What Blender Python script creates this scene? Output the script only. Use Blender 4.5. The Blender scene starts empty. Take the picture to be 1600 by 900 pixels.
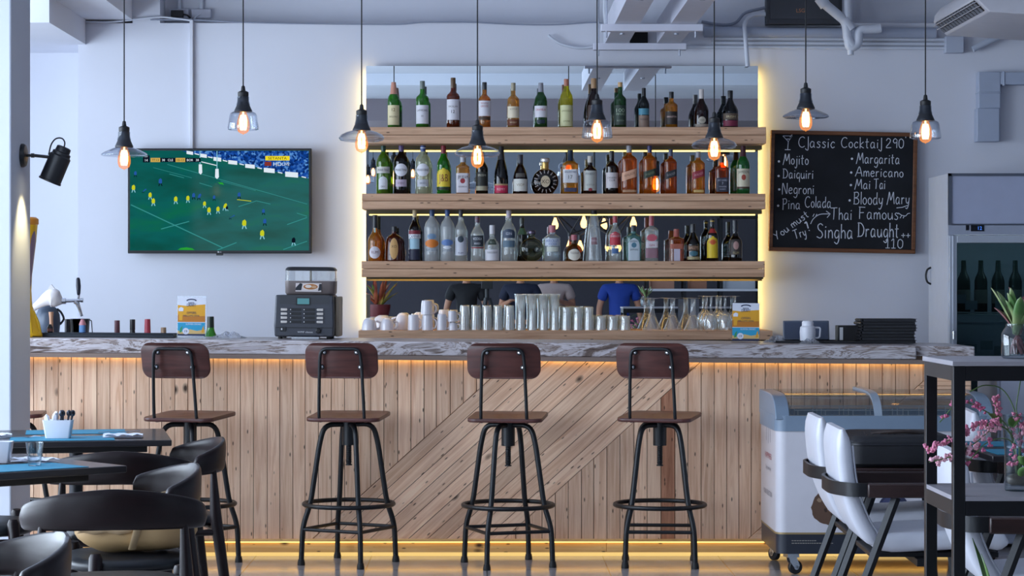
import bpy, bmesh, math, random
from mathutils import Vector, Matrix

random.seed(7)
S = bpy.context.scene
COL = S.collection
PI = math.pi

# ------------------------------------------------------------------ camera
F, CX, CY, EYE = 3600.0, 761.0, 445.0, 1.41
cam_data = bpy.data.cameras.new('camera')
cam = bpy.data.objects.new('camera', cam_data)
COL.objects.link(cam)
cam.location = (0, 0, EYE)
cam.rotation_euler = (PI / 2, 0, 0)
cam_data.sensor_width = 36.0
cam_data.lens = 36.0 * F / 1600.0
cam_data.shift_x = (800 - CX) / 1600.0
cam_data.shift_y = -(450 - CY) / 1600.0
cam_data.clip_start = 0.1
cam_data.clip_end = 200
S.camera = cam

# ------------------------------------------------------------------ world, daylight, exposure
world = bpy.data.worlds.new('world')
S.world = world
world.use_nodes = True
bg = world.node_tree.nodes['Background']
bg.inputs[0].default_value = (0.62, 0.78, 1.0, 1)
bg.inputs[1].default_value = 1.2


def area(name, loc, rot, sx, sy, watts, color):
    l = bpy.data.lights.new(name, 'AREA')
    l.shape = 'RECTANGLE'
    l.size, l.size_y = sx, sy
    l.energy = watts
    l.color = color
    o = bpy.data.objects.new(name, l)
    o.location = loc
    o.rotation_euler = rot
    COL.objects.link(o)
    return o


DAY = (0.81, 0.85, 0.95)
area('daylight_left_windows', (-4.75, 8.6, 1.75), (0, -PI / 2, 0), 2.6, 6.6, 800, DAY)
area('daylight_alcove_window', (-4.75, 12.6, 1.8), (0, -PI / 2, 0), 2.2, 2.4, 68, DAY)
area('added_light_left_rear', (-4.75, .8, 1.75), (0, -PI / 2, 0), 2.6, 6.4, 250, DAY)  # unseen light, added to brighten the rear room in the mirror
area('added_light_rear', (-3.2, -4.3, 1.8), (PI / 2, 0, 0), 2.4, 2.6, 90, DAY)  # unseen light added behind the camera to fill the bar front
area('added_light_right', (7.7, 3.5, 1.8), (0, PI / 2, 0), 2.4, 5.0, 20, DAY)  # unseen light added on the right as weak fill

S.view_settings.view_transform = 'Standard'
S.view_settings.look = 'None'
S.view_settings.gamma = 1.0
S.view_settings.use_curve_mapping = False
S.view_settings.exposure = 0.0
S.cycles.max_bounces = 10
S.cycles.transparent_max_bounces = 40
S.cycles.glossy_bounces = 6
S.cycles.caustics_reflective = False
S.cycles.caustics_refractive = False
S.cycles.sample_clamp_indirect = 6.0


# ------------------------------------------------------------------ placing
def WX(px, Y):
    return (px - CX) * Y / F


def WZ(py, Y):
    return EYE + (CY - py) * Y / F


def W(px, py, Y):
    return Vector((WX(px, Y), Y, WZ(py, Y)))


# ------------------------------------------------------------------ materials
def lin(c):
    if isinstance(c, str):
        c = c.lstrip('#')
        c = [int(c[i:i + 2], 16) for i in (0, 2, 4)]
    o = []
    for v in c[:3]:
        v = v / 255.0
        o.append(v / 12.92 if v <= 0.04045 else ((v + 0.055) / 1.055) ** 2.4)
    return (o[0], o[1], o[2], 1.0)


MC = {}


def newmat(name):
    m = bpy.data.materials.new(name)
    m.use_nodes = True
    nt = m.node_tree
    nt.nodes.clear()
    out = nt.nodes.new('ShaderNodeOutputMaterial')
    return m, nt, out


def P(color, rough=0.5, metal=0.0, name=None, coat=0.0, spec=0.5, emit=None, es=0.0):
    """plain principled with faint procedural mottling"""
    key = ('P', str(color), rough, metal, coat, spec, str(emit), es)
    if key in MC:
        return MC[key]
    m, nt, out = newmat(name or 'surface')
    b = nt.nodes.new('ShaderNodeBsdfPrincipled')
    c = lin(color)
    n = nt.nodes.new('ShaderNodeTexNoise')
    n.inputs['Scale'].default_value = 14.0
    n.inputs['Detail'].default_value = 4.0
    tc = nt.nodes.new('ShaderNodeTexCoord')
    nt.links.new(tc.outputs['Object'], n.inputs['Vector'])
    mx = nt.nodes.new('ShaderNodeMix')
    mx.data_type = 'RGBA'
    mx.inputs[6].default_value = (c[0] * 0.93, c[1] * 0.93, c[2] * 0.93, 1)
    mx.inputs[7].default_value = (min(1, c[0] * 1.05), min(1, c[1] * 1.05), min(1, c[2] * 1.05), 1)
    nt.links.new(n.outputs['Fac'], mx.inputs[0])
    nt.links.new(mx.outputs[2], b.inputs['Base Color'])
    b.inputs['Roughness'].default_value = rough
    b.inputs['Metallic'].default_value = metal
    b.inputs['Coat Weight'].default_value = coat
    b.inputs['Coat Roughness'].default_value = 0.1
    b.inputs['Specular IOR Level'].default_value = spec
    if emit:
        b.inputs['Emission Color'].default_value = lin(emit)
        b.inputs['Emission Strength'].default_value = es
    nt.links.new(b.outputs[0], out.inputs[0])
    MC[key] = m
    return m


def EM(color, strength, name='glow'):
    key = ('E', str(color), strength)
    if key in MC:
        return MC[key]
    m, nt, out = newmat(name)
    e = nt.nodes.new('ShaderNodeEmission')
    e.inputs[0].default_value = lin(color)
    e.inputs[1].default_value = strength
    nt.links.new(e.outputs[0], out.inputs[0])
    MC[key] = m
    return m


def GL(color, edge=None, refl=0.9, rough=0.03, frost=0.0, name='glass', facing=0.25, base=0.045):
    """tinted clear glass: see-through in the middle, mirror-like at the rims"""
    key = ('G', str(color), str(edge), refl, rough, frost, facing, base)
    if key in MC:
        return MC[key]
    m, nt, out = newmat(name)
    lw = nt.nodes.new('ShaderNodeLayerWeight')
    lw.inputs[0].default_value = facing
    c = lin(color)
    e = lin(edge) if edge else (c[0] * .5, c[1] * .5, c[2] * .5, 1)
    mx = nt.nodes.new('ShaderNodeMix')
    mx.data_type = 'RGBA'
    mx.inputs[6].default_value = c
    mx.inputs[7].default_value = e
    nt.links.new(lw.outputs['Facing'], mx.inputs[0])
    tr = nt.nodes.new('ShaderNodeBsdfTransparent')
    nt.links.new(mx.outputs[2], tr.inputs[0])
    gl = nt.nodes.new('ShaderNodeBsdfGlossy')
    gl.inputs['Roughness'].default_value = rough
    gl.inputs[0].default_value = (refl, refl, refl, 1)
    lw2 = nt.nodes.new('ShaderNodeLayerWeight')
    lw2.inputs[0].default_value = 0.5
    pw = nt.nodes.new('ShaderNodeMath')
    pw.operation = 'POWER'
    pw.inputs[1].default_value = 4.0
    nt.links.new(lw2.outputs['Facing'], pw.inputs[0])
    fr = nt.nodes.new('ShaderNodeMath')
    fr.operation = 'MULTIPLY_ADD'
    fr.inputs[1].default_value = 0.7
    fr.inputs[2].default_value = base
    nt.links.new(pw.outputs[0], fr.inputs[0])
    ms = nt.nodes.new('ShaderNodeMixShader')
    nt.links.new(fr.outputs[0], ms.inputs[0])
    nt.links.new(tr.outputs[0], ms.inputs[1])
    nt.links.new(gl.outputs[0], ms.inputs[2])
    last = ms
    if frost:  # diffuse tint; besides frosting it puts backlit glow into the glass
        d = nt.nodes.new('ShaderNodeBsdfDiffuse')
        d.inputs[0].default_value = tuple(q ** 1.35 for q in c[:3]) + (1,)
        m2 = nt.nodes.new('ShaderNodeMixShader')
        m2.inputs[0].default_value = frost
        nt.links.new(ms.outputs[0], m2.inputs[1])
        nt.links.new(d.outputs[0], m2.inputs[2])
        last = m2
    nt.links.new(last.outputs[0], out.inputs[0])
    MC[key] = m
    return m


def WOOD(name, light, dark, sx=1.3, sy=26.0, vary=0.3, knots=0.3, rough=0.5, red=None, coat=0.0, dots=True, spec=0.5):
    """plank wood: grain along U of the UV map, tone varies plank by plank"""
    m, nt, out = newmat(name)
    N = nt.nodes.new
    L = nt.links.new
    uv = N('ShaderNodeTexCoord')
    mp = N('ShaderNodeMapping')
    mp.inputs['Scale'].default_value = (sx, sy, 1)
    L(uv.outputs['UV'], mp.inputs[0])
    n1 = N('ShaderNodeTexNoise')
    n1.inputs['Scale'].default_value = 1.6
    n1.inputs['Detail'].default_value = 7
    n1.inputs['Roughness'].default_value = 0.62
    n1.inputs['Distortion'].default_value = 0.8
    L(mp.outputs[0], n1.inputs[0])
    rp = N('ShaderNodeValToRGB')
    rp.color_ramp.elements[0].position = 0.33
    rp.color_ramp.elements[0].color = lin(dark)
    rp.color_ramp.elements[1].position = 0.62
    rp.color_ramp.elements[1].color = lin(light)
    L(n1.outputs['Fac'], rp.inputs[0])
    geo = N('ShaderNodeNewGeometry')
    last = rp.outputs[0]
    if red:
        r2 = N('ShaderNodeValToRGB')
        r2.color_ramp.elements[0].position = 0.96
        r2.color_ramp.elements[0].color = (0, 0, 0, 1)
        r2.color_ramp.elements[1].position = 0.99
        r2.color_ramp.elements[1].color = (0.75, 0.75, 0.75, 1)
        L(geo.outputs['Random Per Island'], r2.inputs[0])
        mr = N('ShaderNodeMix')
        mr.data_type = 'RGBA'
        mr.blend_type = 'MULTIPLY'
        mr.inputs[7].default_value = lin(red)
        L(r2.outputs[0], mr.inputs[0])
        L(last, mr.inputs[6])
        last = mr.outputs[2]
    # value variation by plank
    mth = N('ShaderNodeMath')
    mth.operation = 'MULTIPLY'
    mth.inputs[1].default_value = 7.31
    L(geo.outputs['Random Per Island'], mth.inputs[0])
    fr = N('ShaderNodeMath')
    fr.operation = 'FRACT'
    L(mth.outputs[0], fr.inputs[0])
    mr2 = N('ShaderNodeMapRange')
    mr2.inputs[3].default_value = 1 - vary
    mr2.inputs[4].default_value = 1 + vary * 0.45
    L(fr.outputs[0], mr2.inputs[0])
    hv = N('ShaderNodeHueSaturation')
    L(mr2.outputs[0], hv.inputs['Value'])
    L(last, hv.inputs['Color'])
    last = hv.outputs[0]
    if knots:
        mk = N('ShaderNodeMapping')
        mk.inputs['Scale'].default_value = (5.0, 8.5, 1)
        L(uv.outputs['UV'], mk.inputs[0])
        vo = N('ShaderNodeTexVoronoi')
        vo.inputs['Scale'].default_value = 1.0
        L(mk.outputs[0], vo.inputs[0])
        sep = N('ShaderNodeSeparateColor')
        L(vo.outputs['Color'], sep.inputs[0])
        g = N('ShaderNodeMath')
        g.operation = 'LESS_THAN'
        g.inputs[1].default_value = knots
        L(sep.outputs[0], g.inputs[0])
        kr = N('ShaderNodeValToRGB')
        kr.color_ramp.elements[0].position = 0.05
        kr.color_ramp.elements[0].color = (1, 1, 1, 1)
        kr.color_ramp.elements[1].position = 0.16
        kr.color_ramp.elements[1].color = (0, 0, 0, 1)
        L(vo.outputs['Distance'], kr.inputs[0])
        mm = N('ShaderNodeMath')
        mm.operation = 'MULTIPLY'
        L(kr.outputs[0], mm.inputs[0])
        L(g.outputs[0], mm.inputs[1])
        mx = N('ShaderNodeMix')
        mx.data_type = 'RGBA'
        mx.inputs[7].default_value = lin('3a2415')
        L(mm.outputs[0], mx.inputs[0])
        L(last, mx.inputs[6])
        last = mx.outputs[2]
    if dots:
        mk = N('ShaderNodeMapping')
        mk.inputs['Scale'].default_value = (9, 30, 1)
        mk.inputs['Location'].default_value = (3.3, 1.7, 0)
        L(uv.outputs['UV'], mk.inputs[0])
        vo = N('ShaderNodeTexVoronoi')
        vo.inputs['Scale'].default_value = 1.6
        L(mk.outputs[0], vo.inputs[0])
        sep = N('ShaderNodeSeparateColor')
        L(vo.outputs['Color'], sep.inputs[0])
        g = N('ShaderNodeMath')
        g.operation = 'LESS_THAN'
        g.inputs[1].default_value = 0.36
        L(sep.outputs[1], g.inputs[0])
        kr = N('ShaderNodeValToRGB')
        kr.color_ramp.elements[0].position = 0.10
        kr.color_ramp.elements[0].color = (0.85, 0.85, 0.85, 1)
        kr.color_ramp.elements[1].position = 0.2
        kr.color_ramp.elements[1].color = (0, 0, 0, 1)
        L(vo.outputs['Distance'], kr.inputs[0])
        mm = N('ShaderNodeMath')
        mm.operation = 'MULTIPLY'
        L(kr.outputs[0], mm.inputs[0])
        L(g.outputs[0], mm.inputs[1])
        mx = N('ShaderNodeMix')
        mx.data_type = 'RGBA'
        mx.inputs[7].default_value = lin('2b1a10')
        L(mm.outputs[0], mx.inputs[0])
        L(last, mx.inputs[6])
        last = mx.outputs[2]
    b = N('ShaderNodeBsdfPrincipled')
    L(last, b.inputs['Base Color'])
    b.inputs['Roughness'].default_value = rough
    b.inputs['Coat Weight'].default_value = coat
    b.inputs['Coat Roughness'].default_value = 0.15
    b.inputs['Specular IOR Level'].default_value = spec
    bp = N('ShaderNodeBump')
    bp.inputs['Strength'].default_value = 0.12
    bp.inputs['Distance'].default_value = 0.004
    L(n1.outputs['Fac'], bp.inputs['Height'])
    L(bp.outputs[0], b.inputs['Normal'])
    L(b.outputs[0], out.inputs[0])
    return m


# ------------------------------------------------------------------ mesh building
class MB:
    def __init__(s):
        s.v, s.f, s.m, s.c, s.uv = [], [], [], [], {}
        s.k = 0

    def add(s, verts, faces, mat=0, M=None, uvs=None):
        o = len(s.v)
        for p in verts:
            p = Vector(p)
            s.v.append(M @ p if M else p)
        for i, f in enumerate(faces):
            if uvs:
                s.uv[len(s.f)] = uvs[i]
            s.f.append([o + q for q in f])
            s.m.append(mat)
            s.c.append(s.k)
        s.k += 1
        return s

    def box(s, x0, x1, y0, y1, z0, z1, mat=0, M=None):
        v = [(x0, y0, z0), (x1, y0, z0), (x1, y1, z0), (x0, y1, z0), (x0, y0, z1), (x1, y0, z1), (x1, y1, z1), (x0, y1, z1)]
        f = [(0, 3, 2, 1), (4, 5, 6, 7), (0, 1, 5, 4), (1, 2, 6, 5), (2, 3, 7, 6), (3, 0, 4, 7)]
        return s.add(v, f, mat, M)

    def prism(s, poly, a0, a1, axis='y', mat=0, M=None, uvs=None):
        """poly of 2-d points, pushed out along an axis; x: (y,z)  y: (x,z)  z: (x,y)"""
        n = len(poly)

        def pt(p, a):
            return {'y': (p[0], a, p[1]), 'x': (a, p[0], p[1]), 'z': (p[0], p[1], a)}[axis]
        v = [pt(p, a0) for p in poly] + [pt(p, a1) for p in poly]
        f = [tuple(range(n))[::-1], tuple(range(n, 2 * n))]
        for i in range(n):
            j = (i + 1) % n
            f.append((i, j, n + j, n + i))
        return s.add(v, f, mat, M)

    def lathe(s, prof, n=24, at=(0, 0, 0), mat=0, M=None, sx=1, sy=1, e=2, cap=True):
        """prof: (r, z[, e]) from bottom to top"""
        v, f = [], []
        for q in prof:
            r, z = q[0], q[1]
            ee = q[2] if len(q) > 2 else e
            for i in range(n):
                a = 2 * PI * i / n
                c, d = math.cos(a), math.sin(a)
                if ee != 2:
                    k = (abs(c) ** ee + abs(d) ** ee) ** (-1.0 / ee)
                    c, d = c * k, d * k
                v.append((at[0] + r * c * sx, at[1] + r * d * sy, at[2] + z))
        for j in range(len(prof) - 1):
            for i in range(n):
                i2 = (i + 1) % n
                f.append((j * n + i, j * n + i2, (j + 1) * n + i2, (j + 1) * n + i))
        if cap:
            if prof[0][0] > 1e-6:
                f.append(tuple(range(n))[::-1])
            if prof[-1][0] > 1e-6:
                o = (len(prof) - 1) * n
                f.append(tuple(range(o, o + n)))
        return s.add(v, f, mat, M)

    def tube(s, pts, r, n=10, mat=0, closed=False, M=None, flat=None):
        """r may be a number or a list; flat=(a,b) scales the section"""
        pts = [Vector(p) for p in pts]
        L = len(pts)
        rs = r if isinstance(r, (list, tuple)) else [r] * L
        v, f = [], []
        prev = None
        for i, p in enumerate(pts):
            if closed:
                t = pts[(i + 1) % L] - pts[i - 1]
            else:
                t = pts[min(i + 1, L - 1)] - pts[max(i - 1, 0)]
            t.normalize()
            if prev is None:
                ref = Vector((0, 0, 1)) if abs(t.z) < 0.9 else Vector((0, 1, 0))
                u = t.cross(ref).normalized()
            else:
                u = (prev - t * prev.dot(t)).normalized()
            prev = u
            w = t.cross(u)
            for k in range(n):
                a = 2 * PI * k / n
                ca, sa = math.cos(a), math.sin(a)
                if flat:
                    ca, sa = ca * flat[0], sa * flat[1]
                v.append(p + (u * ca + w * sa) * rs[i])
        m = L if closed else L - 1
        for i in range(m):
            j = (i + 1) % L
            for k in range(n):
                k2 = (k + 1) % n
                f.append((i * n + k, i * n + k2, j * n + k2, j * n + k))
        if not closed:
            f.append(tuple(range(n))[::-1])
            f.append(tuple(range((L - 1) * n, L * n)))
        return s.add(v, f, mat, M)

    def ball(s, c, r, n=16, m=10, mat=0, M=None, sx=1, sy=1, sz=1):
        pr = []
        for i in range(m + 1):
            a = -PI / 2 + PI * i / m
            pr.append((max(0.0, r * math.cos(a)) if 0 < i < m else 0.0004 * r, r * math.sin(a) * sz))
        return s.lathe(pr, n, c, mat, M, sx, sy)


def spline(pts, k=6, closed=False):
    pts = [Vector(p) for p in pts]
    out = []
    n = len(pts)
    rng = n if closed else n - 1
    for i in range(rng):
        p0 = pts[(i - 1) % n] if closed or i > 0 else pts[0] * 2 - pts[1]
        p1, p2 = pts[i], pts[(i + 1) % n]
        p3 = pts[(i + 2) % n] if closed or i + 2 < n else p2 * 2 - p1
        for j in range(k):
            t = j / k
            out.append(0.5 * (2 * p1 + (p2 - p0) * t + (2 * p0 - 5 * p1 + 4 * p2 - p3) * t * t + (3 * p1 - p0 - 3 * p2 + p3) * t ** 3))
    if not closed:
        out.append(pts[-1])
    return out


def fillet(pts, r, k=5):
    """round the inner corners of a polyline"""
    pts = [Vector(p) for p in pts]
    out = [pts[0]]
    for i in range(1, len(pts) - 1):
        a, b, c = pts[i - 1], pts[i], pts[i + 1]
        d1, d2 = (a - b), (c - b)
        rr = min(r, d1.length * .49, d2.length * .49)
        p, q = b + d1.normalized() * rr, b + d2.normalized() * rr
        for j in range(k + 1):
            t = j / k
            out.append(p * (1 - t) ** 2 + b * 2 * t * (1 - t) + q * t * t)
    out.append(pts[-1])
    return out


def rrect(w, h, r, k=6, cx=0, cy=0):
    o = []
    for (sx, sy, a0) in ((1, 1, 0), (-1, 1, PI / 2), (-1, -1, PI), (1, -1, 1.5 * PI)):
        for i in range(k + 1):
            a = a0 + PI / 2 * i / k
            o.append((cx + sx * (w / 2 - r) + r * math.cos(a), cy + sy * (h / 2 - r) + r * math.sin(a)))
    return o


def circ(r, n=24, cx=0, cy=0, ry=None):
    return [(cx + r * math.cos(2 * PI * i / n), cy + (ry or r) * math.sin(2 * PI * i / n)) for i in range(n)]


def build(name, mb, mats, parent=None, bevel=0.0, smooth=35, grain=None, loc=None, rotz=None, seg=2):
    me = bpy.data.meshes.new(name)
    me.from_pydata([tuple(p) for p in mb.v], [], mb.f)
    bm = bmesh.new()
    bm.from_mesh(me)
    bmesh.ops.recalc_face_normals(bm, faces=bm.faces)
    bm.to_mesh(me)
    bm.free()
    if not isinstance(mats, (list, tuple)):
        mats = [mats]
    for m in mats:
        me.materials.append(m)
    for p, mi in zip(me.polygons, mb.m):
        p.material_index = min(mi, len(mats) - 1)
    if grain is not None or mb.uv:
        uvl = me.uv_layers.new(name='UVMap')
        offs = {}
        for pi, p in enumerate(me.polygons):
            ck = mb.c[pi]
            if ck not in offs:
                offs[ck] = (random.uniform(0, 30), random.uniform(0, 30))
            ou, ov = offs[ck]
            if pi in mb.uv:
                for li, q in zip(p.loop_indices, mb.uv[pi]):
                    uvl.data[li].uv = q
                continue
            nrm = p.normal
            ax = max(range(3), key=lambda i: abs(nrm[i]))
            pl = [i for i in range(3) if i != ax]
            if grain in pl:
                u_, v_ = grain, [i for i in pl if i != grain][0]
            else:
                u_, v_ = pl
            for li in p.loop_indices:
                co = me.vertices[me.loops[li].vertex_index].co
                uvl.data[li].uv = (co[u_] + ou, co[v_] + ov)
    if smooth:
        for p in me.polygons:
            p.use_smooth = True
        me.set_sharp_from_angle(angle=math.radians(smooth))
    me.update()
    o = bpy.data.objects.new(name, me)
    COL.objects.link(o)
    if parent:
        o.parent = parent
    if loc is not None:
        o.location = loc
    if rotz is not None:
        o.rotation_euler = (0, 0, rotz)
    if bevel:
        b = o.modifiers.new('bevel', 'BEVEL')
        b.width = bevel
        b.segments = seg
        b.limit_method = 'ANGLE'
        b.angle_limit = math.radians(35)
        b.harden_normals = False
    return o


def tag(o, label, cat, group=None, kind=None):
    o['label'] = label
    o['category'] = cat
    if group:
        o['group'] = group
    if kind:
        o['kind'] = kind
    return o


def thing(name, label, cat, loc=(0, 0, 0), rotz=0.0, group=None):
    o = bpy.data.objects.new(name, None)
    o.empty_display_size = 0.05
    COL.objects.link(o)
    o.location = loc
    o.rotation_euler = (0, 0, rotz)
    return tag(o, label, cat, group)


def struct(name, mb, mats, bevel=0.0, grain=None, smooth=30):
    o = build(name, mb, mats, None, bevel, smooth, grain)
    o['kind'] = 'structure'
    return o


def kids(o):
    return [c for c in bpy.data.objects if c.parent == o]


def dup(o, label=None, loc=None, rotz=None, parent=None, group=None):
    c = o.copy()
    COL.objects.link(c)
    if parent:
        c.parent = parent
    if label:
        c['label'] = label
    if group:
        c['group'] = group
    if loc is not None:
        c.location = loc
    if rotz is not None:
        c.rotation_euler = (0, 0, rotz)
    for k in kids(o):
        dup(k, parent=c)
    return c


def ordn(i):
    return ['first', 'second', 'third', 'fourth', 'fifth', 'sixth', 'seventh', 'eighth', 'ninth', 'tenth', 'eleventh', 'twelfth'][i]


TX = {}


def textmesh(s):
    """flat outline of a word, one unit tall letters, left edge at 0"""
    if s in TX:
        return TX[s]
    cu = bpy.data.curves.new('t', 'FONT')
    cu.body = s
    cu.size = 1.4
    cu.resolution_u = 3
    o = bpy.data.objects.new('t', cu)
    COL.objects.link(o)
    dg = bpy.context.evaluated_depsgraph_get()
    me = bpy.data.meshes.new_from_object(o.evaluated_get(dg))
    v = [(p.co.x, p.co.y) for p in me.vertices]
    f = [tuple(p.vertices) for p in me.polygons]
    bpy.data.objects.remove(o)
    bpy.data.curves.remove(cu)
    bpy.data.meshes.remove(me)
    x0 = min(p[0] for p in v)
    x1 = max(p[0] for p in v)
    v = [(p[0] - x0, p[1]) for p in v]
    TX[s] = (v, f, x1 - x0)
    return TX[s]


def put_text(mb, s, cx, cz, h, fn, mat=0, width=None, rot=0.0):
    """word centred on (cx, cz) of a surface; fn(x, z) -> point"""
    v, f, w = textmesh(s)
    sx = h if width is None else width / w
    ca, sa = math.cos(rot), math.sin(rot)
    pts = []
    for (x, y) in v:
        a, b = (x - w / 2) * sx, (y - 0.5) * h
        pts.append(fn(cx + a * ca - b * sa, cz + a * sa + b * ca))
    mb.add(pts, f, mat)


# ================================================================== THE ROOM
def PLASTER(name, c1, c2, rough=0.85):
    m, nt, out = newmat(name)
    N, L = nt.nodes.new, nt.links.new
    tc = N('ShaderNodeTexCoord')
    n = N('ShaderNodeTexNoise')
    n.inputs['Scale'].default_value = 1.1
    n.inputs['Detail'].default_value = 5
    L(tc.outputs['Object'], n.inputs[0])
    r = N('ShaderNodeValToRGB')
    r.color_ramp.elements[0].position = 0.3
    r.color_ramp.elements[0].color = lin(c1)
    r.color_ramp.elements[1].position = 0.7
    r.color_ramp.elements[1].color = lin(c2)
    L(n.outputs[0], r.inputs[0])
    n2 = N('ShaderNodeTexNoise')
    n2.inputs['Scale'].default_value = 55
    n2.inputs['Detail'].default_value = 3
    L(tc.outputs['Object'], n2.inputs[0])
    bp = N('ShaderNodeBump')
    bp.inputs['Strength'].default_value = 0.08
    bp.inputs['Distance'].default_value = 0.003
    L(n2.outputs[0], bp.inputs['Height'])
    b = N('ShaderNodeBsdfPrincipled')
    b.inputs['Roughness'].default_value = rough
    L(r.outputs[0], b.inputs['Base Color'])
    L(bp.outputs[0], b.inputs['Normal'])
    L(b.outputs[0], out.inputs[0])
    return m


M_WALL = PLASTER('white_plaster', 'd2d4de', 'dadce6')
M_CEIL = PLASTER('ceiling_paint', 'd6dbe6', 'e0e4ee')
M_REAR = PLASTER('grey_rear_wall', '8f97a4', '9ba2ae')
M_TAUPE = PLASTER('taupe_soffit', '8e858c', '968d94')
M_COLUMN = PLASTER('column_paint', 'bfc4d0', 'c6cbd6')


def TILE():
    m, nt, out = newmat('polished_floor_tile')
    N, L = nt.nodes.new, nt.links.new
    tc = N('ShaderNodeTexCoord')
    br = N('ShaderNodeTexBrick')
    br.offset = 0.0
    br.inputs['Scale'].default_value = 1.0
    br.inputs['Mortar Size'].default_value = 0.003
    br.inputs['Brick Width'].default_value = 0.6
    br.inputs['Row Height'].default_value = 0.6
    br.inputs['Color1'].default_value = lin('c4bcba')
    br.inputs['Color2'].default_value = lin('bcb4b2')
    br.inputs['Mortar'].default_value = lin('6d6868')
    L(tc.outputs['Object'], br.inputs[0])
    n = N('ShaderNodeTexNoise')
    n.inputs['Scale'].default_value = 5
    n.inputs['Detail'].default_value = 6
    L(tc.outputs['Object'], n.inputs[0])
    mx = N('ShaderNodeMix')
    mx.data_type = 'RGBA'
    mx.blend_type = 'MULTIPLY'
    mx.inputs[0].default_value = 0.3
    L(br.outputs[0], mx.inputs[6])
    L(n.outputs[0], mx.inputs[7])
    b = N('ShaderNodeBsdfPrincipled')
    b.inputs['Roughness'].default_value = 0.12
    L(mx.outputs[2], b.inputs['Base Color'])
    L(b.outputs[0], out.inputs[0])
    return m


ZC = 3.62
XL, XR, YR = -4.6, 7.5, -4.0
struct('floor', MB().box(XL - .2, XR + .2, YR - .2, 14.7, -.12, 0), TILE(), smooth=0)
struct('ceiling', MB().box(XL - .2, XR + .2, YR - .2, 14.7, ZC, ZC + .12), M_CEIL, smooth=0)
# back wall: lower face proud of the upper recess
mb = MB().box(-2.485, XR, 14.0, 14.5, 0, 3.0)
mb.box(-2.154, -1.987, 14.0, 14.5, 3.0, ZC)
mb.box(-2.485, XR, 14.22, 14.5, 3.0, ZC)
struct('wall_back', mb, M_WALL, smooth=0)
struct('wall_alcove', MB().box(XL, -2.485, 14.5, 14.7, 0, ZC), M_WALL, smooth=0)


def wall_with_windows(name, axis, at, thick, a0, a1, holes, mat):
    """wall in the plane axis=at running a0..a1, z 0..ZC, with holes (u0,u1,z0,z1)"""
    mb = MB()
    hs = sorted(holes)
    cur = a0

    def bx(u0, u1, z0, z1):
        if axis == 'x':
            mb.box(at, at + thick, u0, u1, z0, z1)
        else:
            mb.box(u0, u1, at, at + thick, z0, z1)
    for (u0, u1, z0, z1) in hs:
        bx(cur, u0, 0, ZC)
        bx(u0, u1, 0, z0)
        bx(u0, u1, z1, ZC)
        cur = u1
    bx(cur, a1, 0, ZC)
    return struct(name, mb, mat, smooth=0)


wall_with_windows('wall_left', 'x', XL - .1, .1, YR, 14.5, [(-2.6, 4.2, .4, 3.0), (5.0, 11.1, .4, 3.0), (11.3, 13.9, .7, 2.95)], M_WALL)
wall_with_windows('wall_right', 'x', XR, .1, YR, 14.5, [(1.0, 6.0, .6, 3.0)], M_REAR)
wall_with_windows('wall_rear', 'y', YR - .1, .1, XL, XR, [(-4.4, -2.0, .5, 3.0)], M_REAR)
M_FRAME = P('23262b', 0.4)


def window_frame(name, axis, at, u0, u1, z0, z1, n):
    mb = MB()
    t = .05

    def bx(a, b, c, d):
        if axis == 'x':
            mb.box(at - .03, at + .03, a, b, c, d)
        else:
            mb.box(a, b, at - .03, at + .03, c, d)
    bx(u0, u1, z0, z0 + t)
    bx(u0, u1, z1 - t, z1)
    for i in range(n + 1):
        u = u0 + (u1 - u0 - t) * i / n
        bx(u, u + t, z0, z1)
    o = struct(name, mb, M_FRAME, smooth=0)
    g = MB()
    if axis == 'x':
        g.box(at - .004, at + .004, u0, u1, z0, z1)
    else:
        g.box(u0, u1, at - .004, at + .004, z0, z1)
    build('pane', g, GL('f2f7fa', 'dfe8ec'), o, smooth=0)


struct('trim_1', MB().box(-1.9, XR, YR + .001, YR + .03, 0, 2.4), P('45434c', .7), smooth=0)
window_frame('window_1', 'x', XL - .05, 5.0, 11.1, .4, 3.0, 6)
window_frame('window_2', 'x', XL - .05, 11.3, 13.9, .7, 2.95, 2)
window_frame('window_5_added', 'x', XL - .05, -2.6, 4.2, .4, 3.0, 4)  # unseen window, added to go with the left rear fill light
window_frame('window_3_added', 'x', XR + .05, 1.0, 6.0, .6, 3.0, 3)  # unseen window, added around the right fill light
window_frame('window_4_added', 'y', YR - .05, -4.4, -2.0, .5, 3.0, 2)  # unseen window behind the camera, added for the front fill

# beams and pillar on the left
struct('beam_left', MB().box(XL, -2.438, 12.83, 14.5, 2.87, ZC), M_WALL, smooth=0)
struct('beam_soffit', MB().box(-2.438, -2.154, 9.0, 14.22, 3.02, ZC), M_WALL, smooth=0)
struct('beam_cross', MB().box(XL, XR, -.6, .5, 3.36, ZC), M_TAUPE, smooth=0)
struct('beam_middle', MB().box(XL, XR, 3.55, 3.75, 3.5, ZC), M_CEIL, smooth=0)
PX = -2.19
struct('pillar', MB().box(PX - .46, PX, 10.6, 11.05, 0, ZC), M_COLUMN, bevel=.008, smooth=0)

# ================================================================== BAR COUNTER
M_PINE = WOOD('reclaimed_pine', 'fbd6b6', 'dcac8a', vary=0.2, knots=0.28, rough=0.55)
M_SHELFWOOD = WOOD('shelf_pine', 'e2b896', 'bc9070', sx=1.1, sy=24, vary=0.12, knots=0.10, rough=0.6)
M_PLINTH = WOOD('plinth_pine', 'fcd088', 'eab060', sx=.8, sy=18, vary=0.1, knots=0.2, rough=0.4)  # LED glow put into the wood tone, yellower and lighter


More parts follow.
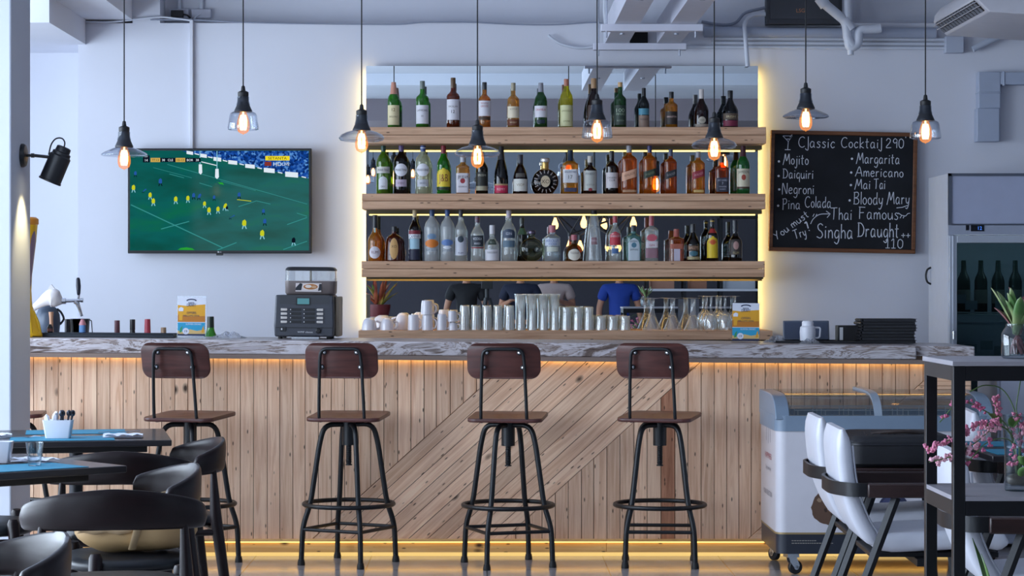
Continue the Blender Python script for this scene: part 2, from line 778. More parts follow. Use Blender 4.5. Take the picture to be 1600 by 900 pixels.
def STONE():
    m, nt, out = newmat('veined_counter_laminate')
    N, L = nt.nodes.new, nt.links.new
    tc = N('ShaderNodeTexCoord')
    mp = N('ShaderNodeMapping')
    mp.inputs['Scale'].default_value = (2.2, 9.0, 12.0)
    mp.inputs['Rotation'].default_value = (0, 0.22, 0)
    L(tc.outputs['Object'], mp.inputs[0])
    n = N('ShaderNodeTexNoise')
    n.inputs['Scale'].default_value = 1.0
    n.inputs['Detail'].default_value = 7
    n.inputs['Roughness'].default_value = 0.6
    n.inputs['Distortion'].default_value = 2.2
    L(mp.outputs[0], n.inputs[0])
    r = N('ShaderNodeValToRGB')
    cr = r.color_ramp
    cr.elements[0].position = 0.30
    cr.elements[0].color = lin('4c3e3a')
    cr.elements[1].position = 0.72
    cr.elements[1].color = lin('8d8280')
    for p, c in ((.40, '75665f'), (.45, 'c4bcbe'), (.51, 'd6d0d4'), (.55, '7d6a60'), (.585, 'bdb2b0'), (.64, 'c2bac0')):
        e = cr.elements.new(p)
        e.color = lin(c)
    L(n.outputs[0], r.inputs[0])
    b = N('ShaderNodeBsdfPrincipled')
    b.inputs['Roughness'].default_value = 0.3
    L(r.outputs[0], b.inputs['Base Color'])
    L(b.outputs[0], out.inputs[0])
    return m


M_STONE = STONE()
YP = 12.0            # plank face
ZT = WZ(843, YP)     # top of plinth
XB0, XB1 = -3.6, WX(1522, 11.93)
YS0, YS1 = 11.9, 12.66


def ctop(X):         # the worktop runs a touch downhill to the right
    return 1.412 - (WX(0, 1) * 0 + 84.5 + (X * F / 11.9 + CX - 45) * 0.0082) * 11.9 / F


def clip(poly, a, b, c):
    """keep a*x+b*z<=c"""
    o = []
    for i in range(len(poly)):
        p, q = poly[i], poly[(i + 1) % len(poly)]
        dp, dq = a * p[0] + b * p[1] - c, a * q[0] + b * q[1] - c
        if dp <= 0:
            o.append(p)
        if (dp < 0 < dq) or (dq < 0 < dp):
            t = dp / (dp - dq)
            o.append((p[0] + (q[0] - p[0]) * t, p[1] + (q[1] - p[1]) * t))
    return o


def inset_prism(mb, poly, y0, y1, ang, mat=0):
    """a board with a small rounded arris; grain along ang"""
    if len(poly) < 3:
        return
    cx = sum(p[0] for p in poly) / len(poly)
    cz = sum(p[1] for p in poly) / len(poly)
    n = len(poly)
    ca, sa = math.cos(ang), math.sin(ang)
    ou, ov = random.uniform(0, 40), random.uniform(0, 40)
    v = []
    for (yy, sh) in ((y0, .0035), (y0 + .0035, 0), (y1, 0)):
        for p in poly:
            d = math.hypot(p[0] - cx, p[1] - cz) or 1
            v.append((p[0] - (p[0] - cx) / d * sh, yy, p[1] - (p[1] - cz) / d * sh))
    f = [tuple(range(n))]
    for k in (0, 1):
        for i in range(n):
            j = (i + 1) % n
            f.append((k * n + i, k * n + j, (k + 1) * n + j, (k + 1) * n + i))
    uv = []
    for fc in f:
        uv.append([(v[i][0] * ca + v[i][2] * sa + ou, -v[i][0] * sa + v[i][2] * ca + ov) for i in fc])
    mb.add(v, f, mat, None, uv)


bar = thing('bar_counter', 'long bar counter clad in reclaimed pine boards with a diagonal band', 'bar counter', (0, 0, 0))
ztop = 1.04
SL = 0.9
dA = (WX(491, YP), WZ(840, YP))
dB = (WX(790, YP), WZ(840, YP))
th = math.atan(SL)
nx_, nz_ = math.sin(th), -math.cos(th)     # points right/down
cA = nx_ * dA[0] + nz_ * dA[1]
cB = nx_ * dB[0] + nz_ * dB[1]
XC = WX(1425, YP)
ZCx = WZ(612, YP)
cC = nx_ * XC + nz_ * ZCx
PW = 20.5 * YP / F
mb = MB()
x = XB0
while x < XB1:
    w = PW * random.choice((.94, 1, 1, 1, 1.06))
    rect = [(x + .0014, ZT - .02), (x + w - .0014, ZT - .02), (x + w - .0014, ztop), (x + .0014, ztop)]
    d = random.uniform(-.0012, .0012)
    inset_prism(mb, clip(rect, nx_, nz_, cA - .001), YP + d, YP + .02, PI / 2)
    right = clip(rect, -nx_, -nz_, -cB - .001)
    if right:
        right2 = clip(right, nx_, nz_, cC - .001)
        inset_prism(mb, right2, YP + d, YP + .02, PI / 2, 1 if abs((x + w / 2) * F / YP + CX - 1045) < 10 else 0)
    x += w
nb = 10
for i in range(nb):
    c0 = cA + (cB - cA) * i / nb
    c1 = cA + (cB - cA) * (i + 1) / nb
    big = [(-3, ZT - .02), (3, ZT - .02), (3, ztop), (-3, ztop)]
    q = clip(clip(big, nx_, nz_, c1 - .0014), -nx_, -nz_, -c0 - .0014)
    inset_prism(mb, q, YP + random.uniform(-.001, .001), YP + .02, th)
z = ZT - .02
while z < ztop:
    q = [(XC - 1, z + .0009), (XB1, z + .0009), (XB1, z + PW - .0009), (XC - 1, z + PW - .0009)]
    q = clip(q, -nx_, -nz_, -cC - .001)
    inset_prism(mb, q, YP + random.uniform(-.001, .001), YP + .02, 0)
    z += PW
build('front_panel', mb, [M_PINE, WOOD('reddish_pine', 'c48c6c', '9a6448', vary=0.1, knots=0.2, rough=0.55)], bar, smooth=20)
build('carcass', MB().box(XB0, XB1 - .01, YP + .02, YS1 - .12, 0.02, 1.0), P('2c211b', .8), bar, smooth=0)
# plinth board with glowing strip along the floor
mb = MB()
for (a, b) in ((XB0, -1.35), (-1.348, 0.62), (0.622, XB1 + .0)):
    mb.box(a, b, YP - .03, YP + .03, .02, ZT)
    mb.box(a, b, YP - .045, YP + .01, ZT - .006, ZT + .004)
build('plinth', mb, M_PLINTH, bar, bevel=.002, grain=0, smooth=0)
build('led_strip', MB().box(XB0, XB1 - .02, YP - .027, YP - .01, .001, .0195), EM('ffd684', .95, 'warm_led'), bar, smooth=0)
build('led_strip', MB().box(XB0, XB1 - .02, YP - .0405, YP - .034, ZT - .0115, ZT - .0065), EM('ffcf6a', 3.2, 'warm_led'), bar, smooth=0)
# worktop slab, slightly out of level
mb = MB()


def slab(mb, x0, x1, y0, y1, dz0, dz1):
    v = []
    for dz in (dz0, dz1):
        for (xx, yy) in ((x0, y0), (x1, y0), (x1, y1), (x0, y1)):
            v.append((xx, yy, ctop(xx) + dz))
    mb.add(v, [(0, 3, 2, 1), (4, 5, 6, 7), (0, 1, 5, 4), (1, 2, 6, 5), (2, 3, 7, 6), (3, 0, 4, 7)], 0)


XS2 = WX(1432, 11.9)
slab(mb, XB0, XS2, YS0, YS1, -.072, 0)
slab(mb, XS2 + .001, WX(1525, 11.9), YS0 + .03, YS1, -.055, -.002)
build('worktop', mb, M_STONE, bar, bevel=.006, smooth=30)
mb = MB()
slab(mb, XB0, XB1, YS0 + .004, YS0 + .03, -.096, -.073)
slab(mb, XB0, XB1, YS0 + .03, YS1 - .02, -.082, -.073)
build('worktop_edging', mb, P('8d7a70', .45), bar, smooth=0)
mb = MB()
slab(mb, XB0, XB1 - .03, YP - .022, YP - .012, -.092, -.084)
build('led_strip', mb, EM('ffd078', 5.5, 'amber_led'), bar, smooth=0)
# speed rail behind the counter that carries the spare bottles
build('speed_rail', MB().box(-2.75, -1.55, YS1 + .01, YS1 + .16, .84, .86).box(-2.75, -1.55, YS1 + .15, YS1 + .16, .86, .93), P('8b9096', .3, 1.0), bar, smooth=0)

# ================================================================== BACK BAR
YM = 13.93
back = thing('back_bar_cabinet', 'long pine base board and cabinet under the mirror carrying cups and glasses', 'cabinet', (0, 0, 0))
ZB1 = WZ(516.5, 13.58)
ZB0 = WZ(531, 13.58)
xb0, xb1 = WX(560, 13.58), WX(1207, 13.58)
build('base_board', MB().box(xb0, xb1, 13.58, 13.99, ZB0, ZB1), M_SHELFWOOD, back, bevel=.003, grain=0, smooth=0)
build('cabinet_body', MB().box(xb0 + .02, xb1 - .02, 13.62, 13.99, .0, ZB0).box(xb0 + .04, xb0 + 1.2, 13.605, 13.62, .1, ZB0 - .03).box(xb0 + 1.23, xb1 - .04, 13.605, 13.62, .1, ZB0 - .03), P('5d4b3e', .6), back, smooth=0)

mir = thing('wall_mirror', 'large rectangular back-lit wall mirror behind the bottle shelves', 'mirror', (0, 0, 0))
mx0, mx1 = WX(572, YM), WX(1184.5, YM)
mz1, mz0 = WZ(103, YM), ZB1 + .002
m, nt, out = newmat('mirror_silver')
g = nt.nodes.new('ShaderNodeBsdfGlossy')
g.inputs[0].default_value = (0.80, 0.86, 0.88, 1)
g.inputs['Roughness'].default_value = 0.0
nt.links.new(g.outputs[0], out.inputs[0])
build('mirror_glass', MB().box(mx0, mx1, YM, YM + .006, mz0, mz1), m, mir, smooth=0)
build('backing', MB().box(mx0 + .03, mx1 - .03, YM + .007, 13.995, mz0, mz1 - .02), P('40444a', .7), mir, smooth=0)
for a in (mx0 + .012, mx1 - .024):
    build('led_strip', MB().box(a, a + .012, YM + .02, YM + .035, mz0, mz1 - .03), EM('ffdb80', 19.0, 'mirror_led'), mir, smooth=0)

SHELF_Y0 = 13.62
SHELVES = [(198.5, 224.5, 578, 1197), (302.5, 326.5, 565.5, 1196), (408, 433, 565, 1195)]
SH_Z = []
for i, (ya, yb, pa, pb) in enumerate(SHELVES):
    t = thing('bottle_shelf', 'thick pine plank shelf fixed on the mirror, ' + ['top one holding whisky bottles', 'middle one with the round brandy decanter', 'lowest one holding clear spirits'][i], 'shelf', (0, 0, 0), group='pine shelves across the mirror')
    za, zb = WZ(ya, SHELF_Y0), WZ(yb, SHELF_Y0)
    SH_Z.append(za)
    xa, xc = WX(566 if i == 0 else pa, SHELF_Y0), WX(pb, SHELF_Y0)
    zm = (za * .52 + zb * .48)
    build('plank', MB().box(xa, xc, SHELF_Y0, YM - .002, zm + .0012, za).box(xa, xc, SHELF_Y0, YM - .03, zb, zm - .0012), M_SHELFWOOD, t, bevel=.0025, grain=0, smooth=0)
    build('led_channel', MB().box(mx0 + .01, mx1 + .012, YM - .10, YM - .003, zb - .022, zb), P('5c5238', .5), t, smooth=0)
    if i < 2:
        build('led_strip', MB().box(mx0 + .02, mx1 - .02, YM - .016, YM - .004, zb - .029, zb - .0225), EM('ffe27a', 3.6, 'shelf_led'), t, smooth=0)
    else:
        build('led_strip', MB().box(mx0 + .02, mx1 - .02, YM - .135, YM - .115, zb - .005, zb - .001), EM('ffd27a', 14.0, 'shelf_led'), t, smooth=0)
        build('led_lip', MB().box(mx0 + .01, mx1 + .012, YM - .160, YM - .154, zb - .012, zb), P('5c5238', .5), t, smooth=0)


# ================================================================== BAR STOOLS
M_BLACKTUBE = P('13161b', 0.42, 0.2)
M_MAHOG = WOOD('mahogany_ply', '5a322d', '3f211f', sx=2, sy=18, vary=0.08, knots=0, rough=0.38, dots=False)
M_CHROME = P('c9ccd0', 0.2, 1.0)


def make_stool(label, loc, leg_ang, face, group):
    """leg_ang: turn of the fixed base; face: turn of the swivelling seat (0 = facing the bar)"""
    t = thing('bar_stool', label, 'bar stool', loc, 0, group)
    ZS = .755
    for k in range(4):
        a = leg_ang + k * PI / 2
        c, s_ = math.cos(a), math.sin(a)
        pr = [(.018, .705), (.126, .705), (.152, .61), (.194, .335), (.205, .29), (.238, .195), (.246, .012)]
        pts = fillet([(r * c, r * s_, z) for r, z in pr], .05, 5)
        mb = MB().tube(pts, .0135, 10)
        leg = build('leg', mb, M_BLACKTUBE, t, smooth=50)
        build('foot_cap', MB().lathe([(.019, 0), (.019, .012), (.015, .03)], 12, (.246 * c, .246 * s_, 0)), P('101114', .6), leg)
    mb = MB()
    for k in range(4):
        a, b = leg_ang + k * PI / 2, leg_ang + (k + 1) * PI / 2
        mb.tube([(.24 * math.cos(a), .24 * math.sin(a), .18), (.24 * math.cos(b), .24 * math.sin(b), .18)], .009, 8)
    build('stretcher', mb, M_BLACKTUBE, t)
    build('foot_ring', MB().tube([(.226 * math.cos(2 * PI * i / 40), .226 * math.sin(2 * PI * i / 40), .302) for i in range(40)], .0115, 10, closed=True), M_BLACKTUBE, t)
    mb = MB().lathe([(.034, .60), (.034, .715), (.026, .725)], 20)
    build('spindle_housing', mb, M_BLACKTUBE, t)
    mb = MB()
    pr = [(.0105, .50)]
    z = .515
    while z < .6:
        pr += [(.0145, z), (.0145, z + .003), (.0125, z + .005), (.0125, z + .007)]
        z += .009
    pr += [(.0145, .72), (.02, ZS - .022)]
    mb.lathe([(.017, .497), (.017, .503)], 8)
    mb.lathe(pr, 14)
    mb.box(-.085, .085, -.02, .02, ZS - .03, ZS - .02, 0, Matrix.Rotation(face, 4, 'Z'))
    mb.box(-.02, .02, -.085, .085, ZS - .03, ZS - .02, 0, Matrix.Rotation(face, 4, 'Z'))
    build('screw_spindle', mb, M_BLACKTUBE, t)
    R = Matrix.Rotation(face, 4, 'Z')
    # seat: rounded board, gently dished
    out = rrect(.375, .37, .05, 6)
    n = len(out)
    v, f = [], []
    rings = [1.0, .985, .8, .5, .2]
    for sgn, base in ((1, ZS), (-1, ZS - .02)):
        for k, q in enumerate(rings):
            for (x, y) in out:
                dish = -.006 * (1 - q ** 2) if sgn > 0 else 0
                z = base + dish - (.004 * sgn if k == 0 else 0) + .012 * max(0, (y / .178)) ** 2 * 0
                v.append(R @ Vector((x * q, y * q, z + .009 * y / .178)))
    L = len(rings)
    for b in (0, L):
        for k in range(L - 1):
            for i in range(n):
                j = (i + 1) % n
                f.append(((b + k) * n + i, (b + k) * n + j, (b + k + 1) * n + j, (b + k + 1) * n + i))
        f.append(tuple((b + L - 1) * n + i for i in range(n)))
    for i in range(n):
        j = (i + 1) % n
        f.append((i, j, L * n + j, L * n + i))
    build('seat', MB().add(v, f), M_MAHOG, t, grain=0, smooth=50)
    # back frame: an upside-down U whose feet turn under the seat
    yb = -.168
    U = [(-.115, .06, ZS - .026), (-.115, yb - .012, ZS - .026), (-.113, yb - .022, ZS + .07), (-.105, yb - .012, 1.02), (-.098, yb - .052, 1.092),
         (.098, yb - .052, 1.092), (.105, yb - .012, 1.02), (.113, yb - .022, ZS + .07), (.115, yb - .012, ZS - .026), (.115, .06, ZS - .026)]
    U[3] = (-.106, yb - .042, 1.02)
    U[6] = (.106, yb - .042, 1.02)
    build('back_frame', MB().tube(fillet(U, .035, 5), .0085, 10, M=R), M_BLACKTUBE, t, smooth=60)
    # backrest plate, curved round the sitter, in front of the frame
    out = rrect(.366, .178, .052, 8, 0, 1.032)
    n = len(out)
    v = []

    def back_y(x, z):
        return yb - .034 - .22 * (z - 1.032) + (x ** 2) * .55
    for d, q in ((0, .985), (.002, 1.0), (.012, 1.0), (.014, .985)):
        for (x, z) in out:
            zz = 1.032 + (z - 1.032) * q
            v.append(R @ Vector((x * q, back_y(x * q, zz) + d, zz)))
    f = []
    for k in range(3):
        for i in range(n):
            j = (i + 1) % n
            f.append((k * n + i, k * n + j, (k + 1) * n + j, (k + 1) * n + i))
    # caps as strips between left and right halves
    half = n // 2
    for b in (0, 3):
        for i in range(half - 1):
            a1, a2 = (n // 4 + i) % n, (n // 4 + i + 1) % n
            b1, b2 = (n // 4 - 1 - i) % n, (n // 4 - 2 - i) % n
            f.append((b * n + a1, b * n + a2, b * n + b2, b * n + b1))
    pl = build('backrest', MB().add(v, f), M_MAHOG, t, grain=0, smooth=50)
    for (x, z) in ((-.082, 1.074), (.082, 1.074), (-.098, 1.0), (.098, 1.0)):
        y = back_y(x, z)
        mb = MB()
        Mb = R @ Matrix.Translation((x, y, z)) @ Matrix.Rotation(PI / 2, 4, 'X')
        mb.lathe([(.0135, 0), (.0135, .003), (.011, .0045)], 14, M=Mb, mat=1)
        mb.lathe([(.0075, .0045), (.0075, .007), (.004, .009), (.0005, .0095)], 12, M=Mb)
        build('bolt', mb, [M_CHROME, M_BLACKTUBE], pl)
    return t


SG = 'wooden swivel stools along the bar'
STY = 11.66
make_stool('dark swivel bar stool partly hidden behind the white pillar', (-2.43, 11.68, 0), .3, -1.45, SG)
make_stool('dark swivel bar stool nearest the television, behind the black elbow chairs', (WX(297, STY), STY, 0), .21, -.29, SG)
make_stool('dark swivel bar stool in front of the coffee machine end, second from left', (WX(545, STY), STY, 0), .30, -.14, SG)
make_stool('dark swivel bar stool standing before the start of the diagonal boards', (WX(794, STY - .06), STY - .06, 0), 1.12, -.13, SG)
make_stool('dark swivel bar stool nearest the white ice cream freezer', (WX(1031, STY - .04), STY - .04, 0), .72, -.28, SG)

# ================================================================== PENDANT LAMPS
M_SOCKET = P('2b2e35', 0.45, 0.2)
M_CORD = P('17181c', 0.6)
M_BULB = EM('ffb56a', 22.0, 'filament')
m, nt, out = newmat('bulb_envelope_halo')
lw = nt.nodes.new('ShaderNodeLayerWeight')
lw.inputs[0].default_value = .4
tr = nt.nodes.new('ShaderNodeBsdfTransparent')
em = nt.nodes.new('ShaderNodeEmission')
em.inputs[0].default_value = lin('ff9a48')  # orange halo of the filament put into the envelope as glow
em.inputs[1].default_value = 1.15
ms = nt.nodes.new('ShaderNodeMixShader')
mr = nt.nodes.new('ShaderNodeMapRange')
mr.inputs[3].default_value = 0.28
mr.inputs[4].default_value = 0.75
nt.links.new(lw.outputs['Facing'], mr.inputs[0])
nt.links.new(mr.outputs[0], ms.inputs[0])
nt.links.new(tr.outputs[0], ms.inputs[1])
nt.links.new(em.outputs[0], ms.inputs[2])
nt.links.new(ms.outputs[0], out.inputs[0])
M_ENVELOPE = m
M_SHADE = GL('f8fafc', 'd6dce6', refl=1.0, rough=.02, facing=.3, base=.07)

SH = {
    'plate': [(.022, .002), (.05, -.006), (.085, -.02), (.112, -.034), (.119, -.040), (.119, -.046), (.110, -.050), (.085, -.052), (.05, -.052)],
    'drum': [(.024, .004), (.05, -.002), (.066, -.010), (.071, -.022), (.075, -.05), (.081, -.085), (.079, -.094), (.066, -.097)],
    'bowl': [(.026, .030), (.030, .012), (.045, -.002), (.08, -.012), (.108, -.026), (.118, -.042), (.110, -.054), (.09, -.060), (.06, -.062)],
}


def make_pendant(px, ytop, kind, label):
    Y = 11.86
    z = WZ(ytop, Y)
    t = thing('pendant_lamp', label, 'pendant lamp', (WX(px, Y), Y, z), 0, 'glass pendant lamps above the bar')
    build('cord', MB().tube([(0, 0, ZC - z), (0, 0, .01)], .0034, 8), M_CORD, t)
    build('ceiling_rose', MB().lathe([(.05, ZC - z - .03), (.05, ZC - z - .004), (.045, ZC - z)], 20), M_SOCKET, t)
    mb = MB().lathe([(.026, -.026), (.028, -.022), (.028, -.004), (.022, 0), (.012, .004), (.009, .026), (.0045, .03)], 20)
    build('cap', mb, P('15161a', .5), t)
    mb = MB().lathe([(.046, -.106), (.047, -.101), (.043, -.092), (.034, -.072), (.029, -.055), (.027, -.026)], 24)
    build('socket', mb, M_SOCKET, t)
    build('sleeve', MB().lathe([(.036, -.070), (.031, -.05), (.0305, -.026)], 24, cap=False), GL('dfe6ee', 'aab4c0'), t)
    mb = MB().lathe([(.015, -.104), (.021, -.12), (.0305, -.15), (.033, -.172), (.0325, -.19), (.026, -.207), (.013, -.216), (.004, -.218), (.0025, -.2225), (.0004, -.223)], 24, cap=False)
    bulb = build('bulb', mb, M_ENVELOPE, t)
    mb = MB()
    for k in range(6):
        a = k * PI / 3
        mb.tube([(.010 * math.cos(a), .010 * math.sin(a), -.122), (.0155 * math.cos(a), .0155 * math.sin(a), -.145), (.0155 * math.cos(a), .0155 * math.sin(a), -.178), (.011 * math.cos(a), .011 * math.sin(a), -.198)], .0042, 6)
    mb.tube([(0, 0, -.106), (0, 0, -.14)], .004, 6)
    build('filament', mb, M_BULB, bulb)
    pr = [(r, zz - .102) for r, zz in SH[kind]]
    inner = [(max(.02, r - .003), zz + .0006) for r, zz in pr[::-1]]
    build('glass_shade', MB().lathe(pr + inner[1:], 40, cap=False), M_SHADE, t, smooth=60)
    return t


for (px, yt, k, lb) in (
        (194, 198, 'plate', 'flat saucer glass pendant lamp overlapping the left edge of the television'),
        (380, 143, 'drum', 'drum glass pendant lamp hanging above the television'),
        (565, 172, 'bowl', 'rounded bowl glass pendant lamp at the left edge of the mirror'),
        (746, 196, 'bowl', 'lowest glass pendant lamp, a wide bowl before the middle bottle shelf'),
        (933, 156, 'drum', 'drum glass pendant lamp in front of the top bottle shelf'),
        (1116, 184, 'bowl', 'wide bowl glass pendant lamp at the right end of the top bottle shelf'),
        (1259, 138, 'plate', 'flat saucer glass pendant lamp above the chalkboard left half'),
        (1446, 157, 'drum', 'drum glass pendant lamp beside the top right chalkboard corner')):
    make_pendant(px, yt, k, lb)

# ================================================================== TELEVISION
YT = 13.9
t = thing('television', 'wall-mounted flat television showing a rugby match on a green field', 'television', (WX(343.5, YT), YT, WZ(314, YT)))
hw, hh = 143.5 * YT / F, 82 * YT / F
k = YT / F


def tvp(x, y):       # local x,z from photo coordinates in the screen
    return ((x - 343.5) * k, (314 - y) * k)


build('casing', MB().box(-hw, hw, -.012, .03, -hh, hh).box(-hw * .55, hw * .55, .03, .095, -hh * .7, hh * .45), P('0b0d12', .3), t, bevel=.004)
mb = MB()
# screen layers, each a hair in front of the other
lay = [-.0125]


def spoly(pts, mat, step=True):
    if step:
        lay[0] -= .00006
    y = lay[0]
    q = [tvp(*p) for p in pts]
    mb.add([(a, y, b) for a, b in q], [tuple(range(len(q)))], mat)


def sline(x0, y0, x1, y1, w, mat):
    dx, dy = x1 - x0, y1 - y0
    l = math.hypot(dx, dy)
    nx, ny = -dy / l * w / 2, dx / l * w / 2
    spoly([(x0 + nx, y0 + ny), (x1 + nx, y1 + ny), (x1 - nx, y1 - ny), (x0 - nx, y0 - ny)], mat)


def GRASS():
    m, nt, out = newmat('screen_grass')
    N, L = nt.nodes.new, nt.links.new
    tc = N('ShaderNodeTexCoord')
    mp = N('ShaderNodeMapping')
    mp.inputs['Scale'].default_value = (1.5, 1, 5)
    mp.inputs['Rotation'].default_value = (0, -.4, 0)
    L(tc.outputs['Object'], mp.inputs[0])
    n = N('ShaderNodeTexNoise')
    n.inputs['Scale'].default_value = 1.6
    n.inputs['Detail'].default_value = 4
    L(mp.outputs[0], n.inputs[0])
    r = N('ShaderNodeValToRGB')
    r.color_ramp.elements[0].position = .32
    r.color_ramp.elements[0].color = lin('064f45')
    r.color_ramp.elements[1].position = .7
    r.color_ramp.elements[1].color = lin('0a7050')
    e = r.color_ramp.elements.new(.55)
    e.color = lin('066460')
    L(n.outputs[0], r.inputs[0])
    e = N('ShaderNodeEmission')
    e.inputs[1].default_value = .82
    L(r.outputs[0], e.inputs[0])
    g = N('ShaderNodeBsdfGlossy')
    g.inputs['Roughness'].default_value = .08
    fx = N('ShaderNodeMixShader')
    fx.inputs[0].default_value = .008
    L(e.outputs[0], fx.inputs[1])
    L(g.outputs[0], fx.inputs[2])
    L(fx.outputs[0], out.inputs[0])
    return m


def CROWD():
    m, nt, out = newmat('screen_crowd')
    N, L = nt.nodes.new, nt.links.new
    tc = N('ShaderNodeTexCoord')
    n = N('ShaderNodeTexVoronoi')
    n.inputs['Scale'].default_value = 75
    L(tc.outputs['Object'], n.inputs[0])
    sp = N('ShaderNodeSeparateColor')
    L(n.outputs['Color'], sp.inputs[0])
    r = N('ShaderNodeValToRGB')
    r.color_ramp.elements[0].position = .1
    r.color_ramp.elements[0].color = lin('0a2a6a')
    r.color_ramp.elements[1].position = .95
    r.color_ramp.elements[1].color = lin('5f9be0')
    e = r.color_ramp.elements.new(.6)
    e.color = lin('1a52b0')
    L(sp.outputs[0], r.inputs[0])
    e = N('ShaderNodeEmission')
    e.inputs[1].default_value = .85
    L(r.outputs[0], e.inputs[0])
    L(e.outputs[0], out.inputs[0])
    return m


SCR = [GRASS(), CROWD(), EM('e8f4ff', .9), EM('49b7b4', .55), EM('d8e02a', .8), EM('2c63b8', .75), EM('0d1626', .8), EM('d9b45a', .85), EM('f2dd2c', .95), EM('2fae3c', .8), EM('8f3a34', .8), EM('8fd4e6', .8)]
spoly([(203.5, 235.5), (483, 235.5), (483, 391.5), (203.5, 391.5)], 0)
spoly([(284, 236), (482.5, 236), (482.5, 279), (430, 268), (360, 252), (300, 240)], 1)
for (x, y, w, h) in ((297, 239, 10, 5), (318, 243.5, 11, 5.5), (340, 249, 12, 6), (364, 254, 14, 6), (391, 260, 15, 6), (421, 266.5, 17, 7), (456, 273, 20, 8)):
    spoly([(x - w / 2, y - h / 2 - .8), (x + w / 2, y - h / 2 + .8), (x + w / 2, y + h / 2 + .8), (x - w / 2, y + h / 2 - .8)], 2)
for (x, y) in ((308, 241), (329, 246), (352, 251.5), (378, 257), (406, 263), (438, 270), (475, 277)):
    sline(x - 3.5, y - .8, x + 3.5, y + .8, 1.6, 2)
for a in ((262, 257, 480, 319, .8), (205, 320, 348, 387, 1.6), (252, 358, 296, 346, 1.4), (340, 391, 370, 379, 1.4), (373, 323, 401, 314, 1), (401, 314, 423, 319, 1), (312, 286, 332, 292, .9), (265, 272, 288, 278, .9), (449, 351, 480, 340, 1.2), (464, 333, 480, 338, .9), (443, 390, 480, 377, 1.2), (240, 262, 300, 278, .6), (345, 283, 400, 298, .6)):
    sline(*a, 3)
sline(315, 253, 340, 259, 1.3, 2)
sline(313, 236, 313, 260, 1.2, 11)
sline(339.5, 236, 339.5, 266, 1.3, 11)
spoly([(311, 257), (316, 257), (316.5, 270), (314, 273), (311, 270)], 2)
spoly([(337, 264), (342, 264), (342.5, 277), (339.5, 280), (336.5, 277)], 2)


def player(x, y, h, mat, lean=0.0):
    h *= .88
    w = h * .22
    spoly([(x - w + lean, y - h * .5), (x - w * .8 + lean * 2, y - h * .85), (x + w * .3 + lean * 2, y - h), (x + w + lean * 2, y - h * .8), (x + w, y - h * .45), (x + w * .7, y - h * .3), (x - w * .6, y - h * .32)], mat)
    spoly([(x - w * .7, y - h * .35), (x - w * .1, y - h * .35), (x - w * .6, y), (x - w * 1.1, y)], 6 if mat == 5 else 11)
    spoly([(x + w * .1, y - h * .35), (x + w * .7, y - h * .35), (x + w * 1.3, y - h * .04), (x + w * .8, y)], 6 if mat == 5 else 11)


for a in ((212, 277, 11, 5), (209, 301, 14, 4), (224, 302, 8, 5, 2), (235, 312, 13, 4), (240, 322, 14, 4), (251, 291, 14, 5), (275, 319, 14, 4), (294, 317, 13, 4), (303, 312, 12, 5), (311, 313, 12, 5, 1), (320, 325, 12, 4), (327, 336, 14, 4), (335, 314, 10, 5), (341, 334, 13, 4), (351, 329, 13, 4, 1), (355, 330, 9, 6), (360, 343, 8, 5, 3), (374, 311, 12, 5), (382, 358, 17, 4), (412, 336, 11, 5), (414, 353, 13, 5), (410, 374, 17, 4), (459, 384, 15, 6)):
    player(*a)
spoly([(278, 390.5), (283, 387.5), (292, 386.5), (301, 388), (305, 390.8)], 9)
spoly([(341, 285), (348, 285.5), (351, 289), (344, 288)], 9)
sline(371, 312, 393, 314.5, 1, 4)
# score bar and channel badge
spoly([(224, 243), (234.5, 243), (234.5, 254), (224, 254)], 6)
spoly([(236, 247), (251, 247), (251, 253.5), (236, 253.5)], 7)
spoly([(251, 247), (275, 247), (275, 253.5), (251, 253.5)], 6)
spoly([(275, 247), (290, 247), (290, 253.5), (275, 253.5)], 7)
spoly([(290, 247), (314, 247), (314, 253.5), (290, 253.5)], 6)
spoly([(415, 244), (453, 244), (453, 251), (415, 251)], 8)
spoly([(414, 253), (424.5, 253), (424.5, 259.5), (414, 259.5)], 10)


def stext(s, x, y, h, mat, width=None):
    lay[0] -= .00006
    yy = lay[0]
    X0, Z0 = tvp(x, y)
    put_text(mb, s, X0, Z0, h * k, lambda a, b: (a, yy, b), mat, None if width is None else width * k)


stext('TRY', 229, 245, 2.2, 2)
stext('14', 229.5, 250.5, 4, 2)
stext('77:13', 243.5, 250.3, 3.6, 6)
stext('38', 256, 250.3, 3.6, 2)
stext('CLE', 267, 250.3, 3.6, 2)
stext('10-13', 282.5, 250.3, 3.6, 6)
stext('BOR', 297.5, 250.3, 3.6, 2)
stext('38', 309, 250.3, 3.6, 2)
stext('SETANTA', 434, 247.5, 4.2, 6, 29)
stext('HD', 434, 256.5, 6, 2, 13)
stext('LIVE', 447, 256.5, 5, 2, 11)
build('screen', mb, SCR, t, smooth=0)
mb = MB().box(-.02, .02, -.014, .01, -hh - .012, -hh + .001)
mb.prism(circ(.0045, 14, -.008, -hh + .0085), -.0135, -.012, 'y', 1)
put_text(mb, 'LG', .0045, -hh + .0085, .008, lambda a, b: (a, -.0136, b), 1)
build('badge', mb, [P('15171c', .3), P('cfd2d6', .4)], t)

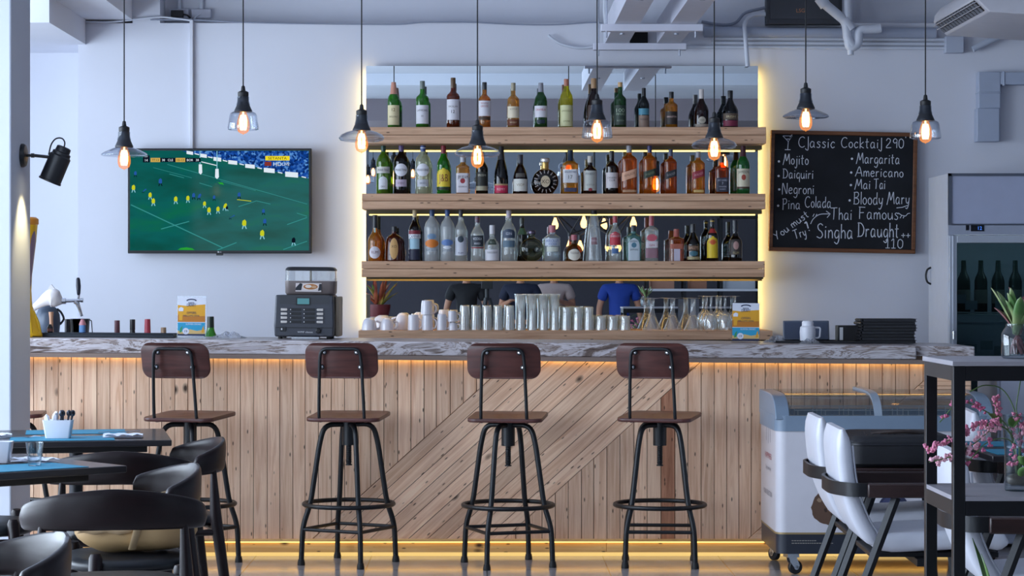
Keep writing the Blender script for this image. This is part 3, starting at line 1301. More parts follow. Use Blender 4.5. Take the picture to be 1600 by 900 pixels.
# ================================================================== CHALKBOARD
GLY = {
    'A': [[(0, 0), (.22, .55), (.42, 1), (.6, .5), (.72, 0)], [(.12, .36), (.62, .36)]],
    'B': [[(.08, 0), (.1, 1)], [(.02, .95), (.4, .98), (.52, .8), (.38, .58), (.1, .52), (.45, .45), (.56, .22), (.4, .03), (.0, .02)]],
    'C': [[(.62, .86), (.45, .98), (.2, .88), (.06, .5), (.16, .12), (.4, 0), (.62, .12)]],
    'D': [[(.1, 0), (.1, 1)], [(0, .95), (.35, .92), (.6, .55), (.45, .1), (0, .0)]],
    'F': [[(.1, 0), (.12, 1)], [(.02, 1), (.6, .98)], [(.12, .52), (.48, .54)]],
    'M': [[(0, -.08), (.16, .5), (.26, 1), (.36, .55), (.44, .32), (.6, .7), (.72, 1), (.76, .5), (.82, 0)]],
    'N': [[(.06, -.1), (.1, 1), (.34, .45), (.56, 0), (.6, 1.02)]],
    'P': [[(.1, -.1), (.12, 1)], [(.02, .95), (.38, .98), (.5, .74), (.36, .5), (.12, .46)]],
    'S': [[(.56, .88), (.36, 1), (.14, .86), (.2, .6), (.46, .42), (.54, .18), (.34, 0), (.04, .1)]],
    'T': [[(0, .96), (.66, 1)], [(.34, .98), (.33, .4), (.3, 0)]],
    'Y': [[(0, 1), (.24, .52)], [(.56, 1), (.3, .5), (.12, 0)]],
    'a': [[(.42, .5), (.2, .56), (.06, .28), (.16, 0), (.36, .14), (.42, .5), (.42, .1), (.5, 0)]],
    'c': [[(.42, .46), (.24, .56), (.06, .28), (.2, 0), (.42, .1)]],
    'd': [[(.42, .48), (.2, .54), (.06, .26), (.18, 0), (.38, .12), (.42, .5)], [(.44, 1), (.42, .4), (.46, 0)]],
    'e': [[(.06, .3), (.4, .36), (.36, .54), (.18, .54), (.06, .26), (.2, 0), (.44, .1)]],
    'g': [[(.42, .5), (.2, .56), (.06, .28), (.18, .02), (.38, .16), (.42, .5), (.42, -.1), (.26, -.38), (.04, -.26)]],
    'h': [[(.08, 1), (.08, 0)], [(.08, .36), (.26, .56), (.4, .4), (.42, 0)]],
    'i': [[(.1, .55), (.1, 0)], [(.08, .74), (.16, .8)]],
    'j': [[(.2, .55), (.2, -.15), (.08, -.36), (-.04, -.24)], [(.2, .72), (.26, .78)]],
    'k': [[(.08, 1.02), (.08, -.05)], [(.4, .58), (.1, .24), (.44, -.02)]],
    'l': [[(.1, 1.02), (.1, 0)]],
    'L': [[(.2, 1.02), (.2, -.14), (.06, -.24), (-.06, -.1)]],
    'm': [[(.06, .55), (.06, 0)], [(.06, .36), (.22, .56), (.32, .38), (.33, 0)], [(.33, .36), (.48, .56), (.58, .38), (.6, 0)]],
    'n': [[(.08, .55), (.08, 0)], [(.08, .36), (.26, .56), (.4, .4), (.42, 0)]],
    'o': [[(.24, .56), (.08, .4), (.08, .14), (.24, 0), (.4, .14), (.4, .4), (.24, .56)]],
    'q': [[(.42, .5), (.2, .56), (.06, .28), (.18, .02), (.38, .16), (.42, .5)], [(.42, .5), (.42, -.36)]],
    'r': [[(.08, .55), (.08, 0)], [(.08, .3), (.2, .52), (.36, .5)]],
    's': [[(.38, .48), (.22, .56), (.1, .44), (.34, .2), (.24, .0), (.04, .06)]],
    't': [[(.18, .9), (.17, .1), (.3, 0)], [(.02, .58), (.36, .6)]],
    'u': [[(.06, .55), (.08, .14), (.22, 0), (.38, .16), (.42, .55)], [(.42, .5), (.46, 0)]],
    'y': [[(.06, .55), (.1, .2), (.24, .08), (.4, .3)], [(.42, .55), (.36, 0), (.2, -.36), (.02, -.3)]],
    '0': [[(.3, 1), (.1, .8), (.08, .25), (.28, 0), (.5, .2), (.52, .75), (.3, 1)]],
    '1': [[(.02, .8), (.22, 1), (.22, 0)], [(.02, 0), (.42, 0)]],
    '2': [[(.06, .76), (.22, 1), (.46, .88), (.42, .58), (.06, .04), (.56, .04)]],
    '9': [[(.46, .84), (.26, 1), (.08, .74), (.24, .52), (.46, .7), (.46, .84), (.44, 0)]],
    '+': [[(0, .5), (.5, .52)], [(.25, .8), (.25, .22)]],
    '!': [[(.04, 1), (.26, 1.05), (.14, .36)], [(.1, .1), (.16, .14)]],
    '"': [[(.10, 1), (.0, .55)], [(.30, 1), (.20, .55)]],
}


def ribbon(mb, pts, w, y, mat=0):
    n = len(pts)
    v = []
    for i, p in enumerate(pts):
        a, b = pts[max(0, i - 1)], pts[min(n - 1, i + 1)]
        dx, dz = b[0] - a[0], b[1] - a[1]
        l = math.hypot(dx, dz) or 1
        nx, nz = -dz / l * w / 2, dx / l * w / 2
        v += [(p[0] + nx, y, p[1] + nz), (p[0] - nx, y, p[1] - nz)]
    mb.add(v, [(2 * i, 2 * i + 1, 2 * i + 3, 2 * i + 2) for i in range(n - 1)], mat)


def chalk(mb, s, x, z, w, h, y, sw, rot=0.0):
    """handwriting from (x,z) baseline-left, filling width w, capital height h"""
    adv = []
    for ch in s:
        if ch == ' ':
            adv.append(.34)
        else:
            adv.append(max(p[0] for st in GLY[ch] for p in st) + .13)
    k = w / (sum(adv) - .13)
    cx = 0
    ca, sa = math.cos(rot), math.sin(rot)
    for ch, a in zip(s, adv):
        if ch != ' ':
            for st in GLY[ch]:
                q = [(p.x, p.y) for p in spline([(c[0], c[1], 0) for c in st], 5)] if len(st) > 2 else [Vector(c) for c in st]
                q = [((cx + p[0]) * k, p[1] * h) for p in q]
                ribbon(mb, [(x + p[0] * ca - p[1] * sa, z + p[0] * sa + p[1] * ca) for p in q], sw, y)
        cx += a


YC = 13.95
t = thing('chalkboard', 'wood-framed black chalkboard listing cocktails in white handwriting', 'chalkboard', (WX(1317, YC), YC, WZ(300, YC)))
t.rotation_euler = (0, .0195, 0)
k = YC / F
bw, bh = 114.5 * k, 94.5 * k
fw = 6.2 * k
mb = MB()
for (a, b, c, d) in ((-bw, bw, bh - fw, bh), (-bw, bw, -bh, -bh + fw), (-bw, -bw + fw, -bh + fw, bh - fw), (bw - fw, bw, -bh + fw, bh - fw)):
    mb.box(a, b, -.018, .02, c, d)
build('frame', mb, WOOD('walnut_frame', '7a4c2c', '5c351d', vary=.1, knots=0, dots=False, rough=.45), t, bevel=.004, grain=0)


def SLATE():
    m, nt, out = newmat('chalkboard_black')
    N, L = nt.nodes.new, nt.links.new
    tc = N('ShaderNodeTexCoord')
    n = N('ShaderNodeTexNoise')
    n.inputs['Scale'].default_value = 6
    n.inputs['Detail'].default_value = 8
    L(tc.outputs['Object'], n.inputs[0])
    r = N('ShaderNodeValToRGB')
    r.color_ramp.elements[0].color = lin('0c0d11')
    r.color_ramp.elements[1].color = lin('20232a')
    L(n.outputs[0], r.inputs[0])
    b = N('ShaderNodeBsdfPrincipled')
    b.inputs['Roughness'].default_value = .7
    b.inputs['Specular IOR Level'].default_value = .25
    L(r.outputs[0], b.inputs['Base Color'])
    L(b.outputs[0], out.inputs[0])
    return m


build('slate', MB().box(-bw + fw * .8, bw - fw * .8, -.006, .015, -bh + fw * .8, bh - fw * .8), SLATE(), t, smooth=0)
mb = MB()
yy = -.0064


def cb(x, y):        # board coordinates from the 1105-wide crop of the photograph
    px, py = 1190 + x * .2443, 190 + y * .2444
    a, b = (px - 1317) * k, (300 - py) * k
    c, s_ = math.cos(.0195), math.sin(.0195)
    return a * c - b * s_, a * s_ + b * c


def cw(s, x0, yb, x1, h, sw=4.6, rot=0.0):
    a = cb(x0, yb)
    chalk(mb, s, a[0], a[1], (x1 - x0) * .2443 * k, h * .2444 * k, yy, sw * .2443 * k, rot)


cw('CLassic', 232, 164, 466, 68)
cw('CocktaiL', 505, 166, 765, 66)
cw('290', 792, 168, 905, 60)
cw('++', 908, 116, 964, 48)
cw('Mojito', 136, 272, 296, 66)
cw('Daiquiri', 134, 362, 328, 62)
cw('Negroni', 128, 460, 332, 66)
cw('Pina', 130, 558, 244, 66)
cw('Colada', 274, 548, 442, 70)
cw('Margarita', 604, 266, 880, 66)
cw('Americano', 598, 350, 902, 62)
cw('Mai', 594, 430, 692, 62)
cw('Tai', 716, 430, 788, 64)
cw('Bloody', 586, 528, 772, 78)
cw('Mary', 800, 526, 942, 76)
cw('Thai', 440, 626, 574, 76)
cw('Famous', 618, 622, 872, 76)
cw('Singha', 348, 744, 580, 92, 5.5)
cw('Draught', 612, 736, 874, 92, 5.5)
cw('110', 790, 808, 900, 58)
cw('++', 892, 752, 948, 48)
cw('You must', 96, 756, 352, 48, 4.6, .65)
cw('Try', 212, 752, 290, 58, 4.8, .33)
cw('!', 300, 706, 316, 60, 8, .5)
cw('"', 326, 630, 352, 40)
cw('"', 884, 640, 912, 40)
for (x, y) in ((110, 255), (108, 348), (112, 434), (105, 538), (577, 238), (572, 326), (570, 406), (562, 504)):
    a = cb(x, y)
    mb.add([(a[0] + 7.5 * .2443 * k * math.cos(i * PI / 5), yy, a[1] + 7.5 * .2443 * k * math.sin(i * PI / 5)) for i in range(10)], [tuple(range(10))])
for st in ([(135, 92), (196, 92), (170, 128), (135, 92)], [(170, 128), (166, 178)], [(148, 180), (184, 180)], [(158, 112), (182, 112)], [(180, 100), (198, 78)],
           [(312, 655), (330, 622), (370, 594), (432, 590)], [(412, 572), (438, 590), (418, 614)], [(872, 584), (896, 600), (920, 604), (934, 588), (948, 586)], [(862, 552), (900, 548), (932, 536)]):
    q = [cb(*p) for p in st]
    q = [(p.x, p.y) for p in spline([(c[0], c[1], 0) for c in q], 5)] if len(q) == 4 and st[0] != st[-1] else q
    ribbon(mb, q, 4.6 * .2443 * k, yy)
build('chalk_writing', mb, P('d4d8e2', .9), t, smooth=0)


# ================================================================== BOTTLES
YB = 13.73
KB = YB / F

# (radius share, height share, section exponent) from base to mouth
SHAPES = {
    'wine': [(.94, 0), (1, .012), (1, .56), (.97, .61), (.82, .67), (.55, .735), (.38, .79), (.34, .85), (.33, 1)],
    'whisky': [(.94, 0), (1, .012), (1, .58), (.98, .62), (.88, .665), (.62, .70), (.42, .735), (.36, .78), (.34, 1)],
    'green': [(.94, 0), (1, .012), (1, .55), (.98, .60), (.86, .68), (.62, .74), (.44, .80), (.36, .88), (.34, 1)],
    'square': [(.93, 0, 5), (1, .012, 5), (1, .64, 5), (.95, .68, 4), (.72, .725, 3), (.44, .76, 2), (.36, .80, 2), (.34, 1, 2)],
    'squaretall': [(.93, 0, 4), (1, .012, 4), (1, .66, 4), (.97, .71, 4), (.82, .76, 3), (.5, .80, 2), (.36, .83, 2), (.34, 1, 2)],
    'tall': [(.94, 0), (1, .012), (1, .60), (.96, .68), (.80, .755), (.55, .81), (.38, .85), (.33, .90), (.32, 1)],
    'champ': [(.96, 0), (1, .012), (1, .30), (.95, .42), (.80, .56), (.58, .68), (.42, .78), (.34, .86), (.32, 1)],
    'cognac': [(.96, 0), (1, .012), (1.0, .30), (.96, .42), (.82, .55), (.60, .66), (.42, .73), (.36, .78), (.34, 1)],
    'onion': [(.92, 0), (1, .02), (1.0, .40), (.96, .48), (.78, .57), (.52, .66), (.36, .74), (.31, .80), (.30, 1)],
    'flask': [(.95, 0), (1, .02), (1.0, .10), (.97, .40), (.88, .60), (.74, .70), (.40, .765), (.27, .80), (.25, 1)],
    'cone': [(.96, 0), (1, .012), (.99, .10), (.86, .40), (.66, .70), (.46, .88), (.40, .92), (.34, .95), (.34, 1)],
    'rumround': [(.94, 0), (1, .012), (1, .40), (.96, .47), (.80, .54), (.52, .60), (.38, .655), (.34, .72), (.33, 1)],
    'squat': [(.96, 0), (1, .02), (1, .30), (.94, .44), (.74, .56), (.46, .63), (.34, .68), (.32, 1)],
    'absolut': [(.94, 0), (1, .012), (1, .60), (.95, .66), (.72, .71), (.44, .74), (.40, .79), (.40, 1)],
}
CAPH = dict(wine=.86, whisky=.83, green=.84, square=.83, squaretall=.86, tall=.88, champ=.72, cognac=.80, onion=.80, flask=.86, cone=.93, rumround=.72, squat=.74, absolut=.80)


def prof_at(pr, u):
    for i in range(len(pr) - 1):
        a, b = pr[i], pr[i + 1]
        if a[1] <= u <= b[1]:
            t = (u - a[1]) / ((b[1] - a[1]) or 1)
            ea = a[2] if len(a) > 2 else 2
            eb = b[2] if len(b) > 2 else 2
            return a[0] + (b[0] - a[0]) * t, ea + (eb - ea) * t
    return pr[-1][0], 2


def smoothprof(pr, k=4):
    q = spline([(p[0], p[1], p[2] if len(p) > 2 else 2) for p in pr[1:]], k)
    f0 = pr[0] if len(pr[0]) > 2 else (pr[0][0], pr[0][1], 2)
    return [f0] + [(max(.02, p.x), p.y, max(2, p.z)) for p in q]


def bottle(px, w, ytop, ybase, zbase, shape, glass, cap, labels, label, group, name='bottle', Y=None, liquid=None, capfrac=None, caplines=None, frost=0):
    """labels: (ytop, ybottom, colour, width share, outline, texts, slope)"""
    Y = Y or YB
    k_ = Y / F
    ytop = max(ytop, {198.5: 0, 302.5: 226.8, 408: 328}.get(ybase, 0))
    h = (ybase - ytop) * k_
    R = w / 2 * k_
    X = WX(px, Y)
    pr = smoothprof(SHAPES[shape])
    if isinstance(glass, tuple):
        gm = GL(glass[0], glass[1] if len(glass) > 1 else None, frost=frost or .18, base=.06)  # coloured share put into plain bottles in place of backlit glow
    else:
        gm = glass
    body = [(p[0] * R, p[1] * h, p[2]) for p in pr]
    o = build(name, MB().lathe(body, 28), gm, smooth=50, loc=(X, Y, zbase + .0005))
    tag(o, label, 'bottle', group)
    if liquid:
        top = .70
        lp = [(max(.002, p[0] * R - .0016), max(.004, p[1] * h), p[2]) for p in pr if p[1] <= top]
        build('liquid', MB().lathe(lp, 24), GL(liquid, frost=0), o, smooth=50)
    cf = capfrac or CAPH[shape]
    rn = prof_at(pr, .97)[0] * R
    mb = MB()
    r0 = prof_at(pr, cf)[0] * R
    mb.lathe([(r0 + .0008, cf * h), (max(rn, prof_at(pr, cf + .02)[0] * R) + .0012, cf * h + .004), (rn + .0016, h * .985), (rn + .001, h + .001), (.001, h + .0015)], 18)
    if caplines:
        mb.lathe([(rn + .002, h * (cf * .45 + .55)), (rn + .002, h * (cf * .3 + .70))], 18, mat=1, cap=False)
    build('cap', mb, [P(cap, .35), P(caplines or 'c8b070', .35)], o)

    def surf(x, z, off):
        r, e = prof_at(pr, max(0, min(1, z / h)))
        r = r * R
        q = min(.995, abs(x) / r)
        return (x, -(r * (1 - q ** e) ** (1 / e)) - off, z)
    for li, lb in enumerate(labels):
        yt, yb, col, ws = lb[:4]
        outline = lb[4] if len(lb) > 4 else 'rect'
        texts = lb[5] if len(lb) > 5 else []
        slope = lb[6] if len(lb) > 6 else 0
        z1, z0 = (ybase - yt) * k_, (ybase - yb) * k_
        zc, hz = (z0 + z1) / 2, (z1 - z0) / 2
        mb = MB()
        nz, nx = 10, 14
        v, f = [], []
        for j in range(nz + 1):
            tz = -1 + 2 * j / nz
            if outline == 'oval':
                tz = math.sin(tz * PI / 2)
            z = zc + hz * tz
            r = prof_at(pr, max(0, min(1, z / h)))[0] * R
            hw_ = r * ws
            if outline == 'oval':
                hw_ = R * ws * math.sqrt(max(1e-4, 1 - tz * tz))
            elif outline == 'arch' and tz > 0.3:
                hw_ = r * ws * math.sqrt(max(.02, 1 - ((tz - .3) / .7) ** 2))
            hw_ = min(hw_, r * .985)
            for i in range(nx + 1):
                a = math.asin(min(1, hw_ / r)) * (-1 + 2 * i / nx)
                x = r * math.sin(a)
                v.append(surf(x, z + slope * x, .0005 + .0002 * li))
        for j in range(nz):
            for i in range(nx):
                q = j * (nx + 1) + i
                f.append((q, q + 1, q + nx + 2, q + nx + 1))
        mb.add(v, f, 0)
        mats = [P(col, .55)]
        for (s_, yc, hp, tc, *rest) in texts:
            mats.append(P(tc, .5))
            zt = (ybase - yc) * k_
            wd = rest[0] * k_ if rest else None
            put_text(mb, s_, 0, zt, hp * k_, lambda a, b: surf(a, b + slope * a, .0009 + .0002 * li), len(mats) - 1, wd)
        build('label', mb, mats, o, smooth=60)
    return o


G1, G2, G3 = ('bottles on the top shelf', 'bottles on the middle shelf', 'bottles on the lowest shelf')
GREEN = ('6cc050', '1e5a1e')
DGREEN = ('1d4a2a', '071a0c')
AMBER = ('f0b458', 'a85c1c')
LAMBER = ('f2c878', 'b07c30')
DBROWN = ('5a2a16', '1c0c06')
BLACKG = ('1a1a1e', '08080a')
CLEAR = ('f6f9f8', 'c2ccce')
CRM, WHT = 'd9cda4', 'dcdbe2'
z1_, z2_, z3_ = SH_Z


def T1(*a, **k):
    return bottle(a[0], a[1], a[2], 198.5, z1_, *a[3:7], a[7], G1, **k)


def T2(*a, **k):
    return bottle(a[0], a[1], a[2], 302.5, z2_, *a[3:7], a[7], G2, **k)


def T3(*a, **k):
    return bottle(a[0], a[1], a[2], 408, z3_, *a[3:7], a[7], G3, **k)


T1(615, 19, 127, 'green', GREEN, 'c9907c', [(163, 194, CRM, .95, 'rect', [('12', 170, 5, '6a5020'), ('SINGLE MALT', 181, 2.6, '54401c', 13)])], 'green bottle with cream label and pink foil neck, first on the top shelf', capfrac=.74)
T1(660, 20.5, 125, 'whisky', GREEN, '6b7670', [(163, 192, WHT, .95, 'rect', [('LAPHROAIG', 171, 3.4, '33333a', 16), ('10', 180, 3, '55555c')])], 'green glass whisky bottle with white label and grey-green cap')
T1(708, 20.5, 120, 'whisky', ('b0602c', '5a2410'), '5e4326', [(154, 186, WHT, .97, 'rect', [('MACALLAN', 165, 3, '5a4a44', 14), ('12', 173, 5, '33333a')])], 'brown whisky bottle with tall white label reading 12, tallest on the top shelf', capfrac=.80)
T1(757, 19, 127, 'whisky', AMBER, '26292e', [(156, 180, WHT, .97, 'rect', [('THE FAMOUS', 160, 2.8, 'a03038', 12), ('GROUSE', 164.5, 3.4, 'a03038', 12)]), (181, 186, '43301f', .97)], 'amber whisky bottle with a dark red bird on its white label', capfrac=.84)
T1(802, 18.5, 128, 'whisky', LAMBER, '9c937c', [(165, 183, 'e2d6bc', .97, 'rect', [('SCOTCH', 169, 2.6, '6a4a2a', 11)]), (185, 195, '6f3a22', .97, 'rect', [('WHISKY', 190, 2.6, 'dcc8a0', 11)])], 'amber whisky bottle with cream label and brown band below')
T1(845, 20, 128, 'green', ('54965a', '164a22'), '8d8f98', [(164, 182, WHT, .97, 'rect', [('DRAMBUIE', 170, 3.4, 'b03248', 15)]), (186, 191.5, '1d2b3c', .6)], 'green bottle with white label and red lettering, grey cap', capfrac=.80)
T1(885, 20.5, 122, 'green', ('e6e020', 'a09a10'), 'b0705a', [(163, 196, 'd3d2a2', .95, 'rect', [('LIMONCELLO', 172, 2.8, '6e6a28', 15), ('LIMONE', 188, 2.6, '6e6a28', 10)])], 'yellow lemon liqueur bottle with pale label and cork stopper', capfrac=.86)
T1(928, 25, 121, 'cognac', ('4a1710', '1a0604'), 'a07c56', [(163, 190, '3a2420', .8)], 'dark red-brown bottle with wooden stopper behind the drum pendant lamp')
T1(969, 19, 127, 'whisky', ('4c8c4c', '143a1a'), 'caa271', [(163, 194, '2a3a30', .97, 'rect', [('100', 171, 6, '9fb29a', 13), ('PIPERS', 177, 3.6, '8fa58a', 13), ('SCOTCH', 187, 2.4, '8fa58a', 11)])], 'dark green whisky bottle with pale number on its dark label, gold cap', capfrac=.90)
T1(1006, 17, 136, 'wine', ('14302c', '06120f'), '15151a', [(168, 178, '4c8ba0', .97, 'rect', []), (179, 197.5, '8c7668', .97, 'rect', [('FERNET', 185, 3, '3c2c26', 12)])], 'dark bottle with blue band over a tan label', capfrac=.80)
T1(1049, 19.5, 142, 'whisky', ('e4b048', '8e601c'), '15151a', [(173, 193, '2c2320', .97, 'rect', [('SINGLETON', 181, 2.6, 'd8b8b0', 15)])], 'stout amber bottle with black label and black cap')
T1(1096, 22.5, 138, 'onion', ('54180f', '200705'), 'cfc6c2', [(181, 192, 'b8b0a0', .52, 'oval', [('DOM', 186.5, 2.6, '5a4a3a', 6)]), (192.5, 197, 'a59c90', .9)], 'round-shouldered dark red bottle with white foil neck and round seal', capfrac=.76)
T1(1141, 25, 140, 'onion', BLACKG, '15151a', [(176, 186, '5a4a3c', .9, 'rect', [('IRISH', 181, 3.4, 'c8b890', 14)]), (187, 196, '7a2440', .92, 'rect', [])], 'black round-shouldered bottle with pink streak, last on the top shelf')

T2(599, 22, 222, 'tall', ('90ba48', '365c1a'), '1e4034', [(260, 270, 'c9c6c0', .9, 'rect', [('MARTINI', 265, 3.6, '26262c', 16)]), (275, 295, 'ced0d4', .62, 'arch', [('DRY', 291, 2.8, '30343c', 7)])], 'green vermouth bottle with small white label, first on the middle shelf')
T2(627, 24, 221, 'tall', ('2a1a20', '0e0a10'), '5b4a76', [(255, 275, 'd9d9e0', .82, 'oval', [('MARTINI', 265, 4, '20242c', 17)]), (280, 291, 'b8a9bc', .72, 'rect', [('ROSSO', 285.5, 3, '5a3a4a', 10)])], 'dark vermouth bottle with large round white label and purple cap')
T2(661, 24.5, 222, 'tall', ('eef0dc', 'b4bc9c'), '45588c', [(255, 275, 'dfdfe6', .82, 'oval', [('MARTINI', 265, 4, '20242c', 17)]), (280, 291, 'bcbfc6', .72, 'rect', [('BIANCO', 285.5, 3, '44506a', 10)])], 'clear vermouth bottle with large round white label and blue cap', caplines='cfd4de')
T2(693, 21, 225, 'green', ('58c050', '1a6a22'), '7d1f2b', [(262, 291, 'e3c93c', .97, 'arch', [('J&B', 277, 12, '7a2a1c', 14)]), (292, 296, '222a1c', .97)], 'green whisky bottle with yellow label and red cap')
T2(723, 20.5, 240, 'square', LAMBER, 'bcbcc4', [(270, 300.5, 'd6d2d8', .97, 'rect', [('JIM BEAM', 276, 5.4, '2a2630', 16), ('BOURBON', 291, 2.4, '55505c', 13)]), (278, 286, '9c3038', .38, 'oval')], 'squarish bourbon bottle with white label and red seal', capfrac=.80)
T2(753, 19, 236, 'wine', ('1c2a18', '0a120a'), '2a2a20', [(268, 290, '20231e', .95, 'rect', [('IRISH', 273, 3.6, 'b8b4a0', 12)]), (290, 297, 'a09c84', .95)], 'near-black bottle with dark label hanging-lamp side, behind the lowest pendant bulb')
T2(783, 22, 228, 'champ', BLACKG, '24242a', [(289, 301, 'c0244c', .93, 'rect', [('REMY', 295, 4, 'e8b0bc', 13)]), (286.5, 289, 'b09468', .93)], 'black tapering bottle with pink-red label at its foot')
T2(813, 23, 241, 'cognac', ('4a2012', '1a0a06'), '2a2e3c', [(279, 298, 'd5d5cc', .92, 'rect', [('VSOP', 288, 4, '8a7a50', 12)]), (270, 276, '5a5650', .7)], 'brandy bottle with sloping shoulders and white label, left of the round decanter')
T2(891, 24.5, 234, 'square', ('f4c258', 'b07824'), '1d2f42', [(264, 285, 'd3d4d8', .93, 'rect', [('BALLANTINES', 268, 3.2, '34486a', 18), ('17', 276, 6, '5a5a54')]), (293, 299, '3c3d5a', .8, 'rect', [])], 'square amber whisky bottle with white label and dark blue cap', capfrac=.76)
T2(922, 21, 243, 'whisky', ('4e2416', '1a0a06'), 'c8c4bc', [(266, 297, 'b9bcb6', .93, 'rect', [('FINEST', 271, 3.6, '44505a', 14), ('SCOTCH', 288, 2.4, '6a6a68', 12)]), (293, 298, '8c2c36', .3, 'oval')], 'dark brown whisky bottle with grey-white label and white cap')
T2(956, 20, 235, 'whisky', ('35141a', '12060a'), '1b1b20', [(269, 293, 'cfc9cb', .95, 'rect', [('CANADIAN', 277, 3, '4a3c44', 14), ('CLUB', 281, 3, '4a3c44', 9)])], 'dark maroon whisky bottle with white label and black cap')
JW = ('e89440', '94481a')
T2(983, 24, 226, 'squaretall', JW, '9a9aa0', [(266, 279, 'd8a688', .97, 'rect', [('WALKER', 272, 4, '8a5a44', 17)], .32), (296, 300, 'b08a68', .9)], 'square amber bottle with slanted peach label and silver cap')
T2(1015, 20, 227, 'squaretall', ('eaa03c', '96581a'), '3d3a6a', [(265, 276, '2a3a2c', .97, 'rect', [('WALKER', 270.5, 4, '7c8a6c', 14)], .32)], 'square amber bottle with slanted green label and violet cap')
T2(1048, 18.5, 233, 'squaretall', ('d88038', '843a14'), '4a4f6a', [(266, 277, '24262c', .97, 'rect', [('WALKER', 271.5, 4, '8c8c90', 13)], .32)], 'square amber bottle with slanted black label and slate cap')
T2(1091, 20, 236, 'squaretall', ('f0b048', 'a4621c'), '94919a', [(266, 277, '8c2434', .97, 'rect', [('WALKER', 271.5, 4, 'd0909c', 14)], .32), (296, 300, 'cfae6a', .8)], 'square amber bottle with slanted red label and silver cap')
T2(1128, 20.5, 243, 'square', ('c8702c', '642c0c'), '3a2420', [(277, 299, '2e3140', .93, 'rect', [('JACK DANIELS', 281, 3, 'b4b6c4', 15), ('7', 286, 4, 'b4b6c4'), ('TENNESSEE', 291, 2.2, 'b4b6c4', 12), ('WHISKEY', 295, 2.2, 'b4b6c4', 10)])], 'square brown whiskey bottle with black label')
T2(1161, 20.5, 227, 'green', ('4cae68', '145428'), '44202a', [(263, 291, 'd3ccb2', .96, 'rect', [('JAMESON', 268, 4, '3a3a34', 16)]), (272, 281, 'a04434', .34, 'oval'), (291, 294, '4a3020', .97)], 'green whiskey bottle with cream label and red seal, last on the middle shelf', capfrac=.78)

T3(586, 22.5, 336, 'rumround', ('ecb050', '9c5c1c'), '1c1e24', [(385, 404, 'd0cbd2', .78, 'oval', [('RUM', 394, 4.4, '6a2a3c', 10)]), (349, 363, '9fc0bc', .3)], 'amber rum bottle with round white label, first on the lowest shelf')
T3(616, 29, 354, 'flask', ('9a4c20', '3a1408'), '1a1a1e', [(372, 405, 'c89c62', .46, 'oval', [('XO', 385, 4, '4a3018')])], 'flask-shaped dark amber bottle with long oval tan label')
T3(648, 19, 328, 'wine', ('2c0c1c', '0c0610'), 'c8b488', [(360, 366, '7a1c2c', .97), (366, 372.5, 'e4e8ee', .97, 'rect', [('CAMPARI', 369.2, 5, '1d2c4a', 17)]), (373, 389, '9fc4d2', .8, 'rect', []), (390, 406, '1a1e38', .97)], 'bitter aperitif bottle with red band and pale blue label')
FROST = ('e4e8ea', 'c4ccd2')
T3(675, 24, 327, 'tall', FROST, '2b4670', [(374, 387, 'd87a28', .88, 'oval'), (365, 374, '6f8ca8', .6, 'oval', []), (388.5, 393, 'b9c0c6', .6, 'rect', [('GREY GOOSE', 390.6, 3.2, '55626e', 17)])], 'frosted vodka bottle with orange picture', frost=.35)
T3(699, 22, 326, 'tall', FROST, '36538a', [(374, 384, '5f80b8', .85, 'oval'), (384, 389, 'dadfe8', .6, 'oval'), (389, 393, 'b9c0c6', .6, 'rect', [('GREY GOOSE', 391, 3.2, '55626e', 16)])], 'frosted vodka bottle with blue picture', frost=.35)
T3(720, 19.5, 327, 'wine', CLEAR, '3a3a42', [(371, 399, 'c8ccd6', .95, 'rect', [('BLANCO', 367.2, 3.4, '4a3a22', 11), ('RUM', 395, 2.4, '4a4a70', 8)]), (368.5, 379, '33404a', .5, 'oval')], 'clear bottle with silver label and dark round badge')
T3(746, 20.5, 338, 'wine', CLEAR, '5a4456', [(368, 385, '2c3440', .92, 'rect', [('VODKA', 373, 4.2, 'cfd4dc', 14), ('RED', 380.5, 3, 'cfd4dc', 9)]), (386, 388, '8c3a44', .92)], 'clear bottle with dark upper label and striped red-blue cap', caplines='7c2c3c')
T3(769, 22.5, 352, 'rumround', CLEAR, 'd6d4da', [(390, 407, 'd6d6dc', .95, 'rect', [('TANQUERAY', 394.5, 3, '4a4a54', 16)]), (374, 382, '3a4a40', .6, 'rect', [('GIN', 378, 3.6, 'c0c8c0', 7)])], 'clear gin bottle with white label on its lower half', capfrac=.76)
T3(795, 23, 329, 'wine', CLEAR, 'b9b2bc', [(358, 372, '3c4a60', .8, 'arch', [('GIN', 365, 4.4, 'c4ccd8', 9)]), (376, 386, '5a7284', .8, 'rect', [])], 'clear bottle with silver cap and small blue-grey label')
T3(863, 25.5, 352, 'absolut', ('e6eef2', '9aaab8'), 'b86a74', [(372.5, 384, 'c3ccd8', .9, 'rect', [('ABSOLUT', 376, 4.6, '2f4f9a', 20), ('VODKA', 381.2, 4, '2f4f9a', 13)]), (386, 393, 'cdd2c6', .7, 'rect', [])], 'clear vodka bottle with blue lettering and pink cap', capfrac=.80)
T3(928, 25, 329, 'cone', ('f4f8fa', 'b6c2cc'), '1c2026', [(371, 382, '8a6a70', .42, 'rect', [('CRISTAL', 376, 3, 'd8c8cc', 9)])], 'tall clear cone-shaped bottle with dark stopper')
T3(961, 19, 338, 'wine', CLEAR, 'b64a56', [(362, 383, 'bf3644', .88, 'arch', [('SMIRNOFF', 369, 3.4, 'e8d0d4', 15)]), (388, 396, '4a6ea0', .55, 'rect', [])], 'clear vodka bottle with red shield label and red cap')
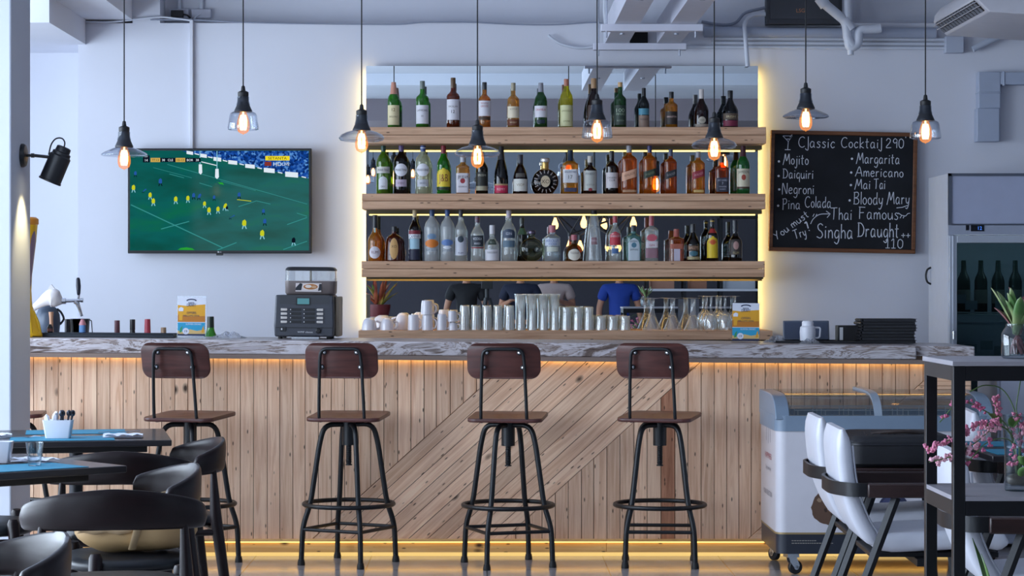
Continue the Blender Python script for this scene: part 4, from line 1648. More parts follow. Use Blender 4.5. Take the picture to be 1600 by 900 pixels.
T3(990, 22, 352, 'square', ('9cd4d0', '4a9aa0'), '20262c', [(372, 407, 'c3d0d8', .80, 'arch', [('BOMBAY', 377, 3, '3a4a54', 12), ('SAPPHIRE', 390, 3, '26404a', 13)]), (379, 387, '4a7a90', .36, 'oval')], 'pale turquoise square gin bottle with arched label')
T3(1018, 20.5, 337, 'square', CLEAR, 'a4505c', [(366, 377, 'c45c6c', .8, 'oval', []), (377, 387, 'd8d0d6', .9, 'rect', [('GIN', 383, 3.4, 'a03a4a', 8)]), (388, 403, '94707c', .95, 'rect', [])], 'clear gin bottle with red and pink label and red cap', capfrac=.78)
T3(1057, 23, 358, 'square', ('d88038', '7c3a12'), 'a85a50', [(381, 389, 'a8604c', .9, 'rect', []), (389, 407.5, 'c3bfd0', .42, 'rect', [])], 'square brown orange-liqueur bottle with white ribbon label', capfrac=.76)
T3(1083, 22, 350, 'onion', ('2a1612', '0e0806'), '1c1a1e', [(383, 392, '4a3828', .9, 'rect', [('BAILEYS', 387, 5, 'd8a888', 15)]), (392, 400, '3c6a78', .6, 'oval'), (401, 405.5, 'a89c74', .9)], 'dark round-shouldered cream liqueur bottle')
T3(1113, 18.5, 342, 'wine', ('33160c', '120804'), '1c1a1e', [(369, 403, 'e0c22c', .93, 'arch', [('KAHLUA', 378, 4, 'c03a24', 13)]), (374, 382.5, 'd86a30', .5, 'oval'), (357, 364, 'a03030', .8)], 'brown coffee liqueur bottle with tall yellow label', caplines='c8a838')
T3(1149, 21, 344, 'rumround', ('2c1410', '0e0604'), '1a1c26', [(374, 398, '38302c', .9, 'rect', [('RUM', 395, 4, 'a89a70', 9)]), (377, 390, 'b08a84', .42, 'oval')], 'dark rum bottle with portrait label, last on the lowest shelf')


# flat round decanters
def disc_bottle(px, w, ytop, ybase, zbase, glass, label, group, ribs, cap, neckcol, badge):
    R = w / 2 * KB
    h = (ybase - ytop) * KB
    o = build('decanter', disc_mesh(R), GL(*glass), smooth=45, loc=(WX(px, YB), YB, zbase + .0005))
    tag(o, label, 'bottle', group)
    zb = 2 * R * .95
    build('neck', MB().lathe([(R * .36, zb - .006), (R * .26, zb + .004), (R * .25, h * .88), (R * .27, h * .90)], 18), P(neckcol[0], .3, neckcol[1]) if isinstance(neckcol, tuple) else GL(neckcol), o)
    build('cap', MB().lathe([(R * .30, h * .88), (R * .34, h * .90), (R * .34, h * .97), (R * .28, h), (.001, h)], 18), P(cap, .3, .6), o)
    if ribs:
        mb = MB()
        for i in range(16):
            a = 2 * PI * i / 16 + .1
            c, s_ = math.cos(a), math.sin(a)
            mb.tube([(R * .62 * c, -R * .40, R * .96 + R * .62 * s_), (R * .86 * c, -R * .30, R * .96 + R * .86 * s_)], R * .045, 6)
        build('ribs', mb, P('b0a4a0', .15), o)
    mb = MB()
    mb.prism(circ(R * badge[1], 24, badge[4] * R, R * .96, R * badge[2]), -R * .45, -R * .40, 'y', 0)
    for (s_, dz, hh_, c_) in badge[3]:
        put_text(mb, s_, badge[4] * R, R * (.96 + dz), R * hh_, lambda a, b: (a, -R * .455, b), 1)
    build('label', mb, [P(badge[0], .5), P(badge[3][0][3], .5)], o, smooth=0)
    return o


def disc_mesh(R):
    v, f = [], []
    n = 36
    rings = [(.001, -.42), (.5, -.42), (.8, -.36), (.96, -.2), (1, 0), (.96, .2), (.8, .36), (.5, .42), (.001, .42)]
    for (q, y) in rings:
        for i in range(n):
            a = 2 * PI * i / n
            z = R * .96 + R * q * math.sin(a)
            v.append((R * q * math.cos(a), R * y, max(0, z)))
    for k_ in range(len(rings) - 1):
        for i in range(n):
            j = (i + 1) % n
            f.append((k_ * n + i, k_ * n + j, (k_ + 1) * n + j, (k_ + 1) * n + i))
    return MB().add(v, f)


disc_bottle(852, 41, 246, 302.5, z2_, ('5a2012', '240a06'), 'round ribbed brandy decanter with oval gold label and gold neck', G2, True, 'c4c0bc', ('b89858', .7), ('c6b698', .36, .44, [('XO', 0, .3, '4a3a28')], 0))
disc_bottle(831, 38, 360, 408, z3_, ('d8dcc8', '8a9078'), 'flat round clear bottle with dark cap on the lowest shelf', G3, False, '5a5060', 'dfe0d0', ('2a3230', .22, .22, [('P', 0, .26, 'c0c8c0')], .42))
# squat amber bottle with big oval label
T3(897, 27, 367, 'squat', ('9a6a24', '40280a'), 'b4606a', [(389, 407, 'd6d2c4', .72, 'oval', [('TEQUILA', 395, 3.2, '5a4a48', 13)])], 'squat dark amber bottle with oval white label and pink cap', capfrac=.80)
T3(816, 16, 340, 'wine', ('1a2a1c', '08100a'), '1e2218', [(356, 366, '5a7a5c', .96)], 'near-black bottle with green neck foil behind the flat round bottle', capfrac=.86, Y=13.80)

# ================================================================== CUPS AND GLASSES ON THE BASE BOARD
M_CHINA = P('e4e3ea', 0.22, 0, coat=.4)
YG = 13.68
KG = YG / F


def make_cup(px, ybase, w, h, label, kind='mug', handle=0.0, tilt=0.0, Y=YG, up=False):
    """white cup; upside down unless up"""
    k_ = Y / F
    R, H = w / 2 * k_, h * k_
    if kind == 'mug':
        pr = [(.80, 0), (.84, .04), (.90, .2), (.96, .6), (1, 1)]
    else:
        pr = [(.42, 0), (.46, .03), (.72, .16), (.90, .45), (.97, .75), (1, 1)]
    outer = [(r * R, z * H) for r, z in spline([(a, b, 0) for a, b in pr], 4) and [(p.x, p.y) for p in spline([(a, b, 0) for a, b in pr], 4)]]
    inner = [(max(.002, r - .0035), max(z, .006)) for r, z in outer[::-1]]
    mb = MB().lathe(outer + inner, 28)
    o = build('cup', mb, M_CHINA, smooth=60, loc=(WX(px, Y), Y, WZ(ybase, Y) if False else ZB1 + .0008))
    tag(o, label, 'cup', 'white cups on the base board')
    zz = .5 if kind == 'mug' else .62
    hp = [(R * .92, 0, H * .86), (R * 1.25, 0, H * .88), (R * 1.52, 0, H * .66), (R * 1.45, 0, H * .38), (R * .9, 0, H * .26)]
    build('handle', MB().tube(spline(hp, 5), R * .10, 8, flat=(1.0, 1.3)), M_CHINA, o, smooth=60)
    o.rotation_mode = 'XYZ'
    if not up:
        o.rotation_euler = (PI + tilt, 0, handle)
        o.location.z += H
    else:
        o.rotation_euler = (tilt, 0, handle)
    return o


def lift(o, dz):
    o.location.z += dz


c = []
c.append(make_cup(577, 516, 24, 19, 'white bowl-shaped cup turned upside down at the far left of the base board', 'bowl', .2))
c.append(make_cup(605, 516, 22, 19, 'white bowl-shaped cup upside down, second from the left end of the base board', 'bowl', .1))
c.append(make_cup(597, 516, 30, 22, 'white cup upside down in the back, between the two leftmost cups', 'bowl', .6, Y=13.85))
c.append(make_cup(629, 516, 24, 26, 'white cup upside down left of the front mugs, its handle to the left', 'bowl', 2.9, Y=13.79))
c.append(make_cup(646, 516, 18, 24, 'white mug upside down in the front row, leftmost of the mugs', 'mug', -.15))
c.append(make_cup(668, 516, 18, 24, 'white mug upside down carrying another mug on top', 'mug', -.1))
u = make_cup(667, 516, 19, 22, 'white mug set on top of an upside-down mug, highest of the cups', 'mug', .05)
lift(u, 24 * KG + .001)
c.append(make_cup(690.5, 516, 16, 25, 'white mug upside down just right of the two-high mugs', 'mug', -.2))
c.append(make_cup(708, 516, 15, 13, 'low white cup upside down nearest the ribbed tumblers', 'bowl', -.3))
u = make_cup(707, 516, 15, 17, 'white mug stacked over the low cup beside the tumblers', 'mug', -.1)
lift(u, 13 * KG + .001)
c.append(make_cup(655, 516, 26, 27, 'white cup upside down in the back row behind the mugs', 'bowl', 1.2, Y=13.87))
c.append(make_cup(694, 516, 20, 31, 'tall white mug upside down in the back row near the tumblers', 'mug', -.6, Y=13.84))

M_CLEARG = GL('fbfcfc', 'ccd6da', refl=1.0, facing=.3, frost=.08, base=.09)
M_RIBG = GL('fafcfc', 'c8d4d8', refl=1.0, facing=.35, frost=.2, base=.13)  # diffuse share put in so the ribbed glass looks brightly lit


def rib_lathe(prof, n, amp, wall=.0022):
    """fluted glass wall"""
    v, f = [], []
    m_ = n * 2
    prs = prof + [(max(.002, r - wall), max(z, .007)) for r, z in prof[::-1]]
    for q, (r, z) in enumerate(prs):
        for i in range(m_):
            a = 2 * PI * i / m_
            rr = r * (1 + (amp if (i % 2) else -amp)) if q < len(prof) else r * (1 - amp)
            v.append((rr * math.cos(a), rr * math.sin(a), z))
    L_ = len(prs)
    for j in range(L_ - 1):
        for i in range(m_):
            i2 = (i + 1) % m_
            f.append((j * m_ + i, j * m_ + i2, (j + 1) * m_ + i2, (j + 1) * m_ + i))
    f.append(tuple(range(m_))[::-1])
    f.append(tuple(range((L_ - 1) * m_, L_ * m_)))
    return MB().add(v, f)


def glass_row(name, proto_mb, H, xs, Y, cat, group, labels, mat=None, flip=True, dz=0.0):
    pr = None
    for i, px in enumerate(xs):
        loc = (WX(px, Y), Y, ZB1 + .0008 + (H if flip else 0) + dz)
        if pr is None:
            pr = build(name, proto_mb, mat or M_RIBG, smooth=40, loc=loc)
            tag(pr, labels[0], cat, group)
            o = pr
        else:
            o = dup(pr, labels[i], loc)
        o.rotation_euler = (PI if flip else 0, 0, random.uniform(0, 3))
    return pr


# low ribbed tumblers, two deep and stacked
R, H = 8.2 * KG, 38 * KG
mb = rib_lathe([(R * .80, 0), (R * .84, .004), (R * .92, H * .5), (R, H * .97), (R * 1.0, H)], 14, .018)
xs = [726, 743.5, 761, 778.5, 796]
for row, Y in enumerate((13.68, 13.80)):
    glass_row('tumbler', mb, H, xs, Y, 'glass', 'ribbed tumblers beside the cups', ['upside-down ribbed tumbler beside the white cups, ' + ordn(i) + ' from the left in the ' + ('front' if row == 0 else 'rear') + ' row' for i in range(5)])
# tall flared beer glasses
H = 56 * KG
R = 8.4 * KG
mb = rib_lathe([(R * 1.0, 0), (R * 1.0, .004), (R * .93, .012), (R * .80, H * .30), (R * .74, H * .6), (R * .80, H * .9), (R * .84, H)], 9, .03)
xs = [814, 831.7, 849.4, 867]
for row, Y in enumerate((13.68, 13.80)):
    glass_row('beer_glass', mb, H, xs, Y, 'glass', 'tall fluted beer glasses', ['tall fluted beer glass, ' + ordn(i) + ' from the left in the ' + ('front' if row == 0 else 'rear') + ' row of tall glasses' for i in range(4)])
H = 36 * KG
R = 8.3 * KG
mb = rib_lathe([(R * .86, 0), (R * .92, .005), (R * .84, H * .22), (R * .90, H * .5), (R, H)], 10, .03)
xs = [885, 902.5, 920]
for row, Y in enumerate((13.68, 13.80)):
    glass_row('water_glass', mb, H, xs, Y, 'glass', 'medium water glasses', ['upside-down medium glass right of the tall ones, ' + ordn(i) + ' from the left in the ' + ('front' if row == 0 else 'rear') + ' row' for i in range(3)])
H = 22 * KG
R = 8.8 * KG
mb = rib_lathe([(R * .84, 0), (R * .90, .004), (R * .84, H * .3), (R, H)], 10, .02)
xs = [938.5, 957.5, 976.5]
for row, Y in enumerate((13.68, 13.80)):
    glass_row('rocks_glass', mb, H, xs, Y, 'glass', 'low rocks glasses', ['low upside-down rocks glass, ' + ordn(i) + ' from the left in the ' + ('front' if row == 0 else 'rear') + ' row of low glasses' for i in range(3)])
# stemmed cocktail glasses, bowl down
H = 50 * KG
R = 15.2 * KG
pr = [(R * .78, 0), (R * .80, .0016), (R * .28, .004), (R * .24, .010), (R * .22, H * .2), (R * .24, H * .44), (R * .36, H * .54), (R * .62, H * .74), (R * .96, H * .98), (R, H)]
inn = [(R * .985, H), (R * .94, H * .97), (R * .60, H * .745), (R * .30, H * .56), (.002, H * .52)]
xs = [1019, 1051, 1083]
mbs = MB().lathe(pr + inn, 32)
glass_row('cocktail_glass', mbs, H, xs, 13.68, 'glass', 'stemmed glasses standing bowl down', ['stemmed cocktail glass standing on its rim, ' + ordn(i) + ' from the low rocks glasses' for i in range(3)], M_CLEARG)
H = 53 * KG
R = 10.4 * KG
pr = [(R * .80, 0), (R * .82, .0016), (R * .22, .004), (R * .17, .012), (R * .15, H * .38), (R * .30, H * .45), (R * .80, H * .56), (R, H * .74), (R * .95, H)]
inn = [(R * .93, H), (R * .97, H * .74), (R * .78, H * .575), (.002, H * .48)]
for row, Y, xs in ((0, 13.68, [1111, 1133]), (1, 13.84, [1104, 1126, 1148])):
    glass_row('wine_glass', MB().lathe(pr + inn, 32), H, xs, Y, 'glass', 'stemmed glasses standing bowl down', ['upside-down wine glass left of the beer card, ' + ordn(i) + ' from the left in the ' + ('front' if row == 0 else 'rear') + ' row' for i in range(len(xs))], M_CLEARG)


# ================================================================== THINGS ON THE BAR COUNTER
def on_bar(px, Y):
    return (WX(px, Y), Y, ctop(WX(px, Y)) + .0006)


# ---- coffee machine with bean hopper
YK = 12.36
KK = YK / F
t = thing('coffee_machine', 'dark grey push-button coffee machine with clear bean hopper on the bar', 'coffee machine', on_bar(478, YK))
t.rotation_euler.y = .0082
W2 = 47 * KK
HB = 68 * KK


def cm(x, y):        # photo -> local front face
    return (x - 478) * KK, (530 - y) * KK


mb = MB()
body = [(-W2 * .96, .012), (W2 * .96, .012), (W2 * .985, HB * .3), (W2 * .95, HB), (-W2 * .94, HB), (-W2 * .985, HB * .3)]
mb.prism(body, -.14, .20, 'y')
M_CM = P('43464e', .38, .25)
bd = build('body', mb, M_CM, t, bevel=.008)
build('side_panel', MB().box(W2 * .97, W2 * 1.14, -.02, .19, .012, HB * .97), P('b5a994', .5), t, bevel=.006)
mb = MB()
for a in (-.8, .8):
    for b in (-.1, .15):
        mb.lathe([(.012, 0), (.012, .013)], 12, (W2 * a, b, 0))
mb.box(-W2 * .4, W2 * .5, -.15, -.05, .001, .012, 1)
build('feet', mb, [P('16171a', .6), P('9fa2a8', .25, .9)], t)
yf = -.1405
mb = MB()
mb.prism([cm(440, 476), cm(517, 476), cm(517, 462), cm(440, 462)], yf - .001, yf, 'y')
mb.prism([cm(434, 513), cm(522, 513), cm(522, 511.8), cm(434, 511.8)], yf - .001, yf, 'y', 1)
build('front_panel', mb, [P('36393f', .35), P('1a1b1e', .5)], bd, smooth=0)
mb = MB()
mb.prism([cm(465.5, 477.5), cm(488, 477.5), cm(488, 465.5), cm(465.5, 465.5)], yf - .003, yf - .001, 'y', 1)
mb.prism([cm(467.5, 476), cm(486, 476), cm(486, 467), cm(467.5, 467)], yf - .0036, yf - .003, 'y', 0)
build('display', mb, [EM('6fb2c4', .55), P('1c1e22', .4)], t, smooth=0)
for r in range(4):
    y = 484.5 + r * 6.3
    for x, s_ in ((447, 1), (503, -1)):
        a = cm(x, y)
        mb = MB().prism([(a[0] - .016, a[1] - .007), (a[0] + .016, a[1] - .0065), (a[0] + .019 * s_, a[1]), (a[0] + .016, a[1] + .0065), (a[0] - .016, a[1] + .007)] if s_ > 0 else
                        [(a[0] - .016, a[1] - .0065), (a[0] + .016, a[1] - .007), (a[0] + .016, a[1] + .007), (a[0] - .016, a[1] + .0065), (a[0] - .019, a[1])], yf - .006, yf, 'y')
        build('button', mb, P('c3bdb8', .3, .5), t, bevel=.0015)
    for x0, x1 in ((455.5, 474), (476.5, 495)):
        a, b = cm(x0, y + 2.3), cm(x1, y - 2.3)
        mb = MB().prism([a, (b[0], a[1]), b, (a[0], b[1])], yf - .002, yf, 'y', 0)
        mb.prism([(a[0] + .003, a[1] + .005), (a[0] + .008, a[1] + .005), (a[0] + .008, b[1] - .005), (a[0] + .003, b[1] - .005)], yf - .003, yf - .002, 'y', 1)
        build('drink_tag', mb, [P('191a1e', .4), P('cfcfd4', .4)], t, smooth=0)
mb = MB()
a = cm(480, 519)
put_text(mb, 'WMF classic', a[0], a[1], .010, lambda p, q: (p, yf - .0008, q), 0, 24 * KK)
build('lettering', mb, P('d4d6da', .4), bd, smooth=0)
a = cm(500.5, 517)
build('knob', MB().lathe([(.014, 0), (.014, .012), (.010, .016), (.0005, .0165)], 16, M=Matrix.Translation((a[0], yf, a[1])) @ Matrix.Rotation(PI / 2, 4, 'X')), P('111215', .4), t)
a = cm(444, 515)
build('switch', MB().box(a[0] - .010, a[0] + .022, yf - .004, yf, a[1] - .010, a[1] + .012).box(a[0] - .004, a[0] + .003, yf - .007, yf, a[1] - .004, a[1] + .006, 1), [P('1b1c20', .4), P('d8d8dc', .3)], t, bevel=.001)
# hopper
zh = HB
Wh = 39 * KK
Hh = 44 * KK
Mh = Matrix.Translation((cm(485, 530)[0], .03, zh))


def ring(w, d, z, r=.03):
    return [(p[0], p[1], z) for p in rrect(w, d, r, 5)]


def loft(mb, rings, mat=0, M=None, cap0=True, cap1=True):
    n = len(rings[0])
    v = [p for r in rings for p in r]
    f = []
    for k_ in range(len(rings) - 1):
        for i in range(n):
            j = (i + 1) % n
            f.append((k_ * n + i, k_ * n + j, (k_ + 1) * n + j, (k_ + 1) * n + i))
    if cap0:
        f.append(tuple(range(n))[::-1])
    if cap1:
        f.append(tuple(range((len(rings) - 1) * n, len(rings) * n)))
    mb.add(v, f, mat, M)
    return mb


mb = loft(MB(), [ring(Wh * 1.86, .20, 0), ring(Wh * 1.98, .22, Hh * .08), ring(Wh * 2.0, .224, Hh * .50)], M=Mh)
build('hopper', mb, P('746a68', .35), t, smooth=50)
mb = loft(MB(), [ring(Wh * 2.0, .224, Hh * .505), ring(Wh * 1.98, .222, Hh * .86)], M=Mh, cap0=False, cap1=False)
build('hopper_window', mb, GL('eef1f2', 'c4ccd0', frost=.10), t, smooth=50)
mb = loft(MB(), [ring(Wh * 1.99, .223, Hh * .86), ring(Wh * 1.97, .22, Hh * .92), ring(Wh * 1.84, .20, Hh * .985), ring(Wh * 1.6, .17, Hh)], M=Mh)
build('hopper_lid', mb, P('24262b', .35), t, smooth=50)
build('hopper_post', MB().box(-.006, .006, -.05, -.04, Hh * .5, Hh * .86, 0, Mh), P('7a6a48', .5), t)
# picture of a coffee cup on the hopper front
yq = -.113
mb = MB()


def hp(x, y):
    return (x - 485) * KK, (457.5 - y) * KK


mb.prism([hp(463, 452), hp(503, 452.5), hp(503.5, 439), hp(463.5, 439)], yq - .0008, yq, 'y', 0, Mh)
mb.prism([hp(463, 450), hp(472, 450), hp(474, 440), hp(470, 439), hp(463.5, 446)], yq - .0012, yq - .0008, 'y', 1, Mh)
mb.prism([hp(498, 451), hp(503, 450), hp(503.5, 440), hp(500, 440)], yq - .0012, yq - .0008, 'y', 1, Mh)
c0 = hp(486.5, 444.5)
mb.prism(circ(13 * KK, 20, c0[0], c0[1], 5.6 * KK), yq - .0016, yq - .0012, 'y', 2, Mh)
mb.prism(circ(11.2 * KK, 20, c0[0], c0[1], 4.4 * KK), yq - .002, yq - .0016, 'y', 3, Mh)
mb.prism(circ(5 * KK, 16, c0[0] - .012, c0[1] + .002, 2.4 * KK), yq - .0024, yq - .002, 'y', 2, Mh)
mb.prism(circ(4 * KK, 16, c0[0] + .018, c0[1] - .001, 2 * KK), yq - .0024, yq - .002, 'y', 4, Mh)
build('picture', mb, [P('d8cfcf', .5), P('1c222c', .5), P('e6dcd4', .5), P('b07038', .5), P('caa27c', .5)], t, smooth=0)


# ---- acrylic beer cards
def beer_card(px, Y, x0, x1, y0, y1, ybase, label):
    k_ = Y / F
    w, h = (x1 - x0) * k_, (y1 - y0) * k_
    t = thing('beer_card', label, 'sign', (WX((x0 + x1) / 2, Y), Y, ctop(WX(px, Y)) + .0006), 0, 'acrylic beer cards on the bar')
    t.rotation_euler.y = .0082
    zb = .012
    build('card_holder', MB().box(-w / 2 - .004, w / 2 + .004, -.003, .003, 0, h + .02).box(-w / 2 - .004, w / 2 + .004, -.03, .04, 0, .003), GL('f4f6f8', 'd0d6dc', refl=.9), t, smooth=0)
    mb = MB()
    yy = [-.0034]

    def q(u0, v0, u1, v1, m_):
        yy[0] -= .00012
        mb.add([(-w / 2 + w * u0, yy[0], zb + h * v0), (-w / 2 + w * u1, yy[0], zb + h * v0), (-w / 2 + w * u1, yy[0], zb + h * v1), (-w / 2 + w * u0, yy[0], zb + h * v1)], [(0, 1, 2, 3)], m_)

    def pg(pts, m_):
        yy[0] -= .00012
        mb.add([(-w / 2 + w * a, yy[0], zb + h * b) for a, b in pts], [tuple(range(len(pts)))], m_)
    q(0, 0, 1, 1, 0)
    pg([(0, .36), (1, .36), (1, .82), (.6, .80), (.3, .78), (0, .80)], 1)
    pg([(0, .36), (1, .36), (1, .52), (.5, .50), (0, .55)], 2)
    q(0, .05, 1, .345, 3)
    pg([(0, .05), (1, .05), (1, .17), (.7, .13), (.45, .17), (.2, .10), (0, .14)], 4)
    q(0, 0, 1, .05, 5)
    pg([(.05, .40), (.17, .40), (.19, .70), (.04, .70)], 1)
    pg([(.03, .64), (.20, .64), (.21, .72), (.12, .75), (.03, .71)], 0)
    pg([(.30 + .12 * math.cos(a * PI / 8), .12 + .085 * math.sin(a * PI / 8)) for a in range(16)], 0)
    pg([(.06, .08), (.14, .09), (.18, .26), (.10, .20)], 6)
    pg([(.86, .08), (.96, .09), (.95, .27), (.90, .20)], 1)
    arch = [(.5 + .19 * math.cos(PI * i / 10), .915 + .05 * math.sin(PI * i / 10)) for i in range(11)] + [(.5 + .15 * math.cos(PI * i / 10), .90 + .035 * math.sin(PI * i / 10)) for i in range(10, -1, -1)]
    yy[0] -= .00012
    for i in range(10):
        a, b, c_, d = arch[i], arch[i + 1], arch[20 - i], arch[21 - i]
        mb.add([(-w / 2 + w * p_[0], yy[0], zb + h * p_[1]) for p_ in (a, b, c_, d)], [(0, 1, 2, 3)], 5)
    for (s_, u, v_, hh_, ww, m_) in (('BEER', .5, .855, .05, .22, 5), ('DRAFT', .5, .80, .075, .34, 5), ('OFFERS', .5, .60, .06, .34, 5), ('WELCOME DRINK', .5, .525, .045, .6, 5), ('SUMMER DRINKS', .58, .305, .045, .56, 0), ('19', .30, .12, .06, .10, 5)):
        yy[0] -= .00012
        y0_ = yy[0]
        put_text(mb, s_, -w / 2 + w * u, zb + h * v_, h * hh_, lambda a, b: (a, y0_, b), m_, w * ww)
    build('printed_card', mb, [P('dfe4f0', .5), P('e3a62c', .5), P('c07a2a', .5), P('2f9fc8', .5), P('d8b878', .5), P('2c3658', .5), P('3f9a5c', .5)], t, smooth=0)


beer_card(299, 12.25, 277.5, 320.5, 464, 524, 529, 'upright acrylic card with beer advert beside the bottle tops on the left of the bar')
beer_card(1165, 12.2, 1144, 1186, 469.5, 528, 531, 'upright acrylic card with beer advert in front of the wine glasses')

# ---- black bar mat and spare bottles in the speed rail
xa, xb = WX(64, 12.3), WX(274, 12.3)
mb = MB()
mb.box(xa, xb, 12.22, 12.40, 0, .016).box(xa, xb, 12.22, 12.228, .016, .022).box(xa, xb, 12.392, 12.40, .016, .022)
o = build('bar_mat', mb, P('1d2630', .6), bevel=.002, loc=(0, 0, ctop((xa + xb) / 2) + .0035))
tag(o, 'long black rubber bar mat on the left of the counter', 'mat')
o.rotation_euler = (0, math.atan(.0082), 0)
o.location.z = ctop(0) + .0015
YR_ = 12.74
for (px, w, ytop, shp, gl, cap, capf, nm) in (
        (106, 21, 499, 'whisky', ('8a5a40', '3a2014'), '23242a', .80, 'brown bottle neck with black cap beside the black caddy'),
        (183, 18, 501, 'wine', CLEAR, '6a4048', .80, 'clear bottle with dark red and black cap, left of three behind the mat'),
        (207, 18, 499.5, 'wine', ('3c2a2e', '16100f'), '1e1e22', .84, 'dark bottle with black cap in the middle of three behind the mat'),
        (230.5, 19, 499, 'wine', CLEAR, 'b03848', .76, 'clear bottle with bright red cap behind the mat'),
        (255.5, 18, 512, 'wine', CLEAR, 'a8886c', .86, 'clear bottle with small tan cork behind the mat'),
        (329, 22, 495, 'green', GREEN, '26322a', .84, 'green bottle neck with dark cap right of the left beer card')):
    k_ = YR_ / F
    z0 = .861
    h = WZ(ytop, YR_) - z0
    yb = ytop + h / k_
    bottle(px, w * 1.28, ytop, yb, z0, shp, gl, cap, [], nm, 'spare bottles behind the counter', Y=YR_, capfrac=capf)

# ---- black caddy with straws behind the tap
o = thing('bar_caddy', 'black plastic caddy under the beer tap spout', 'caddy', on_bar(125, 12.46))
build('bin', loft(MB(), [[(p[0], p[1], z) for p in rrect(w, .09, .012, 4)] for (w, z) in ((.082, 0), (.094, .085), (.098, .088), (.098, .094), (.088, .094), (.076, .006))], cap1=True), P('16181c', .5), o, smooth=40)
build('wire_handle', MB().tube(fillet([(.05, 0, .088), (.062, 0, .085), (.068, 0, .004)], .01), .0025, 8), P('2a2c30', .4, .6), o)
o2 = bottle(129, 11, 505, 527, ctop(WX(129, 12.3)) + .018, 'absolut', ('4a6ab0', '2a3a70'), 'b87880', [(510, 525, '5a86b8', .9)], 'small blue and pink bottle standing on the bar mat', 'little bottles on the bar mat', Y=12.30, capfrac=.60)
o2 = bottle(78, 9, 513, 527, ctop(WX(78, 12.3)) + .018, 'absolut', ('3a2020', '1a0c0c'), '1c1c20', [(517, 524, '8a5a58', .9)], 'tiny dark bottle standing on the bar mat beside the tap', 'little bottles on the bar mat', Y=12.30, capfrac=.55)

# ---- white beer tap with chrome faucet
YTP = 12.5
KT = YTP / F
t = thing('beer_tap', 'white horn-shaped beer tap with chrome faucet and black lever', 'beer tap', on_bar(81, YTP))


def tp(x, y):
    return (x - 81) * KT, (529.5 - y) * KT


pts = [tp(81, 533.4), tp(81, 522), tp(80, 505), tp(79.5, 495)]
build('stem', MB().tube([(0, 0, 0), (0, 0, .004), (-.002, 0, .05), (-.003, 0, .10), (-.004, 0, .13)], [.021, .013, .010, .011, .014], 14), P('c89a7c', .4), t)
# horn: fat bulb, pinched crest up, tail to the left
hpts = [(tp(44, 493), .012), (tp(54, 485), .018), (tp(64, 478), .026), (tp(74, 472), .040), (tp(82, 470), .052), (tp(89, 473), .043), (tp(95, 475), .024), (tp(98, 475.5), .013)]
sp_ = spline([(p[0][0], 0, p[0][1]) for p in hpts], 5)
rr = [p.x for p in spline([(p[1], 0, 0) for p in hpts], 5)]
mb = MB().tube(sp_, rr, 22, flat=(.72, 1.0))
cr = [tp(62, 472), tp(72, 462), tp(80.5, 449), tp(87, 457), tp(93, 470), tp(84, 478)]
mb.prism(cr, -.014, .014, 'y')
build('horn', mb, P('e6e4e8', .2, 0, coat=.5), t, smooth=60, bevel=.006)
mb = MB()
mb.tube([(tp(97, 475.5)[0], 0, tp(97, 475.5)[1]), (tp(103, 475)[0], 0, tp(103, 475)[1])], .016, 14)
mb.tube([(tp(103, 475)[0], 0, tp(103, 475)[1]), (tp(128, 474)[0], 0, tp(128, 474)[1])], .0095, 12)
mb.tube([(tp(126, 474)[0], 0, tp(126, 474)[1]), (tp(130, 474)[0], 0, tp(130, 474)[1])], .012, 12)
mb.tube([(tp(117, 476)[0], 0, tp(117, 476)[1]), (tp(121, 479)[0], 0, tp(121, 479)[1]), (tp(124, 487)[0], 0, tp(124, 487)[1]), (tp(128, 499)[0], 0, tp(128, 499)[1])], [.012, .012, .009, .007], 12)
mb.tube([(tp(122, 474)[0], 0, tp(122, 474)[1]), (tp(123, 465)[0], 0, tp(123, 465)[1])], .007, 10)
build('faucet', mb, P('b9bcc2', .18, 1.0), t)
a, b = tp(122.8, 466), tp(122, 438.5)
build('lever', MB().tube([(a[0], 0, a[1]), (a[0], 0, a[1] + .01), (a[0] - .001, 0, a[1] + .05), (b[0], 0, b[1] - .008), (b[0], 0, b[1])], [.007, .010, .0135, .011, .006], 14), P('1a2030', .3), t)
# slate-blue rounded cover behind the tap
o = thing('ice_bucket', 'slate-blue rounded bucket behind the beer tap', 'bucket', on_bar(76, 12.60))
k_ = 12.6 / F
o.location.y = 12.58
build('bucket', MB().lathe([(.050, 0), (.062, .02), (.068, .07), (.064, .115), (.05, .145), (.028, .165), (.001, .17)], 24), P('4d5b70', .4), o)
build('handle', MB().tube(spline([(.066, 0, .06), (.086, 0, .09), (.072, 0, .125), (.05, 0, .145)], 5), .006, 8), P('1c2028', .4), o)

